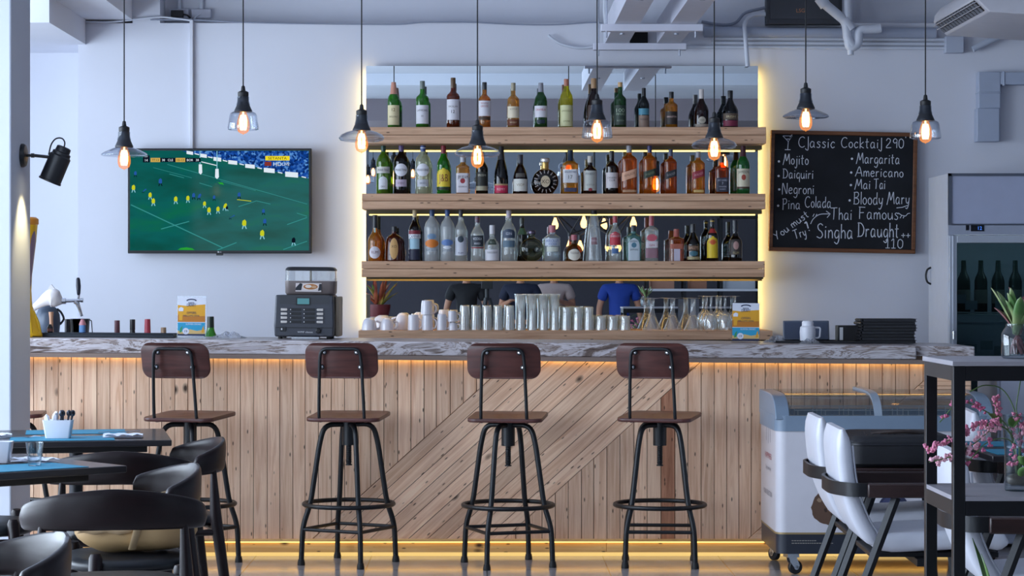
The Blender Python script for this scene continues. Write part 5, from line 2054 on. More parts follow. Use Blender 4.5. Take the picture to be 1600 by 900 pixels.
# ---- yellow beer tower, mostly hidden by the pillar
YW = 12.2
t = thing('beer_tower', 'yellow plastic beer dispenser tower beside the white pillar', 'dispenser', on_bar(33, YW))
kw = YW / F
prf = [(33, 525), (33, 523), (27, 512), (24, 500), (17.5, 478), (16, 455), (17, 430), (20, 405), (23, 380), (25.5, 352)]
prf = [(r * kw, (527 - y) * kw) for r, y in prf]
build('shell', MB().lathe(prf, 32), P('f4be12', .35, 0, coat=.2), t)
build('cap', MB().lathe([(25.5 * kw, 175 * kw), (27 * kw, 176 * kw), (27 * kw, 184 * kw), (23 * kw, 187 * kw), (.001, 187 * kw)], 32), P('d98d28', .4), t)
mb = MB()
nz, nx = 14, 8
v, f = [], []
for j in range(nz + 1):
    z = (75 + 90 * j / nz) * kw
    r = None
    for i in range(len(prf) - 1):
        if prf[i][1] <= z <= prf[i + 1][1]:
            tt = (z - prf[i][1]) / (prf[i + 1][1] - prf[i][1])
            r = prf[i][0] + (prf[i + 1][0] - prf[i][0]) * tt
    wd = .30 * math.sqrt(max(.02, 1 - ((j / nz - .5) * 2) ** 4))
    for i in range(nx + 1):
        a = -.42 + wd * (-1 + 2 * i / nx)
        v.append(((r + .001) * math.cos(a), (r + .001) * math.sin(a), z))
for j in range(nz):
    for i in range(nx):
        q = j * (nx + 1) + i
        f.append((q, q + 1, q + nx + 2, q + nx + 1))
build('label', MB().add(v, f), P('8a7488', .4), t)
build('base_fin', MB().prism([(10 * kw, 0), (33 * kw, 0), (29 * kw, 22 * kw), (20 * kw, 42 * kw), (14 * kw, 40 * kw)], -.012, .012, 'y').prism([(10 * kw, 0), (33 * kw, 0), (29 * kw, 22 * kw), (20 * kw, 42 * kw), (14 * kw, 40 * kw)], -.012, .012, 'y', 0, Matrix.Rotation(-.9, 4, 'Z')), P('eec01e', .35), t, bevel=.004)


# ---- crumpled clear wrappers
def wrapper(px, Y, w, h, seed, label):
    rnd = random.Random(seed)
    v, f = [], []
    n, m_ = 9, 6
    for j in range(m_ + 1):
        for i in range(n + 1):
            e = min(i, n - i, j * 1.5, (m_ - j) * 1.5) / 3
            v.append((w * (i / n - .5) + rnd.uniform(-.006, .006), .10 * (j / m_ - .5) + rnd.uniform(-.006, .006), max(.001, rnd.uniform(.1, 1) * h * min(1, e))))
    for j in range(m_):
        for i in range(n):
            q = j * (n + 1) + i
            f += [(q, q + 1, q + n + 2), (q, q + n + 2, q + n + 1)]
    o = build('plastic_wrapper', MB().add(v, f), GL('eceef2', 'c0c6d0', frost=.25, rough=.1), smooth=0, loc=on_bar(px, Y))
    tag(o, label, 'wrapper', 'crumpled wrappers on the bar')


wrapper(356, 12.3, .19, .04, 3, 'crumpled clear wrapper on the bar left of the coffee machine')
wrapper(1211, 12.3, .12, .05, 5, 'crumpled clear wrapper right of the right-hand beer card')
wrapper(1265, 12.18, .12, .035, 9, 'crumpled clear wrapper in front of the white jug')

# ---- tablet, jug, menus at the right end
xa, xb = WX(1206, 12.35), WX(1346, 12.35)
o = build('serving_tray', MB().box(xa, xb, 12.2, 12.55, 0, .006).box(xa, xb, 12.2, 12.206, .006, .012).box(xa, xb, 12.544, 12.55, .006, .012), P('1a1b20', .5), bevel=.001, loc=(0, 0, ctop(0) + .001))
o.rotation_euler = (0, math.atan(.0082), 0)
tag(o, 'flat black serving tray on the right of the bar', 'tray')
ZTR = .0095
p = on_bar(1260, 12.44)
t = thing('tablet_screen', 'slate grey tablet screen leaning behind the white jug', 'tablet', (p[0], p[1], p[2] + ZTR))
R_ = Matrix.Rotation(-.18, 4, 'X')
build('shell', MB().box(-.124, .124, -.006, .006, .003, .108, 0, R_), P('5a6476', .4), t, bevel=.004)
build('screen', MB().box(-.116, .116, -.0075, -.0062, .010, .10, 0, R_), P('48536a', .15), t, smooth=0)
build('stand', MB().prism([(.02, 0), (.085, 0), (.022, .07)], -.03, .03, 'x'), P('2a2e36', .5), t)
p = on_bar(1262, 12.30)
t = thing('plastic_jug', 'small white lidded jug in front of the grey tablet', 'jug', (p[0], p[1], p[2] + ZTR))
build('jug', MB().lathe([(.036, 0), (.041, .004), (.043, .05), (.040, .075), (.030, .083)], 24), P('dfe1ea', .3), t)
build('lid', MB().lathe([(.031, .083), (.031, .10), (.026, .108), (.001, .109)], 24), P('e8eaf2', .3), t)
build('handle', MB().tube(fillet([(.038, 0, .072), (.068, 0, .072), (.064, 0, .018), (.041, 0, .016)], .012), .005, 8), P('dfe1ea', .3), t)
p = on_bar(1323, 12.42)
t = thing('card_box', 'small black box with white front panel left of the menu stack', 'box', (p[0], p[1], p[2]))
build('box', MB().box(-.055, .055, -.05, .05, 0, .084), P('18181c', .5), t, bevel=.003)
build('front_panel', MB().box(-.046, -.028, -.0515, -.05, .006, .074), P('cfd0d4', .5), t, smooth=0)
t.location.z += ZTR
nm = 8
th_ = .0165
p = on_bar(1383, 12.36)
for i in range(nm):
    dx = random.uniform(-.006, .006)
    lb = 'black menu folder ' + ('topmost of the stack on the bar' if i == nm - 1 else 'lowest of the stack, lying on the bar' if i == 0 else ordn(nm - 1 - i) + ' from the top of the stack on the bar')
    t = thing('menu_folder', lb, 'menu', (p[0] + dx, p[1], p[2] + i * th_ + .001), random.uniform(-.03, .03), 'stack of black menus')
    cov = [(-.150, .0015)]
    for q in range(9):
        a = PI * 1.0 * q / 8
        cov.append((-.142 - .0085 * math.sin(a) - .0, .0082 - .0078 * math.cos(a)))
    cov += [(.150, .016), (.150, .0146), (-.138, .0146), (-.1455, .0082), (-.138, .0018), (.150, .0018), (.150, .0004)]
    build('cover', MB().prism(cov[1:], -.10, .10, 'y'), P('15161b', .55), t, smooth=40)
    build('pages', MB().box(-.136, .144, -.096, .096, .0024, .0140), P('26272d' if i % 2 else '1e1f24', .7), t, smooth=0)


# ================================================================== ICE CREAM FREEZER
YN, YFZ = 11.17, 11.84
xl = WX(1213, YN)
xr_ = xl + 1.05
t = thing('ice_cream_freezer', 'white chest freezer with curved glass lid standing against the bar front', 'freezer', ((xl + xr_) / 2, (YN + YFZ) / 2, 0))
hx, hy = 1.05 / 2, (YFZ - YN) / 2
M_FW = P('d5d3da', .3, 0, coat=.3)
M_FG = P('7d8fa3', .35)
zb = .105
zr = .775
mb = MB()
loft(mb, [[(p[0], p[1], z) for p in rrect(hx * 2, hy * 2, .05, 6)] for z in (zb + .10, zr - .075)])
body = build('body', mb, M_FW, t, smooth=40)
loft_b = loft(MB(), [[(p[0], p[1], z) for p in rrect(hx * 2 - .004, hy * 2 - .004, .05, 6)] for z in (zb, zb + .10)])
build('base_band', loft_b, P('272c38', .4), t, smooth=40)
build('gold_line', loft(MB(), [[(p[0], p[1], z) for p in rrect(hx * 2 + .002, hy * 2 + .002, .05, 6)] for z in (zb + .095, zb + .104)], cap0=False, cap1=False), P('a58f66', .4, .4), t, smooth=40)
mb = loft(MB(), [[(p[0], p[1], z) for p in rrect(hx * 2 + .012, hy * 2 + .012, .055, 6)] for z in (zr - .075, zr)], cap0=False, cap1=False)
loft(mb, [[(p[0], p[1], z) for p in rrect(hx * 2 - .10, hy * 2 - .10, .04, 6)] for z in (zr, zr - .075)], cap0=False, cap1=False)
n_ = 28
o1 = [(p[0], p[1], zr) for p in rrect(hx * 2 + .012, hy * 2 + .012, .055, 6)]
o2 = [(p[0], p[1], zr) for p in rrect(hx * 2 - .10, hy * 2 - .10, .04, 6)]
mb.add(o1 + o2, [(i, (i + 1) % n_, n_ + (i + 1) % n_, n_ + i) for i in range(n_)])
build('rim', mb, M_FG, t, smooth=40)
build('inner_floor', MB().box(-hx + .05, hx - .05, -hy + .05, hy - .05, zr - .10, zr - .078), P('4d5258', .6), t, smooth=0)
# curved end caps and middle divider
arc = [(-hy - .004, zr - .012), (-hy + .005, zr + .01), (-hy + .04, zr + .048), (-hy + .10, zr + .078), (-hy + .18, zr + .094), (0, zr + .100), (hy - .01, zr + .100), (hy, zr + .09), (hy, zr - .012)]
arcs = [(p.x, p.y) for p in spline([(a, b, 0) for a, b in arc[:7]], 5)] + [(hy + .0, zr + .085)]
for nm_, x0, x1 in (('end_cap', -hx - .004, -hx + .065), ('end_cap', hx - .065, hx + .004)):
    poly = arcs + [(hy, zr - .02), (-hy - .004, zr - .02)]
    build(nm_, MB().prism(poly, x0, x1, 'x'), M_FG, t, bevel=.004, smooth=30)


def sheet(x0, x1, off, th):
    a = [(y, z + off) for y, z in arcs]
    b = [(y, z + off + th) for y, z in arcs]
    return MB().prism(a + b[::-1], x0, x1, 'x')


build('lid_frame', sheet(-.05, -.012, .0, .012), P('97a5b4', .35), t, smooth=30)
M_LID = GL('eef3f4', 'c2ccd2', refl=.9)
build('glass_lid', sheet(-hx + .066, -.052, -.004, .005), M_LID, t, smooth=30)
build('glass_lid', sheet(-.010, hx - .066, -.006, .005), M_LID, t, smooth=30)
mb = MB()
for i in range(7):
    x = -hx + .12 + i * .135
    for y in (-.22, -.08, .08, .22):
        mb.tube([(x, y, zr - .077), (x, y, zr + .02)], .0025, 6)
for y in (-.22, .08, .22):
    for z in (zr - .03, zr + .02):
        mb.tube([(-hx + .1, y, z), (hx - .1, y, z)], .0025, 6)
build('baskets', mb, P('c8cdd4', .3, .6), t)
build('front_sticker', MB().box(-hx + .145, -hx + .205, -hy - .008, -hy - .0005, zr - .066, zr - .040), P('3d6ab0', .4), t, smooth=0)
# pictures on the white front: a chocolate ice cream ball and a second round one
mb = MB()
kz = YN / F


def fz(px, py):
    return (px - 1213) * kz - hx, EYE + (CY - py) * kz


c0 = fz(1297, 793)
rnd = random.Random(4)
mb.prism([(c0[0] + (.088 + rnd.uniform(-.006, .006)) * math.cos(i * PI / 16), c0[1] + (.088 + rnd.uniform(-.006, .006)) * math.sin(i * PI / 16)) for i in range(32)], -hy - .0016, -hy - .0002, 'y', 0)
for i in range(16):
    a, r = rnd.uniform(0, 2 * PI), rnd.uniform(0, .07)
    q = rnd.uniform(.005, .016)
    mb.prism([(c0[0] + r * math.cos(a) + q * rnd.uniform(.5, 1.2) * math.cos(j * PI / 3), c0[1] + r * math.sin(a) + q * rnd.uniform(.5, 1.2) * math.sin(j * PI / 3)) for j in range(6)], -hy - .0022, -hy - .0016, 'y', 1 + i % 2)
build('front_picture', mb, [P('5f4638', .6), P('35231a', .6), P('9a8068', .6)], body, smooth=0)
mb = MB()
c1 = fz(1396, 795)
mb.prism(circ(.075, 28, c1[0], c1[1]), -hy - .0016, -hy - .0002, 'y', 0)
mb.prism(circ(.052, 28, c1[0] - .008, c1[1] + .008), -hy - .0022, -hy - .0016, 'y', 1)
build('front_picture', mb, [P('2e3452', .5), P('454b70', .5)], body, smooth=0)
mb = MB()
for i, (a, b) in enumerate(((1237, 1275), (1237, 1300))):
    p0, p1 = fz(a, 845.5 + i * 4), fz(b, 844 + i * 4)
    x = p0[0]
    while x < p1[0]:
        w_ = rnd.uniform(.006, .012)
        mb.box(x, x + w_, -hy - .0006, -hy + .001, p0[1], p0[1] + .004)
        x += w_ + .003
a = fz(1520, 668)
build('front_text', mb, P('9a958c', .5), t, smooth=0)
mb = MB()


def side(y, z):
    return (-hx - .0008, y, z)


put_text(mb, 'HAPPINESS', .02, .56, .03, lambda a, b: side(-a, b), 0, .26)
put_text(mb, 'Enjoy every day', .02, .50, .022, lambda a, b: side(-a, b), 1, .20)
put_text(mb, 'YOUR SELECTION', .0, .375, .026, lambda a, b: side(-a, b), 1, .34)
for st in ([(-.02, .62), (-.02, .74)], [(-.02, .74), (-.09, .69), (-.10, .63)], [(-.02, .74), (.05, .69), (.06, .63)], [(-.05, .78), (-.02, .74), (.01, .78)], [(-.02, .78), (.03, .82)]):
    q = spline([(p[0] + .04, p[1], 0) for p in st], 5) if len(st) > 2 else [Vector((p[0] + .04, p[1], 0)) for p in st]
    r0 = MB()
    ribbon(r0, [(p.x, p.y) for p in q], .008, 0)
    mb.add([side(-p.x, p.z) for p in r0.v], r0.f, 1)
build('side_print', mb, [P('b0505a', .5), P('6a6a76', .5)], body, smooth=0)
for (x, y, rz) in ((-hx + .08, -hy + .06, .25), (hx - .08, -hy + .06, -.4), (-hx + .08, hy - .06, 2.2), (hx - .08, hy - .06, .6)):
    w = thing('caster', '', '', (x, y, 0), rz)
    for kk in ('label', 'category'):
        del w[kk]
    w.parent = t
    build('wheel', MB().lathe([(.030, -.014), (.034, -.010), (.034, .010), (.030, .014)], 24, M=Matrix.Translation((.02, 0, .0345)) @ Matrix.Rotation(PI / 2, 4, 'X')), P('1b1c20', .5), w)
    mb = MB()
    for s_ in (-1, 1):
        mb.prism([(.012, .03), (.030, .026), (.036, .045), (.02, .085), (-.018, .085), (-.012, .06)], s_ * .019 - .002, s_ * .019 + .002, 'y')
    mb.lathe([(.012, -.021), (.012, .021)], 12, M=Matrix.Translation((.02, 0, .0345)) @ Matrix.Rotation(PI / 2, 4, 'X'))
    mb.box(-.03, .03, -.03, .03, .084, .106)
    build('fork', mb, P('b8bcc4', .25, .9), w, smooth=30)

# ================================================================== GLASS-DOOR FRIDGE
YF0, YF1 = 13.22, 13.8
xf = WX(1481, YF0)
wf = .75
t = thing('display_fridge', 'tall white glass-door drinks fridge at the right end of the bar', 'fridge', (xf + wf / 2, (YF0 + YF1) / 2, 0))
zt = WZ(271, YF0)
hx, hy = wf / 2, (YF1 - YF0) / 2
M_FR = P('c4cad8', .4)
kq = YF0 / F
zh0 = WZ(350, YF0)
z_d1 = WZ(366, YF0)
mb = MB()
mb.box(-hx, -hx + .03, -hy, hy, .06, zt).box(hx - .03, hx, -hy, hy, .06, zt).box(-hx + .03, hx - .03, hy - .03, hy, .06, zt).box(-hx + .03, hx - .03, -hy, hy - .03, zt - .02, zt).box(-hx + .03, hx - .03, -hy + .002, hy - .03, z_d1, z_d1 + .03).box(-hx + .03, hx - .03, -hy, hy - .03, .06, .24)
build('cabinet', mb, M_FR, t, bevel=.003, smooth=0)
mb = MB().box(-hx + .004, hx - .004, -hy - .012, -hy, zh0, zt - .012)
build('header_panel', mb, P('a9b0c8', .25), t, bevel=.004)
mb = MB().box(-hx, hx, -hy - .02, -hy, zt - .016, zt).box(-hx, -hx + .018, -hy - .02, -hy, zh0, zt).box(-hx, hx, -hy - .02, -hy, zh0 - .006, zh0)
build('header_trim', mb, P('6f7684', .3, .6), t, smooth=0)
mb = MB().box(-hx, hx, -hy - .02, -hy, z_d1 - .004, zh0 - .008)
build('control_strip', mb, P('9aa1b2', .35), t, smooth=0)
dx = (1526 - 1481) * kq - hx
mb = MB().box(dx - .038, dx + .038, -hy - .024, -hy - .020, WZ(361.5, YF0), WZ(351.5, YF0))
put_text(mb, '12', dx + .014, WZ(356.5, YF0), .020, lambda a, b: (a, -hy - .0245, b), 1)
mb.box(dx - .066, dx - .048, -hy - .023, -hy - .02, WZ(360, YF0), WZ(352, YF0), 0)
build('thermostat', mb, [P('10131c', .25), EM('4f8cff', 1.2)], t, smooth=0)
mb = MB()
zd0 = .25
mb.box(-hx + .002, -hx + .045, -hy - .035, -hy, zd0, z_d1 - .008).box(hx - .045, hx - .002, -hy - .035, -hy, zd0, z_d1 - .008)
mb.box(-hx + .045, hx - .045, -hy - .035, -hy, z_d1 - .05, z_d1 - .008).box(-hx + .045, hx - .045, -hy - .035, -hy, zd0, zd0 + .05)
mb.box(-hx + .018, -hx + .030, -hy - .040, -hy - .035, zd0, z_d1 - .008)
dr = build('door', mb, P('b9c0cc', .3, .3), t, bevel=.003, smooth=0)
build('door_glass', MB().box(-hx + .045, hx - .045, -hy - .020, -hy - .014, zd0 + .05, z_d1 - .05), GL('b4c4c6', '8a9a9e', refl=.9), dr, smooth=0)
build('hinge', MB().tube([(-hx + .025, -hy - .05, WZ(530, YF0)), (-hx + .025, -hy - .05, WZ(517, YF0))], .009, 10), P('c8ccd2', .25, .9), dr)
build('added_inner_lamp', MB().box(-hx + .05, hx - .05, -hy + .03, -hy + .05, z_d1 - .03, z_d1 - .01), EM('cfe6ee', 9.0, 'fridge_fill_light'), t, smooth=0)  # light added to lift the dark fridge interior
SZ = [WZ(492, YF0), WZ(560, YF0), .62, .36]
mb = MB()
for z in SZ:
    for y in (-.20, -.12, -.04, .04, .12, .20):
        mb.tube([(-hx + .035, y, z), (hx - .035, y, z)], .004, 6)
    mb.tube([(-hx + .035, -.215, z + .012), (hx - .035, -.215, z + .012)], .005, 6)
build('wire_shelf', mb, P('c6ccd2', .3, .4), t)
mb = MB()
for i, (px, py) in enumerate(((1503, 467), (1521, 477), (1568, 477), (1520, 545), (1545, 540), (1566, 548))):
    x = (px - 1481) * kq - hx
    z = WZ(py, YF0)
    mb.box(x - .035, x + .035, -.232, -.229, z - .026, z + .026)
build('price_cards', mb, P('9aa6ae', .6), t, smooth=0)
pr = None
for i in range(6):
    x = -hx + .13 + i * .10
    loc = (t.location.x + x, t.location.y - .10, SZ[0] + .0045)
    lb = 'dark bottle dimly seen inside the fridge, ' + ordn(i) + ' from left on the upper shelf'
    if pr is None:
        pr = build('bottle', MB().lathe([(.036, 0), (.038, .004), (.038, .19), (.033, .21), (.016, .245), (.014, .30), (.014, .31), (.001, .311)], 18), P('2a3834', .2), loc=loc)
        build('label', MB().lathe([(.0386, .06), (.0386, .14)], 18, cap=False), P('7c8078', .6), pr)
        tag(pr, lb, 'bottle', 'bottles inside the fridge')
    else:
        o = dup(pr, lb, loc)
t_f = t
# black cable hook on the fridge flank
o = build('cable_hook', MB().tube(spline([(0, 0, -.05), (-.022, 0, -.035), (-.030, 0, 0), (-.022, 0, .035), (0, 0, .05)], 5), .006, 8), P('14161c', .5), loc=(xf - .0005, 13.72, WZ(431, 13.72)))
tag(o, 'black curved cable handle on the left flank of the tall fridge', 'handle')
# low white cabinet in front of the fridge foot
xc = WX(1558, 12.35)
t = thing('white_cabinet', 'low white cabinet right of the bar end, seen through the black rack', 'cabinet', (xc + .4, 12.6, 0))
build('body', MB().box(-.4, .4, -.25, .25, .02, .93), P('cfd5e6', .4), t, bevel=.006)
build('worktop', MB().box(-.41, .41, -.26, .26, .931, .955), P('bcc2d0', .4), t, bevel=.003)
build('door', MB().box(-.385, -.005, -.268, -.251, .08, .91).box(.005, .385, -.268, -.251, .08, .91), P('d2d8e8', .35), t, bevel=.003)

# ================================================================== DINING FURNITURE, LEFT
M_DARKWOOD = WOOD('dark_stained_wood', '1a0e11', '11090c', sx=3, sy=14, vary=.05, knots=0, rough=.36, dots=False, spec=.28)
M_LEATHER = P('10141a', .40, 0, spec=.4)


def make_elbow(label, x, y, rz):
    t = thing('elbow_chair', label, 'chair', (x, y, 0), rz, 'dark elbow chairs round the tables')
    # curved back rail
    v, f = [], []
    n, m_ = 44, 14
    for i in range(n + 1):
        u = -1 + 2 * i / n
        a = u * 1.42
        x_, y_ = .287 * math.sin(a), -.200 * math.cos(a)
        dx_, dy_ = .287 * math.cos(a), .200 * math.sin(a)
        l = math.hypot(dx_, dy_)
        nx, ny = dy_ / l, -dx_ / l
        e = abs(u)
        hgt = .066 - .028 * e ** 1.6
        if e > .93:
            hgt *= math.sqrt(max(.05, 1 - ((e - .93) / .075) ** 2))
        th = .012 + .005 * e
        zc = .700 - .038 * e ** 1.5
        lean = -.06 * (1 - e)
        for k_ in range(m_):
            q = 2 * PI * k_ / m_
            cq, sq = math.cos(q), math.sin(q)
            cq = math.copysign(abs(cq) ** .7, cq)
            sq = math.copysign(abs(sq) ** .7, sq)
            off = th * cq
            zz = hgt * sq
            v.append((x_ + nx * (off - lean * zz), y_ + ny * (off - lean * zz), zc + zz))
    for i in range(n):
        for k_ in range(m_):
            k2 = (k_ + 1) % m_
            f.append((i * m_ + k_, i * m_ + k2, (i + 1) * m_ + k2, (i + 1) * m_ + k_))
    f.append(tuple(range(m_))[::-1])
    f.append(tuple(range(n * m_, (n + 1) * m_)))
    build('back_rail', MB().add(v, f), M_DARKWOOD, t, grain=0, smooth=60)
    for s_ in (-1, 1):
        build('leg', MB().tube([(s_ * .224, -.124, .642), (s_ * .232, -.132, .45), (s_ * .247, -.165, .2), (s_ * .258, -.195, .0)], [.0125, .025, .022, .016], 14), M_DARKWOOD, t, grain=2, smooth=60)
        build('leg', MB().tube([(s_ * .215, .20, .475), (s_ * .217, .20, .46), (s_ * .225, .215, .25), (s_ * .235, .235, 0)], [.017, .024, .021, .016], 14), M_DARKWOOD, t, grain=2, smooth=60)
    mb = MB()
    mb.tube([(-.235, -.13, .40), (.235, -.13, .40)], .014, 10).tube([(-.22, .20, .39), (.22, .20, .39)], .014, 10)
    for s_ in (-1, 1):
        mb.tube([(s_ * .235, -.13, .385), (s_ * .218, .20, .385)], .013, 10)
    build('seat_frame', mb, M_DARKWOOD, t, grain=0)
    pr = [(.90, 0), (.98, .006), (1.0, .02), (.97, .038), (.86, .048), (.5, .052), (.02, .053)]
    build('seat', MB().lathe([(r * .235, z) for r, z in pr], 40, (0, .05, .405), sx=1.0, sy=.96, e=2.8), M_LEATHER, t, smooth=60)
    return t


make_elbow('dark wooden elbow chair turned its back to the viewer, before the near table', -1.21, 7.47, .15)
make_elbow('dark wooden elbow chair seen from behind between the near and the far table', -1.44, 9.13, .05)
make_elbow('dark wooden elbow chair holding the tan leather bag on its seat', -1.245, 8.27, 1.92)
make_elbow('dark wooden elbow chair at the right corner of the far table, before a bar stool', -1.32, 9.72, 1.88)
make_elbow('dark wooden elbow chair cut off at the bottom left corner of the photo', -1.29, 5.93, 1.95)
make_elbow('dark wooden elbow chair at the left frame edge behind the near table', -2.12, 9.35, -1.4)

M_TEAL = P('1b7fa0', .6)


def make_table(label, corner, u1, size, items):
    """corner = right-hand corner, u1 = direction of the near edge"""
    u1 = Vector((u1[0], u1[1], 0)).normalized()
    u2 = Vector((u1.y, -u1.x, 0))
    if u2.y < 0:
        u2 = -u2
    c = Vector((corner[0], corner[1], 0)) + u1 * size / 2 + u2 * size / 2
    rz = math.atan2(-u1.y, -u1.x)
    t = thing('dining_table', label, 'table', c, rz, 'dark square dining tables on the left')
    h = size / 2
    mb = MB()
    mb.box(-h, h, -h, h, .722, .748)
    build('tabletop', mb, P('1d1b20', .35, 0, coat=.2), t, bevel=.004)
    build('apron', MB().box(-h + .10, h - .10, -h + .10, h - .10, .690, .721), P('16161a', .5), t, bevel=.004)
    build('pedestal', MB().lathe([(.03, .02), (.03, .69)], 18).box(-.03, .03, -.03, .03, .02, .03), P('17191e', .4, .4), t)
    mb = MB()
    for a in (PI / 4, 3 * PI / 4):
        mb.box(-.30, .30, -.03, .03, .0, .02, 0, Matrix.Rotation(a, 4, 'Z'))
    build('foot_cross', mb, P('17191e', .4, .4), t, bevel=.003)
    return t, c, rz


TZ = .748


def on_table(o_c, rz, a, b):
    return (o_c[0] + a * math.cos(rz) - b * math.sin(rz), o_c[1] + a * math.sin(rz) + b * math.cos(rz), TZ + .0006)


t1, c1, r1 = make_table('near dark square table with the small empty glass, set cornerwise', (-1.318, 8.44), (-.753, -.66), .76, 0)
t2, c2, r2 = make_table('far dark square table carrying the white cutlery caddy', (-1.345, 9.83), (-.983, -.18), .80, 0)
PMG = 'teal placemats on the tables'


def placemat(c, r, a, b, w, d, label, dr=0):
    o = build('placemat', MB().box(-w / 2, w / 2, -d / 2, d / 2, 0, .002), M_TEAL, smooth=0, loc=on_table(c, r, a, b), rotz=r + dr)
    tag(o, label, 'placemat', PMG)


placemat(c1, r1, .02, -.22, .42, .28, 'teal placemat on the near edge of the near table')
placemat(c1, r1, -.06, .20, .42, .28, 'teal placemat on the far side of the near table, by the frame edge')
placemat(c2, r2, -.06, -.24, .44, .28, 'teal placemat in front of the white cutlery caddy')
placemat(c2, r2, .0, .20, .44, .28, 'teal placemat behind the white cutlery caddy on the far table')


def make_fork(c, r, a, b, rz, label):
    mb = MB()
    mb.tube([(0, -.095, .003), (0, -.03, .006), (0, .02, .004), (0, .04, .003)], [.004, .0035, .003, .006], 8, flat=(1, .5))
    mb.box(-.011, .011, .038, .046, .002, .004)
    for i in range(4):
        x = -.0095 + i * .0063
        mb.tube([(x, .044, .003), (x, .07, .007), (x, .092, .004)], .0014, 6)
    o = build('fork', mb, P('aeb4bc', .2, 1.0), loc=on_table(c, r, a, b), rotz=rz)
    o.location.z += .003
    tag(o, label, 'fork', 'forks on the tables')


def make_napkin(c, r, a, b, rz, label, seed):
    rnd = random.Random(seed)
    mb = MB()
    w, d = .17, .10
    n, m_ = 8, 5
    v, f = [], []
    for j in range(m_ + 1):
        for i in range(n + 1):
            v.append((w * (i / n - .5), d * (j / m_ - .5), .003 + .010 * abs(math.sin(i * 1.1 + j * .8)) + rnd.uniform(0, .003)))
    for j in range(m_):
        for i in range(n):
            q = j * (n + 1) + i
            f.append((q, q + 1, q + n + 2, q + n + 1))
    k0 = len(v)
    v += [(p[0], p[1], .0008) for p in v[:k0]]
    f += [tuple(k0 + q for q in g)[::-1] for g in list(f)]
    o = build('napkin', MB().add(v, f), P('d6dcea', .8), loc=on_table(c, r, a, b), rotz=rz)
    o.location.z += .0024
    tag(o, label, 'napkin', 'white napkins on the tables')


make_napkin(c2, r2, .20, -.20, .1, 'folded white napkin right of the caddy on the far table', 1)
make_fork(c2, r2, .19, .08, -1.2, 'fork lying beside the napkin on the far table')
make_napkin(c2, r2, -.36, -.10, .2, 'folded white napkin at the left frame edge of the far table', 2)
make_fork(c2, r2, -.24, -.22, -1.0, 'fork lying left of the white caddy on the far table')
make_napkin(c1, r1, .20, -.02, -.5, 'folded grey-white napkin at the corner of the near table', 3)


def make_caddy(label, px, Y, w):
    x = WX(px, Y)
    t = thing('cutlery_caddy', label, 'caddy', (x, Y, TZ + .003), .05, 'white cutlery caddies')
    mb = MB()
    rs = [(.80, 0), (.83, .003), (1.0, .075), (1.02, .078), (.97, .078), (.80, .006)]
    loft(mb, [[(p[0], p[1], z) for p in rrect(w * q, w * .62 * q, .008, 3)] for q, z in rs])
    build('tray', mb, P('dcdde6', .3, 0, coat=.3), t, smooth=35)
    return t, (x, Y)


def napkin_stick(x, y, z, h, tilt, i, label):
    o = build('rolled_napkin', MB().prism([(-.012, 0), (.012, 0), (.010, h), (0, h + .012), (-.009, h - .004)], -.012, .012, 'y'), P('e2e6f0', .8), bevel=.004, loc=(x, y, z))
    o.rotation_euler = (0, tilt, i)
    tag(o, label, 'napkin', 'napkins in the caddy')


t, (x, y) = make_caddy('white ceramic caddy of napkins and cutlery on the far table', 91, 9.92, .126)
for i, (dx, tl) in enumerate(((-.036, -.15), (-.020, .05), (-.030, .2))):
    napkin_stick(x + dx, y - .012 + .012 * i, TZ + .014, .082 + .006 * i, tl, .3 * i, 'white napkin upright in the far caddy, ' + ordn(i) + ' counted from the front')
for i in range(5):
    mb = MB()
    tl = random.uniform(-.25, .25)
    mb.tube([(0, 0, 0), (.002, 0, .06), (.004, 0, .088)], [.0035, .004, .005], 8, flat=(1, .5))
    mb.ball((.0045, 0, .098), .011, 12, 8, sz=1.3, sy=.3)
    o = build('spoon', mb, P('50545c', .25, 1.0), loc=(x + .004 + i * .010, y - .014 + .007 * i, TZ + .012))
    o.rotation_euler = (.1, tl * .5, tl)
    tag(o, 'metal spoon standing in the far caddy, ' + ordn(i) + ' right of the napkins', 'spoon', 'cutlery in the caddy')
make_caddy('white ceramic caddy on the near table, cut by the left frame edge', -6, 8.55, .12)
o = thing('shot_glass', 'small thick-bottomed empty glass on the near table', 'glass', (WX(54, 8.40), 8.40, TZ + .003))
k_ = 8.4 / F
mb = MB().lathe([(9.5 * k_, 0), (10 * k_, .003), (13.8 * k_, 36 * k_), (13.2 * k_, 36.3 * k_), (9.4 * k_, 8 * k_), (.001, 7 * k_)], 28)
build('tumbler', mb, GL('f2f6f8', 'aeb9c2', refl=1.0, facing=.4), o, smooth=50)


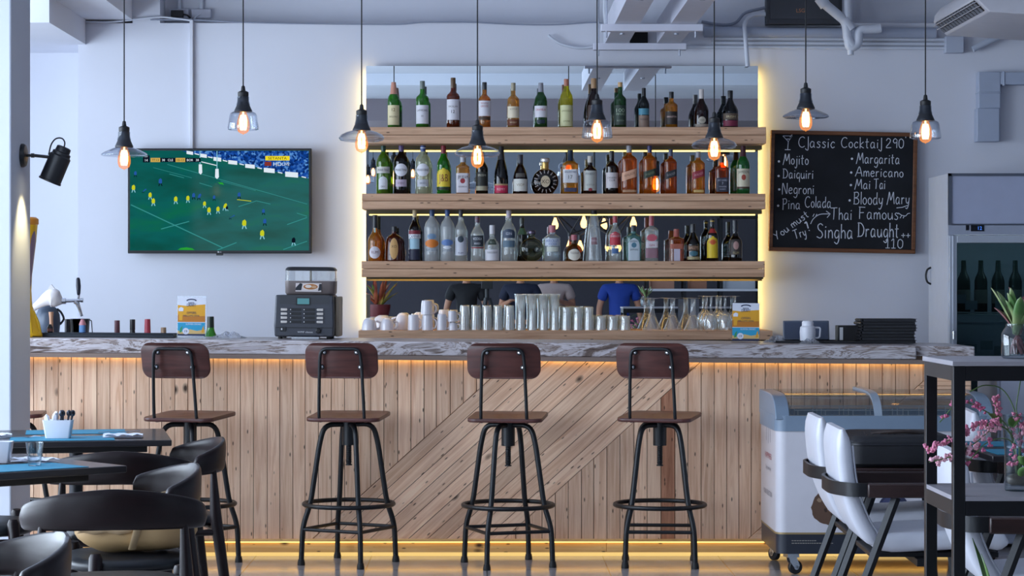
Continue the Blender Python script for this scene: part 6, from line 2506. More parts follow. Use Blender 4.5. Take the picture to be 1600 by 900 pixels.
# tan bag on the chair seat
def lump(mb, c, rx, ry, rz_, seed, amp=.02, mat=0, flatb=.25):
    rnd = random.Random(seed)
    ph = [rnd.uniform(0, 6) for _ in range(6)]
    n, m_ = 32, 16
    v, f = [], []
    for j in range(m_ + 1):
        th = -PI / 2 + PI * j / m_
        for i in range(n):
            a = 2 * PI * i / n
            cx_, cy_, cz_ = math.cos(th) * math.cos(a), math.cos(th) * math.sin(a), math.sin(th)

            def se(q, e=.65):
                return math.copysign(abs(q) ** e, q)
            cx_, cy_, cz_ = se(cx_), se(cy_), se(cz_, .8)
            d = 1 + amp * (math.sin(3 * a + ph[0]) + .7 * math.sin(5 * a + 3 * th + ph[1]) + .5 * math.sin(7 * th + ph[2] + 2 * a))
            v.append((c[0] + rx * cx_ * d, c[1] + ry * cy_ * d, c[2] + max(-rz_ * .98, rz_ * cz_ * d)))
    for j in range(m_):
        for i in range(n):
            i2 = (i + 1) % n
            f.append((j * n + i, j * n + i2, (j + 1) * n + i2, (j + 1) * n + i))
    mb.add(v, f, mat)
    return mb


t = thing('leather_bag', 'slouched tan leather bag lying on a dark chair seat', 'bag', (-1.26, 8.24, .4595), .08)
build('bag_body', lump(MB(), (0, 0, .098), .215, .135, .098, 3, .03), P('b39468', .6), t, smooth=70)
fl = []
v, f = [], []
n, m_ = 16, 10
for j in range(m_ + 1):
    for i in range(n + 1):
        u, w = i / n - .5, j / m_
        x_ = -.09 + u * .19
        ang = w * 1.9
        v.append((x_ + .01 * math.sin(j), -.132 * math.sin(min(ang, 1.57)) - .012 * (1 if w > .8 else 0), .205 - .14 * max(0, w - .25) ** 1.2 * 1.3 + .004 * math.sin(i * .9)))
for j in range(m_):
    for i in range(n):
        q = j * (n + 1) + i
        f.append((q, q + 1, q + n + 2, q + n + 1))
fo = build('flap', MB().add(v, f), P('ac9270', .6), t, smooth=70)
so = fo.modifiers.new('thick', 'SOLIDIFY')
so.thickness = .006
build('strap', MB().tube(spline([(.0, -.13, .02), (.012, -.145, .06), (.03, -.14, .12), (.075, -.10, .185), (.13, -.02, .20), (.17, .05, .16)], 6), .016, 10, flat=(1, .35)), P('b49a74', .55), t, smooth=60)
build('ring', MB().tube([(-.06 + .018 * math.cos(2 * PI * i / 16), -.142, .165 + .010 * math.sin(2 * PI * i / 16)) for i in range(16)], .003, 6, closed=True), P('8a7654', .4, .5), t)

# ================================================================== DINING FURNITURE, RIGHT
M_WHITEL = P('d3d5df', .42, 0, coat=.1)
M_ARMWOOD = WOOD('dark_arm_wood', '33201f', '241615', sx=3, sy=16, vary=.05, knots=0, rough=.35, dots=False)
M_BLK = P('16181d', .4, .3)


def make_armchair(label, x, y, rz):
    t = thing('upholstered_armchair', label, 'chair', (x, y, 0), rz, 'white upholstered armchairs on the right')
    # facing +x; back leaning to -x
    w = .47
    sec = [(-.225, .86), (-.205, .66), (-.165, .53), (-.10, .42)]

    def pad(path, th, wid, name, mat, rr=.022):
        pts = spline([(a, 0, b) for a, b in path], 6)
        rings = []
        n = len(pts)
        for i, p in enumerate(pts):
            tn = (pts[min(n - 1, i + 1)] - pts[max(0, i - 1)]).normalized()
            nr = Vector((-tn.z, 0, tn.x))
            e = min(i, n - 1 - i) / 2.5
            sc_ = math.sqrt(max(.12, 1 - (1 - min(1, e)) ** 2))
            rings.append([tuple(p + nr * (q[0] * sc_) + Vector((0, q[1] * (.93 + .07 * sc_), 0))) for q in rrect(th, wid, rr, 4)])
        mb = MB()
        loft(mb, rings)
        return build(name, mb, mat, t, smooth=60)
    b = pad(sec, .06, w, 'backrest', M_WHITEL, .028)
    for s_ in (-1, 1):
        mb = MB()
        mb.tube([p + Vector((0, s_ * (w / 2 - .012), 0)) + Vector((.033, 0, .008)) for p in spline([(a, 0, b_) for a, b_ in sec], 6)][2:-1], .0035, 6)
        build('piping', mb, P('a3a6b2', .5), b)
    pad([(-.11, .425), (.10, .435), (.30, .445), (.40, .43)], .075, w, 'seat', M_WHITEL, .03)
    build('seat_pan', MB().box(-.12, .37, -.20, .20, .372, .392), M_BLK, t, bevel=.004)
    za = .635
    mb = MB()
    arc = fillet([(-.13, -.285, za), (-.20, -.285, za), (-.262, -.15, za), (-.262, .15, za), (-.20, .285, za), (-.13, .285, za)], .10, 6)
    v, f = [], []
    n = len(arc)
    for i, p in enumerate(arc):
        tn = (arc[min(n - 1, i + 1)] - arc[max(0, i - 1)]).normalized()
        nr = Vector((-tn.y, tn.x, 0))
        for (a, b_) in ((-.006, -.026), (.006, -.026), (.006, .026), (-.006, .026)):
            v.append(p + nr * a + Vector((0, 0, b_)))
    for i in range(n - 1):
        for k_ in range(4):
            k2 = (k_ + 1) % 4
            f.append((i * 4 + k_, i * 4 + k2, (i + 1) * 4 + k2, (i + 1) * 4 + k_))
    f += [(0, 1, 2, 3), tuple(range((n - 1) * 4, n * 4))]
    build('arm_band', MB().add(v, f), M_BLK, t, smooth=30)
    for s_ in (-1, 1):
        build('arm_pad', MB().box(-.14, .34, s_ * .285 - .026, s_ * .285 + .026, za - .028, za + .026), M_ARMWOOD, t, bevel=.006, grain=0)
        build('leg', MB().tube([(-.03, s_ * .275, za - .028), (-.25, s_ * .275, .012)], .015, 4, flat=(1.2, .9)), M_BLK, t, smooth=20)
        build('leg', MB().tube([(.27, s_ * .275, za - .028), (.33, s_ * .275, .012)], .015, 4, flat=(1.2, .9)), M_BLK, t, smooth=20)
    build('crossbar', MB().box(.05, .09, -.27, .27, .345, .372).box(.25, .29, -.27, .27, .345, .372), M_BLK, t)
    return t


make_armchair('white upholstered armchair with black bag laid over its arms', WX(1358, 9.72), 9.72, -.03)
make_armchair('white upholstered armchair in front of the bag, beside the black rack', WX(1396, 8.98), 8.98, -.03)
make_armchair('white upholstered armchair seen through the lower right of the black rack', WX(1590, 7.72), 7.72, -.06)
make_armchair('white upholstered armchair far right, behind the rack vase', WX(1596, 10.08), 10.08, -.1)

# bag across the arms
t = thing('camera_bag', 'black padded equipment bag lying across the arms of a white chair', 'bag', (WX(1398, 9.66), 9.66, .6625), .0)
mb = MB()
loft(mb, [[(p[0], p[1], z) for p in rrect(.44 * q, .50 * q2, .05, 5)] for q, q2, z in ((.90, .92, 0), (1, 1, .015), (1.0, 1.0, .075), (.97, .97, .095))])
build('bag_body', mb, P('14151b', .7), t, smooth=50)
mb = loft(MB(), [[(p[0], p[1], z) for p in rrect(.44 * q, .50 * q, .05, 5)] for q, z in ((.985, .096), (.99, .104), (.93, .122), (.80, .130), (.3, .132))])
build('lid', mb, P('191a20', .65), t, smooth=50)
build('zip', loft(MB(), [[(p[0], p[1], z) for p in rrect(.44 * 1.0, .50 * 1.0, .05, 5)] for z in (.092, .098)], cap0=False, cap1=False), P('2c2d34', .5), t)
mb = MB()
for i in range(5):
    mb.tube([(-.15 + i * .03, -.17, .129), (-.13 + i * .03, -.02, .134)], .004, 6)
mb.tube(spline([(-.12, -.12, .131), (.0, -.15, .142), (.12, -.12, .131)], 6), .008, 8, mat=1)
build('straps', mb, [P('232129', .7), P('3a2f2c', .6)], t)
build('badge', MB().box(.02, .075, .04, .085, .1315, .135), P('8a7660', .5), t, bevel=.001)

# table with teal mats at the right edge
t = thing('dining_table', 'dark table at the right edge with teal mats, behind the rack', 'table', (WX(1672, 9.4), 9.35, 0), 0)
mb = MB().box(-.42, .42, -.42, .42, .722, .748)
build('tabletop', mb, P('1d1b20', .35, 0, coat=.2), t, bevel=.004)
build('pedestal', MB().lathe([(.03, .02), (.03, .722)], 18), P('17191e', .4, .4), t)
build('foot_cross', MB().box(-.30, .30, -.03, .03, 0, .02).box(-.03, .03, -.30, .30, 0, .02), P('17191e', .4, .4), t)
for (dy, lb) in ((-.24, 'teal placemat on the near side of the right-hand table'), (.22, 'teal placemat on the far side of the right-hand table')):
    o = build('placemat', MB().box(-.22, .22, -.14, .14, 0, .002), M_TEAL, smooth=0, loc=(t.location.x - .17, t.location.y + dy, TZ + .0006))
    tag(o, lb, 'placemat', PMG)
o = build('napkin', MB().box(-.09, .09, -.04, .04, 0, .008), P('d6dcea', .8), bevel=.003, loc=(t.location.x - .18, t.location.y - .03, TZ + .001))
tag(o, 'folded white napkin between the mats of the right-hand table', 'napkin', 'white napkins on the tables')

# ================================================================== BLACK RACK WITH PLANTS
RY0, RY1 = 6.2, 6.62
RX0 = WX(1490, RY0)
RX1 = RX0 + 1.1
t = thing('metal_rack', 'black square-tube rack with pale wood shelves at the right edge', 'rack', (RX0, RY0, 0))
tw = .032
ZTOP = WZ(572, RY0)
ZMID = WZ(783, RY0)
L_ = RX1 - RX0
D_ = RY1 - RY0
mb0 = None
for (x, y) in ((0, 0), (L_ - tw, 0), (0, D_ - tw), (L_ - tw, D_ - tw)):
    build('leg', MB().box(x, x + tw, y, y + tw, 0, ZTOP - .0), M_BLK, t, bevel=.002)
M_PALE = WOOD('pale_shelf_board', '9d9ba2', '8d8a92', sx=1.2, sy=14, vary=.04, knots=0, rough=.45, dots=False)
for z in (ZTOP, ZMID, .12):
    mb = MB()
    mb.box(tw, L_ - tw, 0, tw, z - .04, z - .001).box(tw, L_ - tw, D_ - tw, D_, z - .04, z - .001)
    mb.box(0, tw, tw, D_ - tw, z - .04, z - .001).box(L_ - tw, L_, tw, D_ - tw, z - .04, z - .001)
    fr_ = build('shelf_frame', mb, M_BLK, t, smooth=0)
    e = -.002 if z == ZTOP else 0
    if z == ZTOP:
        build('shelf_board', MB().box(-.004, L_ + .004, -.004, D_ + .004, z, z + .014), M_PALE, t, bevel=.002, grain=0)
    else:
        build('shelf_board', MB().box(tw, L_ - tw, .0, D_, z, z + .012).box(.001, tw, tw + .001, D_ - tw - .001, z, z + .012), M_PALE, t, grain=0, smooth=0)


# ---- leaves
def strap_leaf(mb, base, ang, lean, length, wid, droop, mat=0, twist=0.0):
    n = 10
    v, f = [], []
    d = Vector((math.cos(ang), math.sin(ang), 0))
    s_ = Vector((-math.sin(ang), math.cos(ang), 0))
    for i in range(n + 1):
        u = i / n
        r = length * (lean * u + droop * u * u * .5)
        z = length * (u * math.sqrt(max(.05, 1 - lean * lean)) - droop * u * u * .35)
        w = wid * (math.sin(PI * min(1, .12 + u * .88)) ** .6 if u < 1 else 0.02)
        c = Vector(base) + d * r + Vector((0, 0, z))
        for q, k_ in ((-1, .25), (-.5, .08), (0, 0), (.5, .08), (1, .25)):
            v.append(c + s_ * (w * q) + Vector((0, 0, abs(q) * w * .5)) - d * (abs(q) * w * .3))
    for i in range(n):
        for k_ in range(4):
            f.append((i * 5 + k_, i * 5 + k_ + 1, (i + 1) * 5 + k_ + 1, (i + 1) * 5 + k_))
    mb.add(v, f, mat)


def LEAF(name, c1, c2):
    m, nt, out = newmat(name)
    N, L = nt.nodes.new, nt.links.new
    tc = N('ShaderNodeTexCoord')
    n = N('ShaderNodeTexNoise')
    n.inputs['Scale'].default_value = 9
    n.inputs['Detail'].default_value = 5
    L(tc.outputs['Object'], n.inputs[0])
    r = N('ShaderNodeValToRGB')
    r.color_ramp.elements[0].position = .35
    r.color_ramp.elements[0].color = lin(c1)
    r.color_ramp.elements[1].position = .68
    r.color_ramp.elements[1].color = lin(c2)
    L(n.outputs[0], r.inputs[0])
    b = N('ShaderNodeBsdfPrincipled')
    b.inputs['Roughness'].default_value = .4
    L(r.outputs[0], b.inputs['Base Color'])
    L(b.outputs[0], out.inputs[0])
    return m


YJ = 6.40
kj = YJ / F
zs = ZTOP + .0145
t = thing('plant_jar', 'clear glass jar holding a striped bromeliad on the rack top', 'potted plant', (WX(1590, YJ), YJ, zs))
build('jar', MB().lathe([(22 * kj, 0), (25 * kj, 3 * kj), (25 * kj, 38 * kj), (21 * kj, 46 * kj), (18 * kj, 49 * kj), (18 * kj, 54 * kj), (16.5 * kj, 54 * kj), (16.5 * kj, 49 * kj), (23 * kj, 37 * kj), (23 * kj, 5 * kj), (.001, 4 * kj)], 30), GL('f0f4f6', 'aab6be', refl=1.0, facing=.4), t, smooth=50)
rnd = random.Random(11)
mL = LEAF('bromeliad_leaf', '4f7a3e', 'b4b484')
mR = LEAF('bromeliad_red', '6a3038', '8a5a58')
for i in range(18):
    mb = MB()
    strap_leaf(mb, (rnd.uniform(-.006, .006), rnd.uniform(-.006, .006), 36 * kj), i * 2.4 + .4, rnd.uniform(.12, .55), rnd.uniform(58, 92) * kj * (1.0 if i < 13 else .7), rnd.uniform(6.5, 9) * kj, rnd.uniform(.05, .3))
    o = build('leaf', mb, mR if i in (8, 9, 14) else mL, t, smooth=70)
    so = o.modifiers.new('thick', 'SOLIDIFY')
    so.thickness = .0012
mb = MB()
for i in range(7):
    a = i * .9
    mb.tube(spline([(0, 0, 36 * kj), (.012 * math.cos(a), .012 * math.sin(a), 24 * kj), (.02 * math.cos(a + .6), .02 * math.sin(a + .6), 7 * kj)], 4), .0045, 6)
build('roots', mb, mR, t)

YV = 6.38
kv = YV / F
zs = ZMID + .0125
t = thing('flower_vase', 'clear glass vase of trailing pink blossoms on the middle rack shelf', 'flower vase', (WX(1590, YV), YV, zs))
build('vase', MB().lathe([(19 * kv, 0), (20 * kv, 2 * kv), (20 * kv, 60 * kv), (23 * kv, 100 * kv), (24.5 * kv, 118 * kv), (23.3 * kv, 118 * kv), (21.6 * kv, 100 * kv), (18.6 * kv, 60 * kv), (18.4 * kv, 8 * kv), (.001, 7 * kv)], 30), GL('eef3f5', 'a6b4bc', refl=1.0, facing=.4), t, smooth=50)
build('pebbles', lump(MB(), (0, 0, 17 * kv), 16.5 * kv, 16.5 * kv, 9 * kv, 5, .05), LEAF('pebble', '6a5548', 'a89a8c'), t)
mG = LEAF('vine_leaf', '3f6e34', '7a9a54')


def vp(px, py, dy=0.0):
    Y = YV + dy
    return Vector((WX(px, Y) - t.location.x, dy, WZ(py, Y) - zs))


stems = [
    [vp(1588, 740), vp(1585, 690, -.02), vp(1560, 662, -.06), (vp(1530, 664, -.10)), vp(1500, 678, -.14), vp(1470, 694, -.15), vp(1448, 702, -.14)],
    [vp(1590, 740), vp(1582, 680, .0), vp(1556, 668, -.08), vp(1524, 692, -.14), vp(1490, 712, -.16), vp(1452, 722, -.16)],
    [vp(1590, 740), vp(1580, 672, .02), vp(1560, 655, .0), vp(1535, 640, -.02), vp(1500, 628, -.03), vp(1468, 660, -.05)],
    [vp(1592, 740), vp(1590, 660, .02), vp(1570, 612, .02), vp(1540, 602, .02), vp(1515, 612, .02)],
    [vp(1592, 740), vp(1594, 670, .0), vp(1588, 640, .02), vp(1592, 610, .03), vp(1597, 580, .03)],
    [vp(1594, 740), vp(1596, 690, -.02), vp(1606, 668, -.05), vp(1620, 690, -.08)],
    [vp(1590, 740), vp(1578, 676, -.02), vp(1560, 650, -.03), vp(1557, 632, -.03), vp(1553, 622, -.03)],
    [vp(1588, 740), vp(1580, 690, -.04), vp(1545, 690, -.12), vp(1512, 722, -.15), vp(1490, 742, -.15)],
]
mb = MB()
for s_ in stems:
    mb.tube(spline(s_, 6), .0016, 6)
build('stems', mb, P('5a7a44', .5), t)
mPk = [P('e08aa8', .5), P('eeb4c4', .5), P('cc6890', .5)]


def blossoms(name, centers, mat, seed):
    rnd = random.Random(seed)
    mb = MB()
    for c in centers:
        for q in range(3):
            p = Vector(c) + Vector((rnd.uniform(-.011, .011), rnd.uniform(-.012, .012), rnd.uniform(-.010, .010)))
            r = rnd.uniform(.003, .0055)
            mb.ball(p, r, 8, 5, sx=rnd.uniform(.7, 1.2), sz=rnd.uniform(.7, 1.3))
            for w_ in range(3):
                a = rnd.uniform(0, 6.3)
                mb.ball(p + Vector((r * math.cos(a), rnd.uniform(-r, r), r * math.sin(a))), r * .7, 6, 4)
    return build(name, mb, mat, t, smooth=70)


for si, (s_, idx) in enumerate(((0, (3, 4, 5, 6)), (1, (3, 4, 5)), (2, (4, 5)), (6, (3, 4)), (5, (2, 3)), (7, (3, 4)), (4, (2,)))):
    pts = spline(stems[s_], 6)
    cs = []
    for i in idx:
        for d in (0, 1, 2, 3, 4, 5):
            k_ = i * 6 - 6 + d
            if 0 <= k_ < len(pts) and (d % 2 == 0 or si < 2):
                cs.append(pts[k_])
    blossoms('blossom_cluster', cs, mPk[si % 3], si)
rnd = random.Random(8)
blossoms('blossom_cluster', [vp(1586 + rnd.uniform(-10, 26), 690 + rnd.uniform(-34, 34), rnd.uniform(-.05, .0)) for _ in range(14)], mPk[0], 77)
for i, (px, py, a) in enumerate(((1548, 676, 2.6), (1582, 668, 1.0), (1560, 664, 2.0), (1600, 728, 4.4), (1596, 745, 5.0))):
    mb = MB()
    strap_leaf(mb, vp(px, py, -.06), a, .7, .05, .016, .4)
    o = build('leaf', mb, mG, t, smooth=70)
    so = o.modifiers.new('thick', 'SOLIDIFY')
    so.thickness = .0008
# plant on the bottom shelf
t = thing('shelf_plant', 'green-leaved plant in a glass on the lowest rack shelf, bottom right corner', 'potted plant', (WX(1592, 6.36), 6.36, .1325))
build('glass_pot', MB().lathe([(.05, 0), (.055, .004), (.06, .12), (.057, .12), (.05, .008), (.001, .007)], 24), GL('eef3f5', 'a6b4bc', refl=1.0), t)
for i in range(9):
    mb = MB()
    strap_leaf(mb, (0, 0, .05), i * 2.4, random.uniform(.1, .45), random.uniform(.38, .56), .018, random.uniform(.05, .25))
    o = build('leaf', mb, mG, t, smooth=70)
    so = o.modifiers.new('thick', 'SOLIDIFY')
    so.thickness = .001


# ================================================================== WALL SPOT LAMP ON THE PILLAR
YL = 10.84
zl = WZ(243, YL)
t = thing('wall_spotlight', 'black adjustable spotlight fixed to the right face of the white pillar', 'spotlight', (PX, YL, zl))
build('wall_plate', MB().lathe([(.056, 0), (.056, .010), (.050, .020), (.030, .026), (.001, .027)], 28, M=Matrix.Rotation(PI / 2, 4, 'Y')), P('1c1e23', .4), t)
kl = YL / F


def wl(px, py):
    return Vector((WX(px, YL) - PX, 0, WZ(py, YL) - zl))


build('arm', MB().tube([(.02, 0, 0), (.05, 0, 0)], .007, 10).tube([(.045, 0, 0), (.06, 0, 0)], .011, 10).tube([(.06, 0, 0), wl(82, 246)], .008, 10), P('17181d', .4), t)
ax = (wl(78, 282) - wl(96, 240)).normalized()
q = Vector((0, 0, -1)).rotation_difference(ax).to_matrix().to_4x4()
Mh = Matrix.Translation(wl(95, 243)) @ q
mb = MB().lathe([(.050, -.132), (.052, -.135), (.055, -.133), (.055, -.126), (.052, -.124), (.051, -.005), (.044, .002), (.044, .014), (.036, .018), (.034, .040), (.026, .044), (.001, .045)], 30, M=Mh, cap=False)
mb.lathe([(.048, -.130), (.03, -.06), (.001, -.055)], 24, M=Mh, mat=1, cap=False)
build('lamp_head', mb, [P('15161b', .42), EM('fff0c8', 3.0)], t)
build('cable', MB().tube(spline([wl(76, 242), wl(80, 226), wl(87, 217), wl(96, 216), wl(101, 222), wl(100, 232)], 6), .0035, 8), P('15161b', .5), t)
sp = bpy.data.lights.new('spot_beam', 'SPOT')
sp.energy = 15
sp.color = (1.0, .82, .42)
sp.spot_size = math.radians(74)
sp.spot_blend = .8
sp.shadow_soft_size = .02
so = bpy.data.objects.new('spot_beam', sp)
COL.objects.link(so)
so.parent = t
so.location = Mh @ Vector((0, 0, -.12))
so.rotation_euler = Vector((0, 0, -1)).rotation_difference(ax).to_euler()

# ================================================================== AIR CONDITIONER
AX0, AX1 = 12.26, 13.42
t = thing('air_conditioner', 'white ceiling-hung air conditioner in the top right corner', 'air conditioner', (2.95, 12.84, 2.83))


def ac(pts):
    return [(x - 2.95, z - 2.83) for x, z in pts]


prof = ac([(2.600, 2.935), (2.606, 2.975), (2.64, 3.02), (2.70, 3.055), (2.80, 3.075), (3.30, 3.085), (3.33, 3.05), (3.33, 2.84), (3.30, 2.82), (2.675, 2.862), (2.664, 2.872)])
build('casing', MB().prism(prof, AX0 - 12.84, AX1 - 12.84, 'y'), P('cdccd4', .35), t, bevel=.006, smooth=50)
mb = MB()
d = Vector((2.664 - 2.600, 0, 2.872 - 2.935))
nrm = Vector((d.z, 0, -d.x)).normalized()
if nrm.x > 0:
    nrm = -nrm
a0 = Vector((2.600 - 2.95, 0, 2.935 - 2.83))
q4 = []
for yy in (AX0 - 12.84 + .05, AX1 - 12.84 - .05):
    for u in (.06, .94):
        q4.append(a0 + d * u + nrm * .0015 + Vector((0, yy, 0)))
mb.add(q4, [(0, 1, 3, 2)])
build('outlet', mb, P('1c1e24', .6), t, smooth=0)
for u in (.2, .52):
    mb = MB()
    p0 = a0 + d * u
    for yy in (0,):
        v = []
        for y_ in (AX0 - 12.84 + .04, AX1 - 12.84 - .04):
            for (s_, w_) in ((0, 0), (1, 0), (1, 1), (0, 1)):
                v.append(p0 + nrm * (.002 + s_ * .020) + d.normalized() * (w_ * .003 - s_ * .008) + Vector((0, y_, 0)))
        mb.add(v, [(0, 1, 2, 3), (4, 5, 6, 7), (0, 1, 5, 4), (1, 2, 6, 5), (2, 3, 7, 6), (3, 0, 4, 7)])
    build('louvre', mb, P('d8d6dc', .4), t, smooth=0)
for i in range(14):
    mb = MB()
    y_ = AX0 - 12.84 + .08 + i * (AX1 - AX0 - .16) / 13
    v = [a0 + d * .08 + nrm * .002 + Vector((0, y_, 0)), a0 + d * .92 + nrm * .002 + Vector((0, y_, 0)), a0 + d * .92 + nrm * .014 + Vector((0, y_ + .006, 0)), a0 + d * .08 + nrm * .014 + Vector((0, y_ + .006, 0))]
    mb.add(v + [p + Vector((0, .003, 0)) for p in v], [(0, 1, 2, 3), (4, 5, 6, 7), (0, 1, 5, 4), (1, 2, 6, 5), (2, 3, 7, 6), (3, 0, 4, 7)])
    build('fin', mb, P('6a6c74', .5), t, smooth=0)
build('badge', MB().box(-.24, -.19, -.10, -.03, .024, .028, 0, Matrix.Rotation(.06, 4, 'Y')).box(-.20, -.17, .30, .35, .022, .026, 0, Matrix.Rotation(.06, 4, 'Y')), P('5c6478', .3), t)
mb = MB()
for x in (-.2, .3):
    for y in (-.4, .4):
        mb.tube([(x, y, .24), (x, y, ZC - 2.83)], .006, 8)
build('hanger_rods', mb, P('9aa0aa', .3, .8), t)

# ================================================================== PIPES AND CABLES HIGH ON THE WALL
M_PIPE = P('cfd4e0', .4)
M_WIRE = P('8d94a6', .5)


def pipe(name, label, cat, runs, Y, mat=M_PIPE, group=None, r=None):
    """runs: list of ([photo points (x,y[,dY])], radius in photo pixels)"""
    k_ = Y / F
    mb = MB()
    for pts, rp in runs:
        mb.tube([(WX(p[0], Y), Y + (p[2] if len(p) > 2 else 0), WZ(p[1], Y)) for p in pts], rp * k_, 14)
    o = build(name, mb, mat, smooth=50)
    tag(o, label, cat, group)
    return o


def wcurve(pts, r=12):
    v = fillet([(p[0], p[1], 0) for p in pts], r, 5)
    return [(p.x, p.y) for p in v]


GP = 'pipes along the top of the wall'
pipe('drain_pipe', 'white forked drain pipe with a trap hanging above the chalkboard', 'pipe', [
    (wcurve([(1276, -14), (1286, 4), (1322, 34), (1325, 62), (1332, 72)], 8), 7.5), ([(1325, -14), (1325, 40)], 6.5), ([(1319, 30), (1331, 46)], 8.5),
    (wcurve([(1325, 58), (1327, 76), (1341, 70), (1342, 46), (1370, 45), (1376, 44)], 8), 7), ([(1329, 72), (1329, 86)], 5), ([(1280, -4), (1290, 9)], 9)], 13.80, M_PIPE, GP)
pipe('wall_duct', 'wide grey pipe running along the wall top behind the drain pipe', 'pipe', [([(1100, 50), (1462, 52)], 8.5)], 13.96, P('a5adc0', .5), GP)
for y, lb in ((61, 'upper'), (68, 'middle'), (74.5, 'lower')):
    pipe('conduit', 'thin white conduit running to the junction box, ' + lb + ' of three', 'conduit', [([(1112 if y < 74 else 1072, y - 1), (1478, y + .8)], 2.6)], 13.98, M_PIPE, GP)
pipe('conduit', 'white conduit bending down beside the ceiling beams to the mirror corner', 'conduit', [(wcurve([(1196, 22), (1176, 23), (1163, 34), (1168, 104)], 16), 3.4)], 13.90, M_PIPE, GP)
o = build('junction_box', MB().box(-.055, .055, -.04, .03, -.05, .05), P('b4bbcc', .5), bevel=.004, loc=W(1491, 70, 13.95) + Vector((0, .02, 0)))
tag(o, 'square white junction box below the air conditioner', 'junction box')
# trunking elbow
Y_ = 13.96
k_ = Y_ / F
mb = MB()
hw_ = 18 * k_


def tr(px, py):
    return (WX(px, Y_), WZ(py, Y_))


p0, p1 = tr(1542, 222), tr(1542, 124)
mb.box(p0[0] - hw_ * 1.0, p0[0] + hw_ * .95, Y_ - .05, Y_ + .04, tr(0, 222)[1], tr(0, 170)[1])
mb.box(p0[0] - hw_ * .85, p0[0] + hw_ * 1.05, Y_ - .046, Y_ + .04, tr(0, 170)[1], tr(0, 113)[1])
x1 = tr(1720, 0)[0]
mb.box(p0[0] + hw_ * 1.05, x1, Y_ - .046, Y_ + .04, tr(0, 133)[1], tr(0, 114)[1])
mb.box(tr(1564, 0)[0], tr(1568, 0)[0], Y_ - .05, Y_ + .04, tr(0, 135)[1], tr(0, 112)[1])
mb.box(p0[0] - hw_ * .9, p0[0] + hw_ * 1.1, Y_ - .05, Y_ + .04, tr(0, 147)[1], tr(0, 144)[1])
o = build('pipe_cover', mb, P('aab4c8', .45), bevel=.005)
tag(o, 'white angled pipe cover bending down the wall above the fridge', 'pipe cover')
pipe('drain_hose', 'white hose dropping from the air conditioner to the wall', 'hose', [(wcurve([(1560, 58), (1530, 72), (1520, 77)], 6), 5)], 13.94, P('b8c0d0', .5))
# cable swags along the ledge
pipe('wall_cable', 'slack grey cable along the ledge from the left beam to the sockets', 'cable', [([(p.x, p.y) for p in spline([(134, 34, 0), (165, 34.5, 0), (190, 33, 0), (222, 29, 0), (250, 26.5, 0), (275, 29, 0), (300, 32, 0)], 5)], 1.5)], 13.985, M_PIPE)
pipe('wall_cable', 'thin cable lying along the ledge above the television', 'cable', [([(p.x, p.y) for p in spline([(235, 31, 0), (300, 31, 0), (380, 35, 0), (470, 37, 0), (560, 38, 0), (625, 38, 0), (660, 35, 0), (720, 34, 0), (800, 38, 0), (870, 38.5, 0), (930, 35, 0), (946, 40, 0)], 4)], 1.1)], 13.985, M_WIRE)
pipe('wall_cable', 'white cable drooping from the wall to the hanging frame', 'cable', [([(p.x, p.y) for p in spline([(857, 55, 0), (864, 61, 0), (880, 70, 0), (905, 75, 0), (930, 73, 0)], 5)], 2.2)], 13.97, M_PIPE)
pipe('wall_cable', 'loose cable running from the hanging frame to the dark meter box', 'cable', [([(p.x, p.y) for p in spline([(1096, 34, 0), (1130, 39, 0), (1150, 35, 0), (1165, 20, 0), (1196, 12, 0)], 5)], 2.4)], 13.97, M_WIRE)
# trunking down to the television, sockets
xa = WX(299, 13.98)
o = build('cable_trunking', MB().box(xa - .010, xa + .010, 13.972, 13.999, WZ(236, 13.98), WZ(31, 13.98)), P('d4d6e0', .45), bevel=.002)
tag(o, 'thin vertical white cable trunking above the television', 'trunking')
for px, lb, plug in ((280.5, 'left', True), (315, 'right', False)):
    t = thing('wall_socket', 'white double wall socket above the television, ' + ('the left one with a black plug' if plug else 'the right one with a thin cable'), 'socket', W(px, 22.5, 14.21), 0, 'sockets on the ledge')
    build('plate', MB().box(-.06, .06, -.03, .009, -.026, .030), P('c2c4d2', .4), t, bevel=.004)
    build('conduit', MB().tube([(0, -.012, .03), (0, -.012, ZC - t.location.z)], .013, 10), M_PIPE, t)
    if plug:
        build('plug', MB().box(-.045, .03, -.065, -.03, -.024, .018).tube([(.03, -.05, -.005), (.055, -.05, -.012), (.075, -.06, -.03)], .006, 8), P('15171d', .5), t, bevel=.004)
    else:
        build('cord', MB().tube([(0, -.034, 0), (-.03, -.045, -.02), (-.05, -.05, -.05)], .004, 8), M_PIPE, t)
# dark meter box
Yb = 13.96
kb = Yb / F
p0 = W(1258, 12, Yb)
t = thing('meter_box', 'dark grey box with small orange lettering high on the wall', 'box', p0)
build('box', MB().box(-62 * kb, 56 * kb, -.05, .038, -27 * kb, 30 * kb), P('3a3d45', .5), t, bevel=.004)
mb = MB().box(-56 * kb, 50 * kb, -.054, -.05, -19 * kb, 28 * kb)
put_text(mb, 'LSG', -9 * kb, -6 * kb, 6 * kb, lambda a, b: (a, -.0545, b), 1)
build('lid', mb, [P('43464e', .5), P('c98a5c', .5)], t)
o = build('dark_vent', MB().box(-14 * kb, 14 * kb, -.012, .003, -12 * kb, 11 * kb).box(-12 * kb, 12 * kb, -.014, -.012, 5 * kb, 6 * kb), P('08080b', .8), loc=W(998, 57, 13.995))
o.location.y = 13.994
tag(o, 'small black square opening between the white ceiling beams', 'vent')
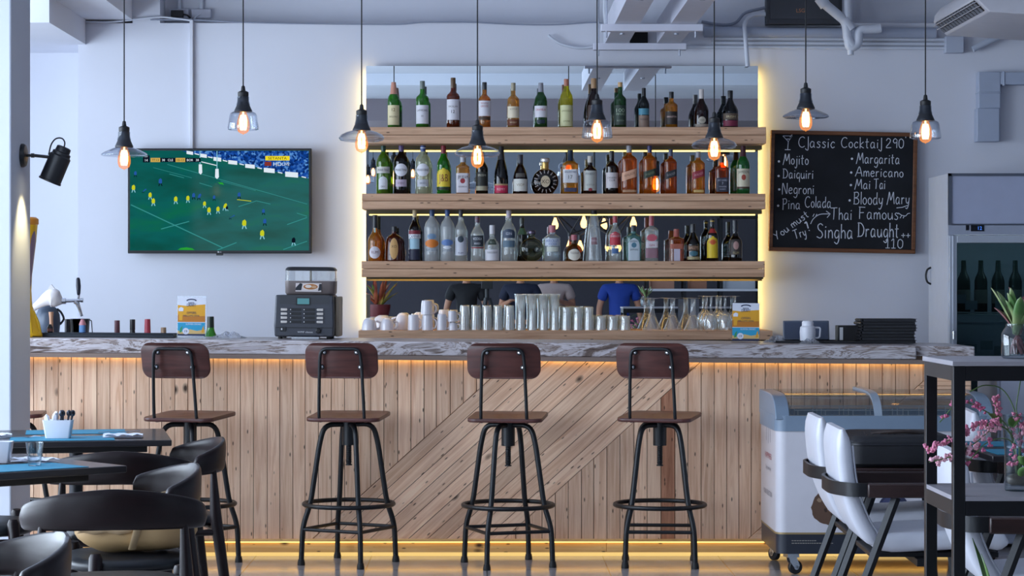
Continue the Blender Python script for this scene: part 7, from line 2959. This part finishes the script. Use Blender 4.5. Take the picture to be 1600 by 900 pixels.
# steel channels and hanging cross bars
for i, (px, py) in enumerate(((963, 69), (1044, 69))):
    Y0, Y1 = 10.6, 13.9
    x = WX(px, 13.9)
    z = WZ(py, 13.9)
    t = thing('ceiling_channel', 'white steel channel running towards the viewer, ' + ('left' if i == 0 else 'right') + ' of the pair', 'beam', (x, Y1, z), 0, 'pair of white steel channels')
    mb = MB().box(-.07, .07, Y0 - Y1, 0, 0, .008).box(-.07, -.062, Y0 - Y1, 0, .008, .13).box(.062, .07, Y0 - Y1, 0, .008, .13).box(-.07, .07, Y0 - Y1, 0, .13, .138)
    build('channel', mb, P('cdcfdc', .45), t, smooth=0)
    mb = MB()
    for y in (-.6, -2.2):
        mb.tube([(.0, y, .138), (.0, y, ZC - z)], .008, 8)
        mb.lathe([(.014, -.008), (.014, 0)], 8, (0, y, 0))
    build('hanger_rods', mb, P('a8adba', .35, .6), t)
for px0, px1, py, Y, lb in ((927, 1072, 74, 13.86, 'lower white hanging bar nearest the mirror'), (939, 1098, 36.5, 12.84, 'upper white hanging bar under the steel channels')):
    k_ = Y / F
    z = WZ(69, 13.9)
    t = thing('cross_bar', lb, 'bar', (WX((px0 + px1) / 2, Y), Y, z), 0, 'white bars across the steel channels')
    hh_ = (px1 - px0) / 2 * k_
    build('bar', MB().box(-hh_, hh_, -.03, .03, -.0405, -.0005), P('d2d4e2', .45), t, bevel=.003)
    for x in (-hh_ + .03, hh_ - .04):
        mb = MB()
        mb.tube([(x, 0, -.075), (x, 0, .145), (x, 0, ZC - z)], .006, 8)
        build('threaded_rod', mb, P('a8adba', .35, .6), t)
pipe('riser_pipe', 'thin vertical white pipe left of the steel channels', 'pipe', [([(946, -20), (945, 18), (947, 40), (946, 70)], 3.2)], 13.95, M_PIPE, GP)

# ================================================================== THE ROOM BEHIND THE VIEWER (seen in the mirror)
Y_CH = 1.6
t = thing('bulb_chandelier', 'black metal frame chandelier with bare bulbs, reflected in the mirror', 'chandelier', (1.22, Y_CH, 2.02))
mb = MB()
bl = []
for i in range(8):
    a = i * PI / 4 + .3
    r, z = (.46, .16) if i % 2 == 0 else (.32, -.10)
    mb.tube([(0, 0, .06), (r * math.cos(a), r * math.sin(a), z + .06)], .012, 8)
    mb.tube([(r * math.cos(a), r * math.sin(a), z + .08), (r * math.cos(a), r * math.sin(a), z)], .020, 10)
    bl.append((r * math.cos(a), r * math.sin(a), z))
for i in range(8):
    p, q = bl[i], bl[(i + 1) % 8]
    mb.tube([(p[0], p[1], p[2] + .06), (q[0], q[1], q[2] + .06)], .010, 6)
mb.tube([(0, 0, .04), (0, 0, ZC - 2.02)], .012, 8)
build('frame', mb, P('101115', .5), t)
for p in bl:
    b = build('bulb', MB().lathe([(.012, 0), (.018, -.02), (.036, -.07), (.038, -.095), (.028, -.125), (.001, -.138)], 14, p), EM('ffc070', 5.0), t)
for (px, py, kd) in ((583, 262, 'drum'), (645, 264, 'drum'), (578, 276, 'plate')):
    Yq = -1.2
    D = 2 * YM - Yq
    x, z = (px - CX) * D / F, EYE + (CY - py) * D / F
    src = [o for o in bpy.data.objects if o.name.startswith('pendant_lamp')][1]
    o = dup(src, 'glass pendant lamp at the back of the room, ' + {583: 'left', 645: 'right', 578: 'lowest'}[px] + ' of the mirror reflections', (x, Yq + (0.5 if px == 578 else 0), z + .1))
    for c in kids(o):
        if c.name.startswith(('cord', 'ceiling_rose')):
            c.scale = (1, 1, 1)
            if c.name.startswith('cord'):
                c.scale.z = (ZC - o.location.z) / (ZC - src.location.z)
            else:
                c.location.z = (ZC - o.location.z) - (ZC - src.location.z)
t = thing('black_shelving', 'black steel shelving with white boards at the back of the room', 'shelving', (2.0, -1.5, 0))
mb = MB()
for x, h in ((0, 1.5), (.47, 1.5), (.93, 2.28), (1.42, 2.28)):
    for y in (0, .36):
        mb.box(x, x + .035, y, y + .035, 0, h)
mb.box(.93, 1.455, 0, .395, 2.25, 2.28)
build('uprights', mb, P('15161b', .5), t, smooth=0)
for z in (.15, .75, 1.33):
    build('shelf_board', MB().box(-.01, 1.465, -.01, .40, z, z + .03), P('d4d6de', .5), t, smooth=0)
for i, (x, w, h, c_, lb) in enumerate(((1.0, .38, .17, 'b8bcc6', 'grey box'), (.55, .22, .16, '9a6a54', 'brown box'), (.06, .3, .15, 'a87a66', 'tan box'))):
    o = build('storage_box', MB().box(0, w, 0, .26, 0, h).box(.03, w - .03, -.004, 0, h * .35, h * .7, 1), [P(c_, .6), P('e0e0e4', .6)], bevel=.004, loc=(2.0 + x, -1.44, 1.3605))
    tag(o, lb + ' on the shelving behind the viewer, seen in the mirror', 'box', 'boxes on the rear shelving')
t = thing('red_potted_plant', 'red-leaved plant in a dark red pot at the back of the room', 'potted plant', (-1.38, -1.5, 0))
build('stand', MB().lathe([(.16, 0), (.16, .02), (.03, .04), (.03, .86), (.15, .88), (.15, .90)], 20), P('2a2524', .5), t)
build('pot', MB().lathe([(.10, .90), (.15, 1.12), (.15, 1.16), (.14, 1.16), (.001, 1.13)], 24), P('6a1f22', .4), t)
for i in range(22):
    mb = MB()
    strap_leaf(mb, (random.uniform(-.05, .05), random.uniform(-.05, .05), 1.12), i * 2.4, random.uniform(.1, .75), random.uniform(.28, .46), .026, random.uniform(.1, .5))
    o = build('leaf', mb, [LEAF('croton', '4a6a2c', 'b08a3c'), LEAF('croton_red', '7a2c28', 'b8603c')][i % 2], t, smooth=70)
# the camera on its tripod
t = thing('camera_tripod', 'black camera on a tripod, reflected small in the mirror', 'tripod', (0, -.16, 0))
build('camera_body', MB().box(-.07, .07, -.05, .02, 1.36, 1.46).box(-.03, .03, -.05, .02, 1.46, 1.49), P('121317', .5), t, bevel=.006)
build('head', MB().tube([(0, -.01, 1.36), (0, -.01, 1.22)], .025, 12), P('15161a', .5), t)
for i in range(3):
    a = PI / 2 + .3 + i * 2 * PI / 3
    build('leg', MB().tube([(.03 * math.cos(a), .03 * math.sin(a) - .01, 1.25), (.42 * math.cos(a), .42 * math.sin(a) - .01, .012)], [.018, .011], 10), P('15161a', .5), t)


# ---- people
def skin(name, joints, edges, mat, parent, root=0, sub=1):
    me = bpy.data.meshes.new(name)
    me.from_pydata([j[0] for j in joints], edges, [])
    me.materials.append(mat)
    o = bpy.data.objects.new(name, me)
    COL.objects.link(o)
    o.parent = parent
    md = o.modifiers.new('skin', 'SKIN')
    md.use_smooth_shade = True
    md.branch_smoothing = .6
    for i, (j, sv) in enumerate(zip(joints, me.skin_vertices[0].data)):
        r = j[1]
        sv.radius = r if isinstance(r, tuple) else (r, r)
        sv.use_root = (i == root)
    s_ = o.modifiers.new('sub', 'SUBSURF')
    s_.levels = sub
    s_.render_levels = sub
    return o


def person(label, x, y, rz, shirt, lower, hair, skincol, arms, long_pants=True):
    """faces +y; arms: list of two (elbow, wrist) positions"""
    t = thing('person', label, 'person', (x, y, 0), rz, 'people behind the viewer')
    J = [((0, 0, .93), (.13, .10)), ((0, 0, 1.07), (.125, .09)), ((0, .005, 1.22), (.145, .10)), ((0, 0, 1.36), (.14, .09)), ((0, 0, 1.435), (.055, .055)), ((0, .012, 1.50), (.052, .055)), ((0, .02, 1.575), (.080, .095)), ((0, .015, 1.655), (.07, .08))]
    E = [(0, 1), (1, 2), (2, 3), (3, 4), (4, 5), (5, 6), (6, 7)]
    for s_ in (-1, 1):
        b = len(J)
        J += [((s_ * .095, 0, .86), .085), ((s_ * .11, .015, .50), .056), ((s_ * .115, -.01, .30), .055), ((s_ * .12, -.02, .09), .036), ((s_ * .125, .06, .035), (.04, .03)), ((s_ * .13, .13, .025), (.038, .02))]
        E += [(0, b), (b, b + 1), (b + 1, b + 2), (b + 2, b + 3), (b + 3, b + 4), (b + 4, b + 5)]
    for s_, (el, wr) in zip((-1, 1), arms):
        b = len(J)
        el, wr = Vector(el), Vector(wr)
        dv = (wr - el).normalized()
        hand = wr + dv * .07
        J += [((s_ * .175, 0, 1.375), .058), (tuple(el), .042), (tuple(el.lerp(wr, .4)), .040), (tuple(wr), .026), (tuple(hand), (.036, .018))]
        E += [(3, b), (b, b + 1), (b + 1, b + 2), (b + 2, b + 3), (b + 3, b + 4)]
        side_ = dv.cross(Vector((0, 0, 1)))
        if side_.length < .1:
            side_ = Vector((0, 1, 0))
        side_.normalize()
        bend = side_.cross(dv) * -.3
        for k_, (o_, ln) in enumerate(((-.027, .070), (-.009, .082), (.009, .078), (.026, .062))):
            c = len(J)
            p0 = hand + side_ * o_ + dv * .03
            J += [(tuple(p0), .0095), (tuple(p0 + dv * ln * .5 + bend * .03), .0085), (tuple(p0 + dv * ln * .9 + bend * .09), .007)]
            E += [(b + 4, c), (c, c + 1), (c + 1, c + 2)]
        c = len(J)
        p0 = hand - side_ * .035 * s_ - dv * .02
        J += [(tuple(p0), .011), (tuple(p0 - side_ * .02 * s_ + dv * .045), .009)]
        E += [(b + 4, c), (c, c + 1)]
    sk = P(skincol, .5)
    skin('body', J, E, sk, t)
    # shirt
    SJ = [((0, 0, .90), (.148, .118)), ((0, 0, 1.07), (.142, .106)), ((0, .005, 1.22), (.162, .116)), ((0, 0, 1.355), (.175, .118)), ((0, 0, 1.43), (.095, .085))]
    SE = [(0, 1), (1, 2), (2, 3), (3, 4)]
    for s_, (el, wr) in zip((-1, 1), arms):
        b = len(SJ)
        el = Vector(el)
        sh = Vector((s_ * .175, 0, 1.375))
        SJ += [(tuple(sh), .088), (tuple(sh.lerp(el, .72)), .068)]
        SE += [(3, b), (b, b + 1)]
    skin('shirt', SJ, SE, P(shirt, .8), t)
    PJ = [((0, 0, .99), (.140, .108)), ((0, 0, .90), (.145, .115))]
    PE = [(0, 1)]
    for s_ in (-1, 1):
        b = len(PJ)
        PJ += [((s_ * .095, 0, .83), .100), ((s_ * .11, .015, .50), .074)]
        PE += [(1, b), (b, b + 1)]
        if long_pants:
            PJ += [((s_ * .12, -.015, .10), .056)]
            PE += [(b + 1, b + 2)]
    skin('trousers', PJ, PE, P(lower, .8), t)
    for s_ in (-1, 1):
        build('shoe', lump(MB(), (s_ * .127, .055, .045), .05, .135, .045, 3, .01), P('202126', .5), t)
    # hair and face
    mb = MB()
    v, f = [], []
    n, m_ = 22, 9
    for j in range(m_ + 1):
        th = PI / 2 - j / m_ * 1.75
        for i in range(n):
            a = 2 * PI * i / n
            fr_ = max(0, math.sin(a)) ** 2
            thh = max(th, .42 * fr_ + th * (1 - fr_) if th < .42 else th)
            v.append((.088 * math.cos(thh) * math.cos(a), .015 + .108 * math.cos(thh) * math.sin(a), 1.625 + .105 * math.sin(thh)))
    for j in range(m_):
        for i in range(n):
            i2 = (i + 1) % n
            f.append((j * n + i, j * n + i2, (j + 1) * n + i2, (j + 1) * n + i))
    build('hair', mb.add(v, f), P(hair, .6), t, smooth=70)
    mb = MB()
    for s_ in (-1, 1):
        mb.ball((s_ * .031, .104, 1.60), .012, 10, 6, mat=1)
        mb.ball((s_ * .031, .114, 1.60), .006, 8, 6, mat=2)
        mb.ball((s_ * .084, .01, 1.585), .02, 10, 6, sx=.4, sz=1.5)
        mb.tube([(s_ * .018, .112, 1.622), (s_ * .045, .104, 1.622)], .004, 6, mat=2)
    mb.tube([(0, .108, 1.60), (0, .128, 1.568), (0, .112, 1.560)], [.009, .014, .012], 8)
    mb.tube([(-.026, .100, 1.530), (0, .110, 1.528), (.026, .100, 1.530)], .006, 6, mat=3)
    build('face', mb, [sk, P('e6e2de', .3), P('20181a', .5), P('a8625c', .5)], t, smooth=70)
    return t


DN = lambda s_: ((s_ * .25, -.02, 1.13), (s_ * .27, .06, .90))
FW = lambda s_: ((s_ * .25, -.02, 1.14), (s_ * .12, .20, 1.20))
person('person in a black t-shirt and beige shorts standing behind the viewer', -.26, -1.35, 0, '14151a', 'b8a894', '1c1614', 'b98468', (DN(-1), DN(1)), False)
person('person in a navy shirt standing at the camera tripod', .42, -.95, .15, '1a2138', '20222c', '1c1614', 'b98468', (FW(-1), FW(1)))
person('person in a pale shirt holding both forearms in front of the chest', .86, -1.7, .2, 'c8b4b0', '2a2c34', '2a1c18', 'c48e74', (FW(-1), FW(1)))
person('person in a bright blue shirt with arms hanging beside the shelving', 1.66, -1.05, -.1, '1d3f9a', '1c1e28', '1c1614', 'b98468', (DN(-1), DN(1)))
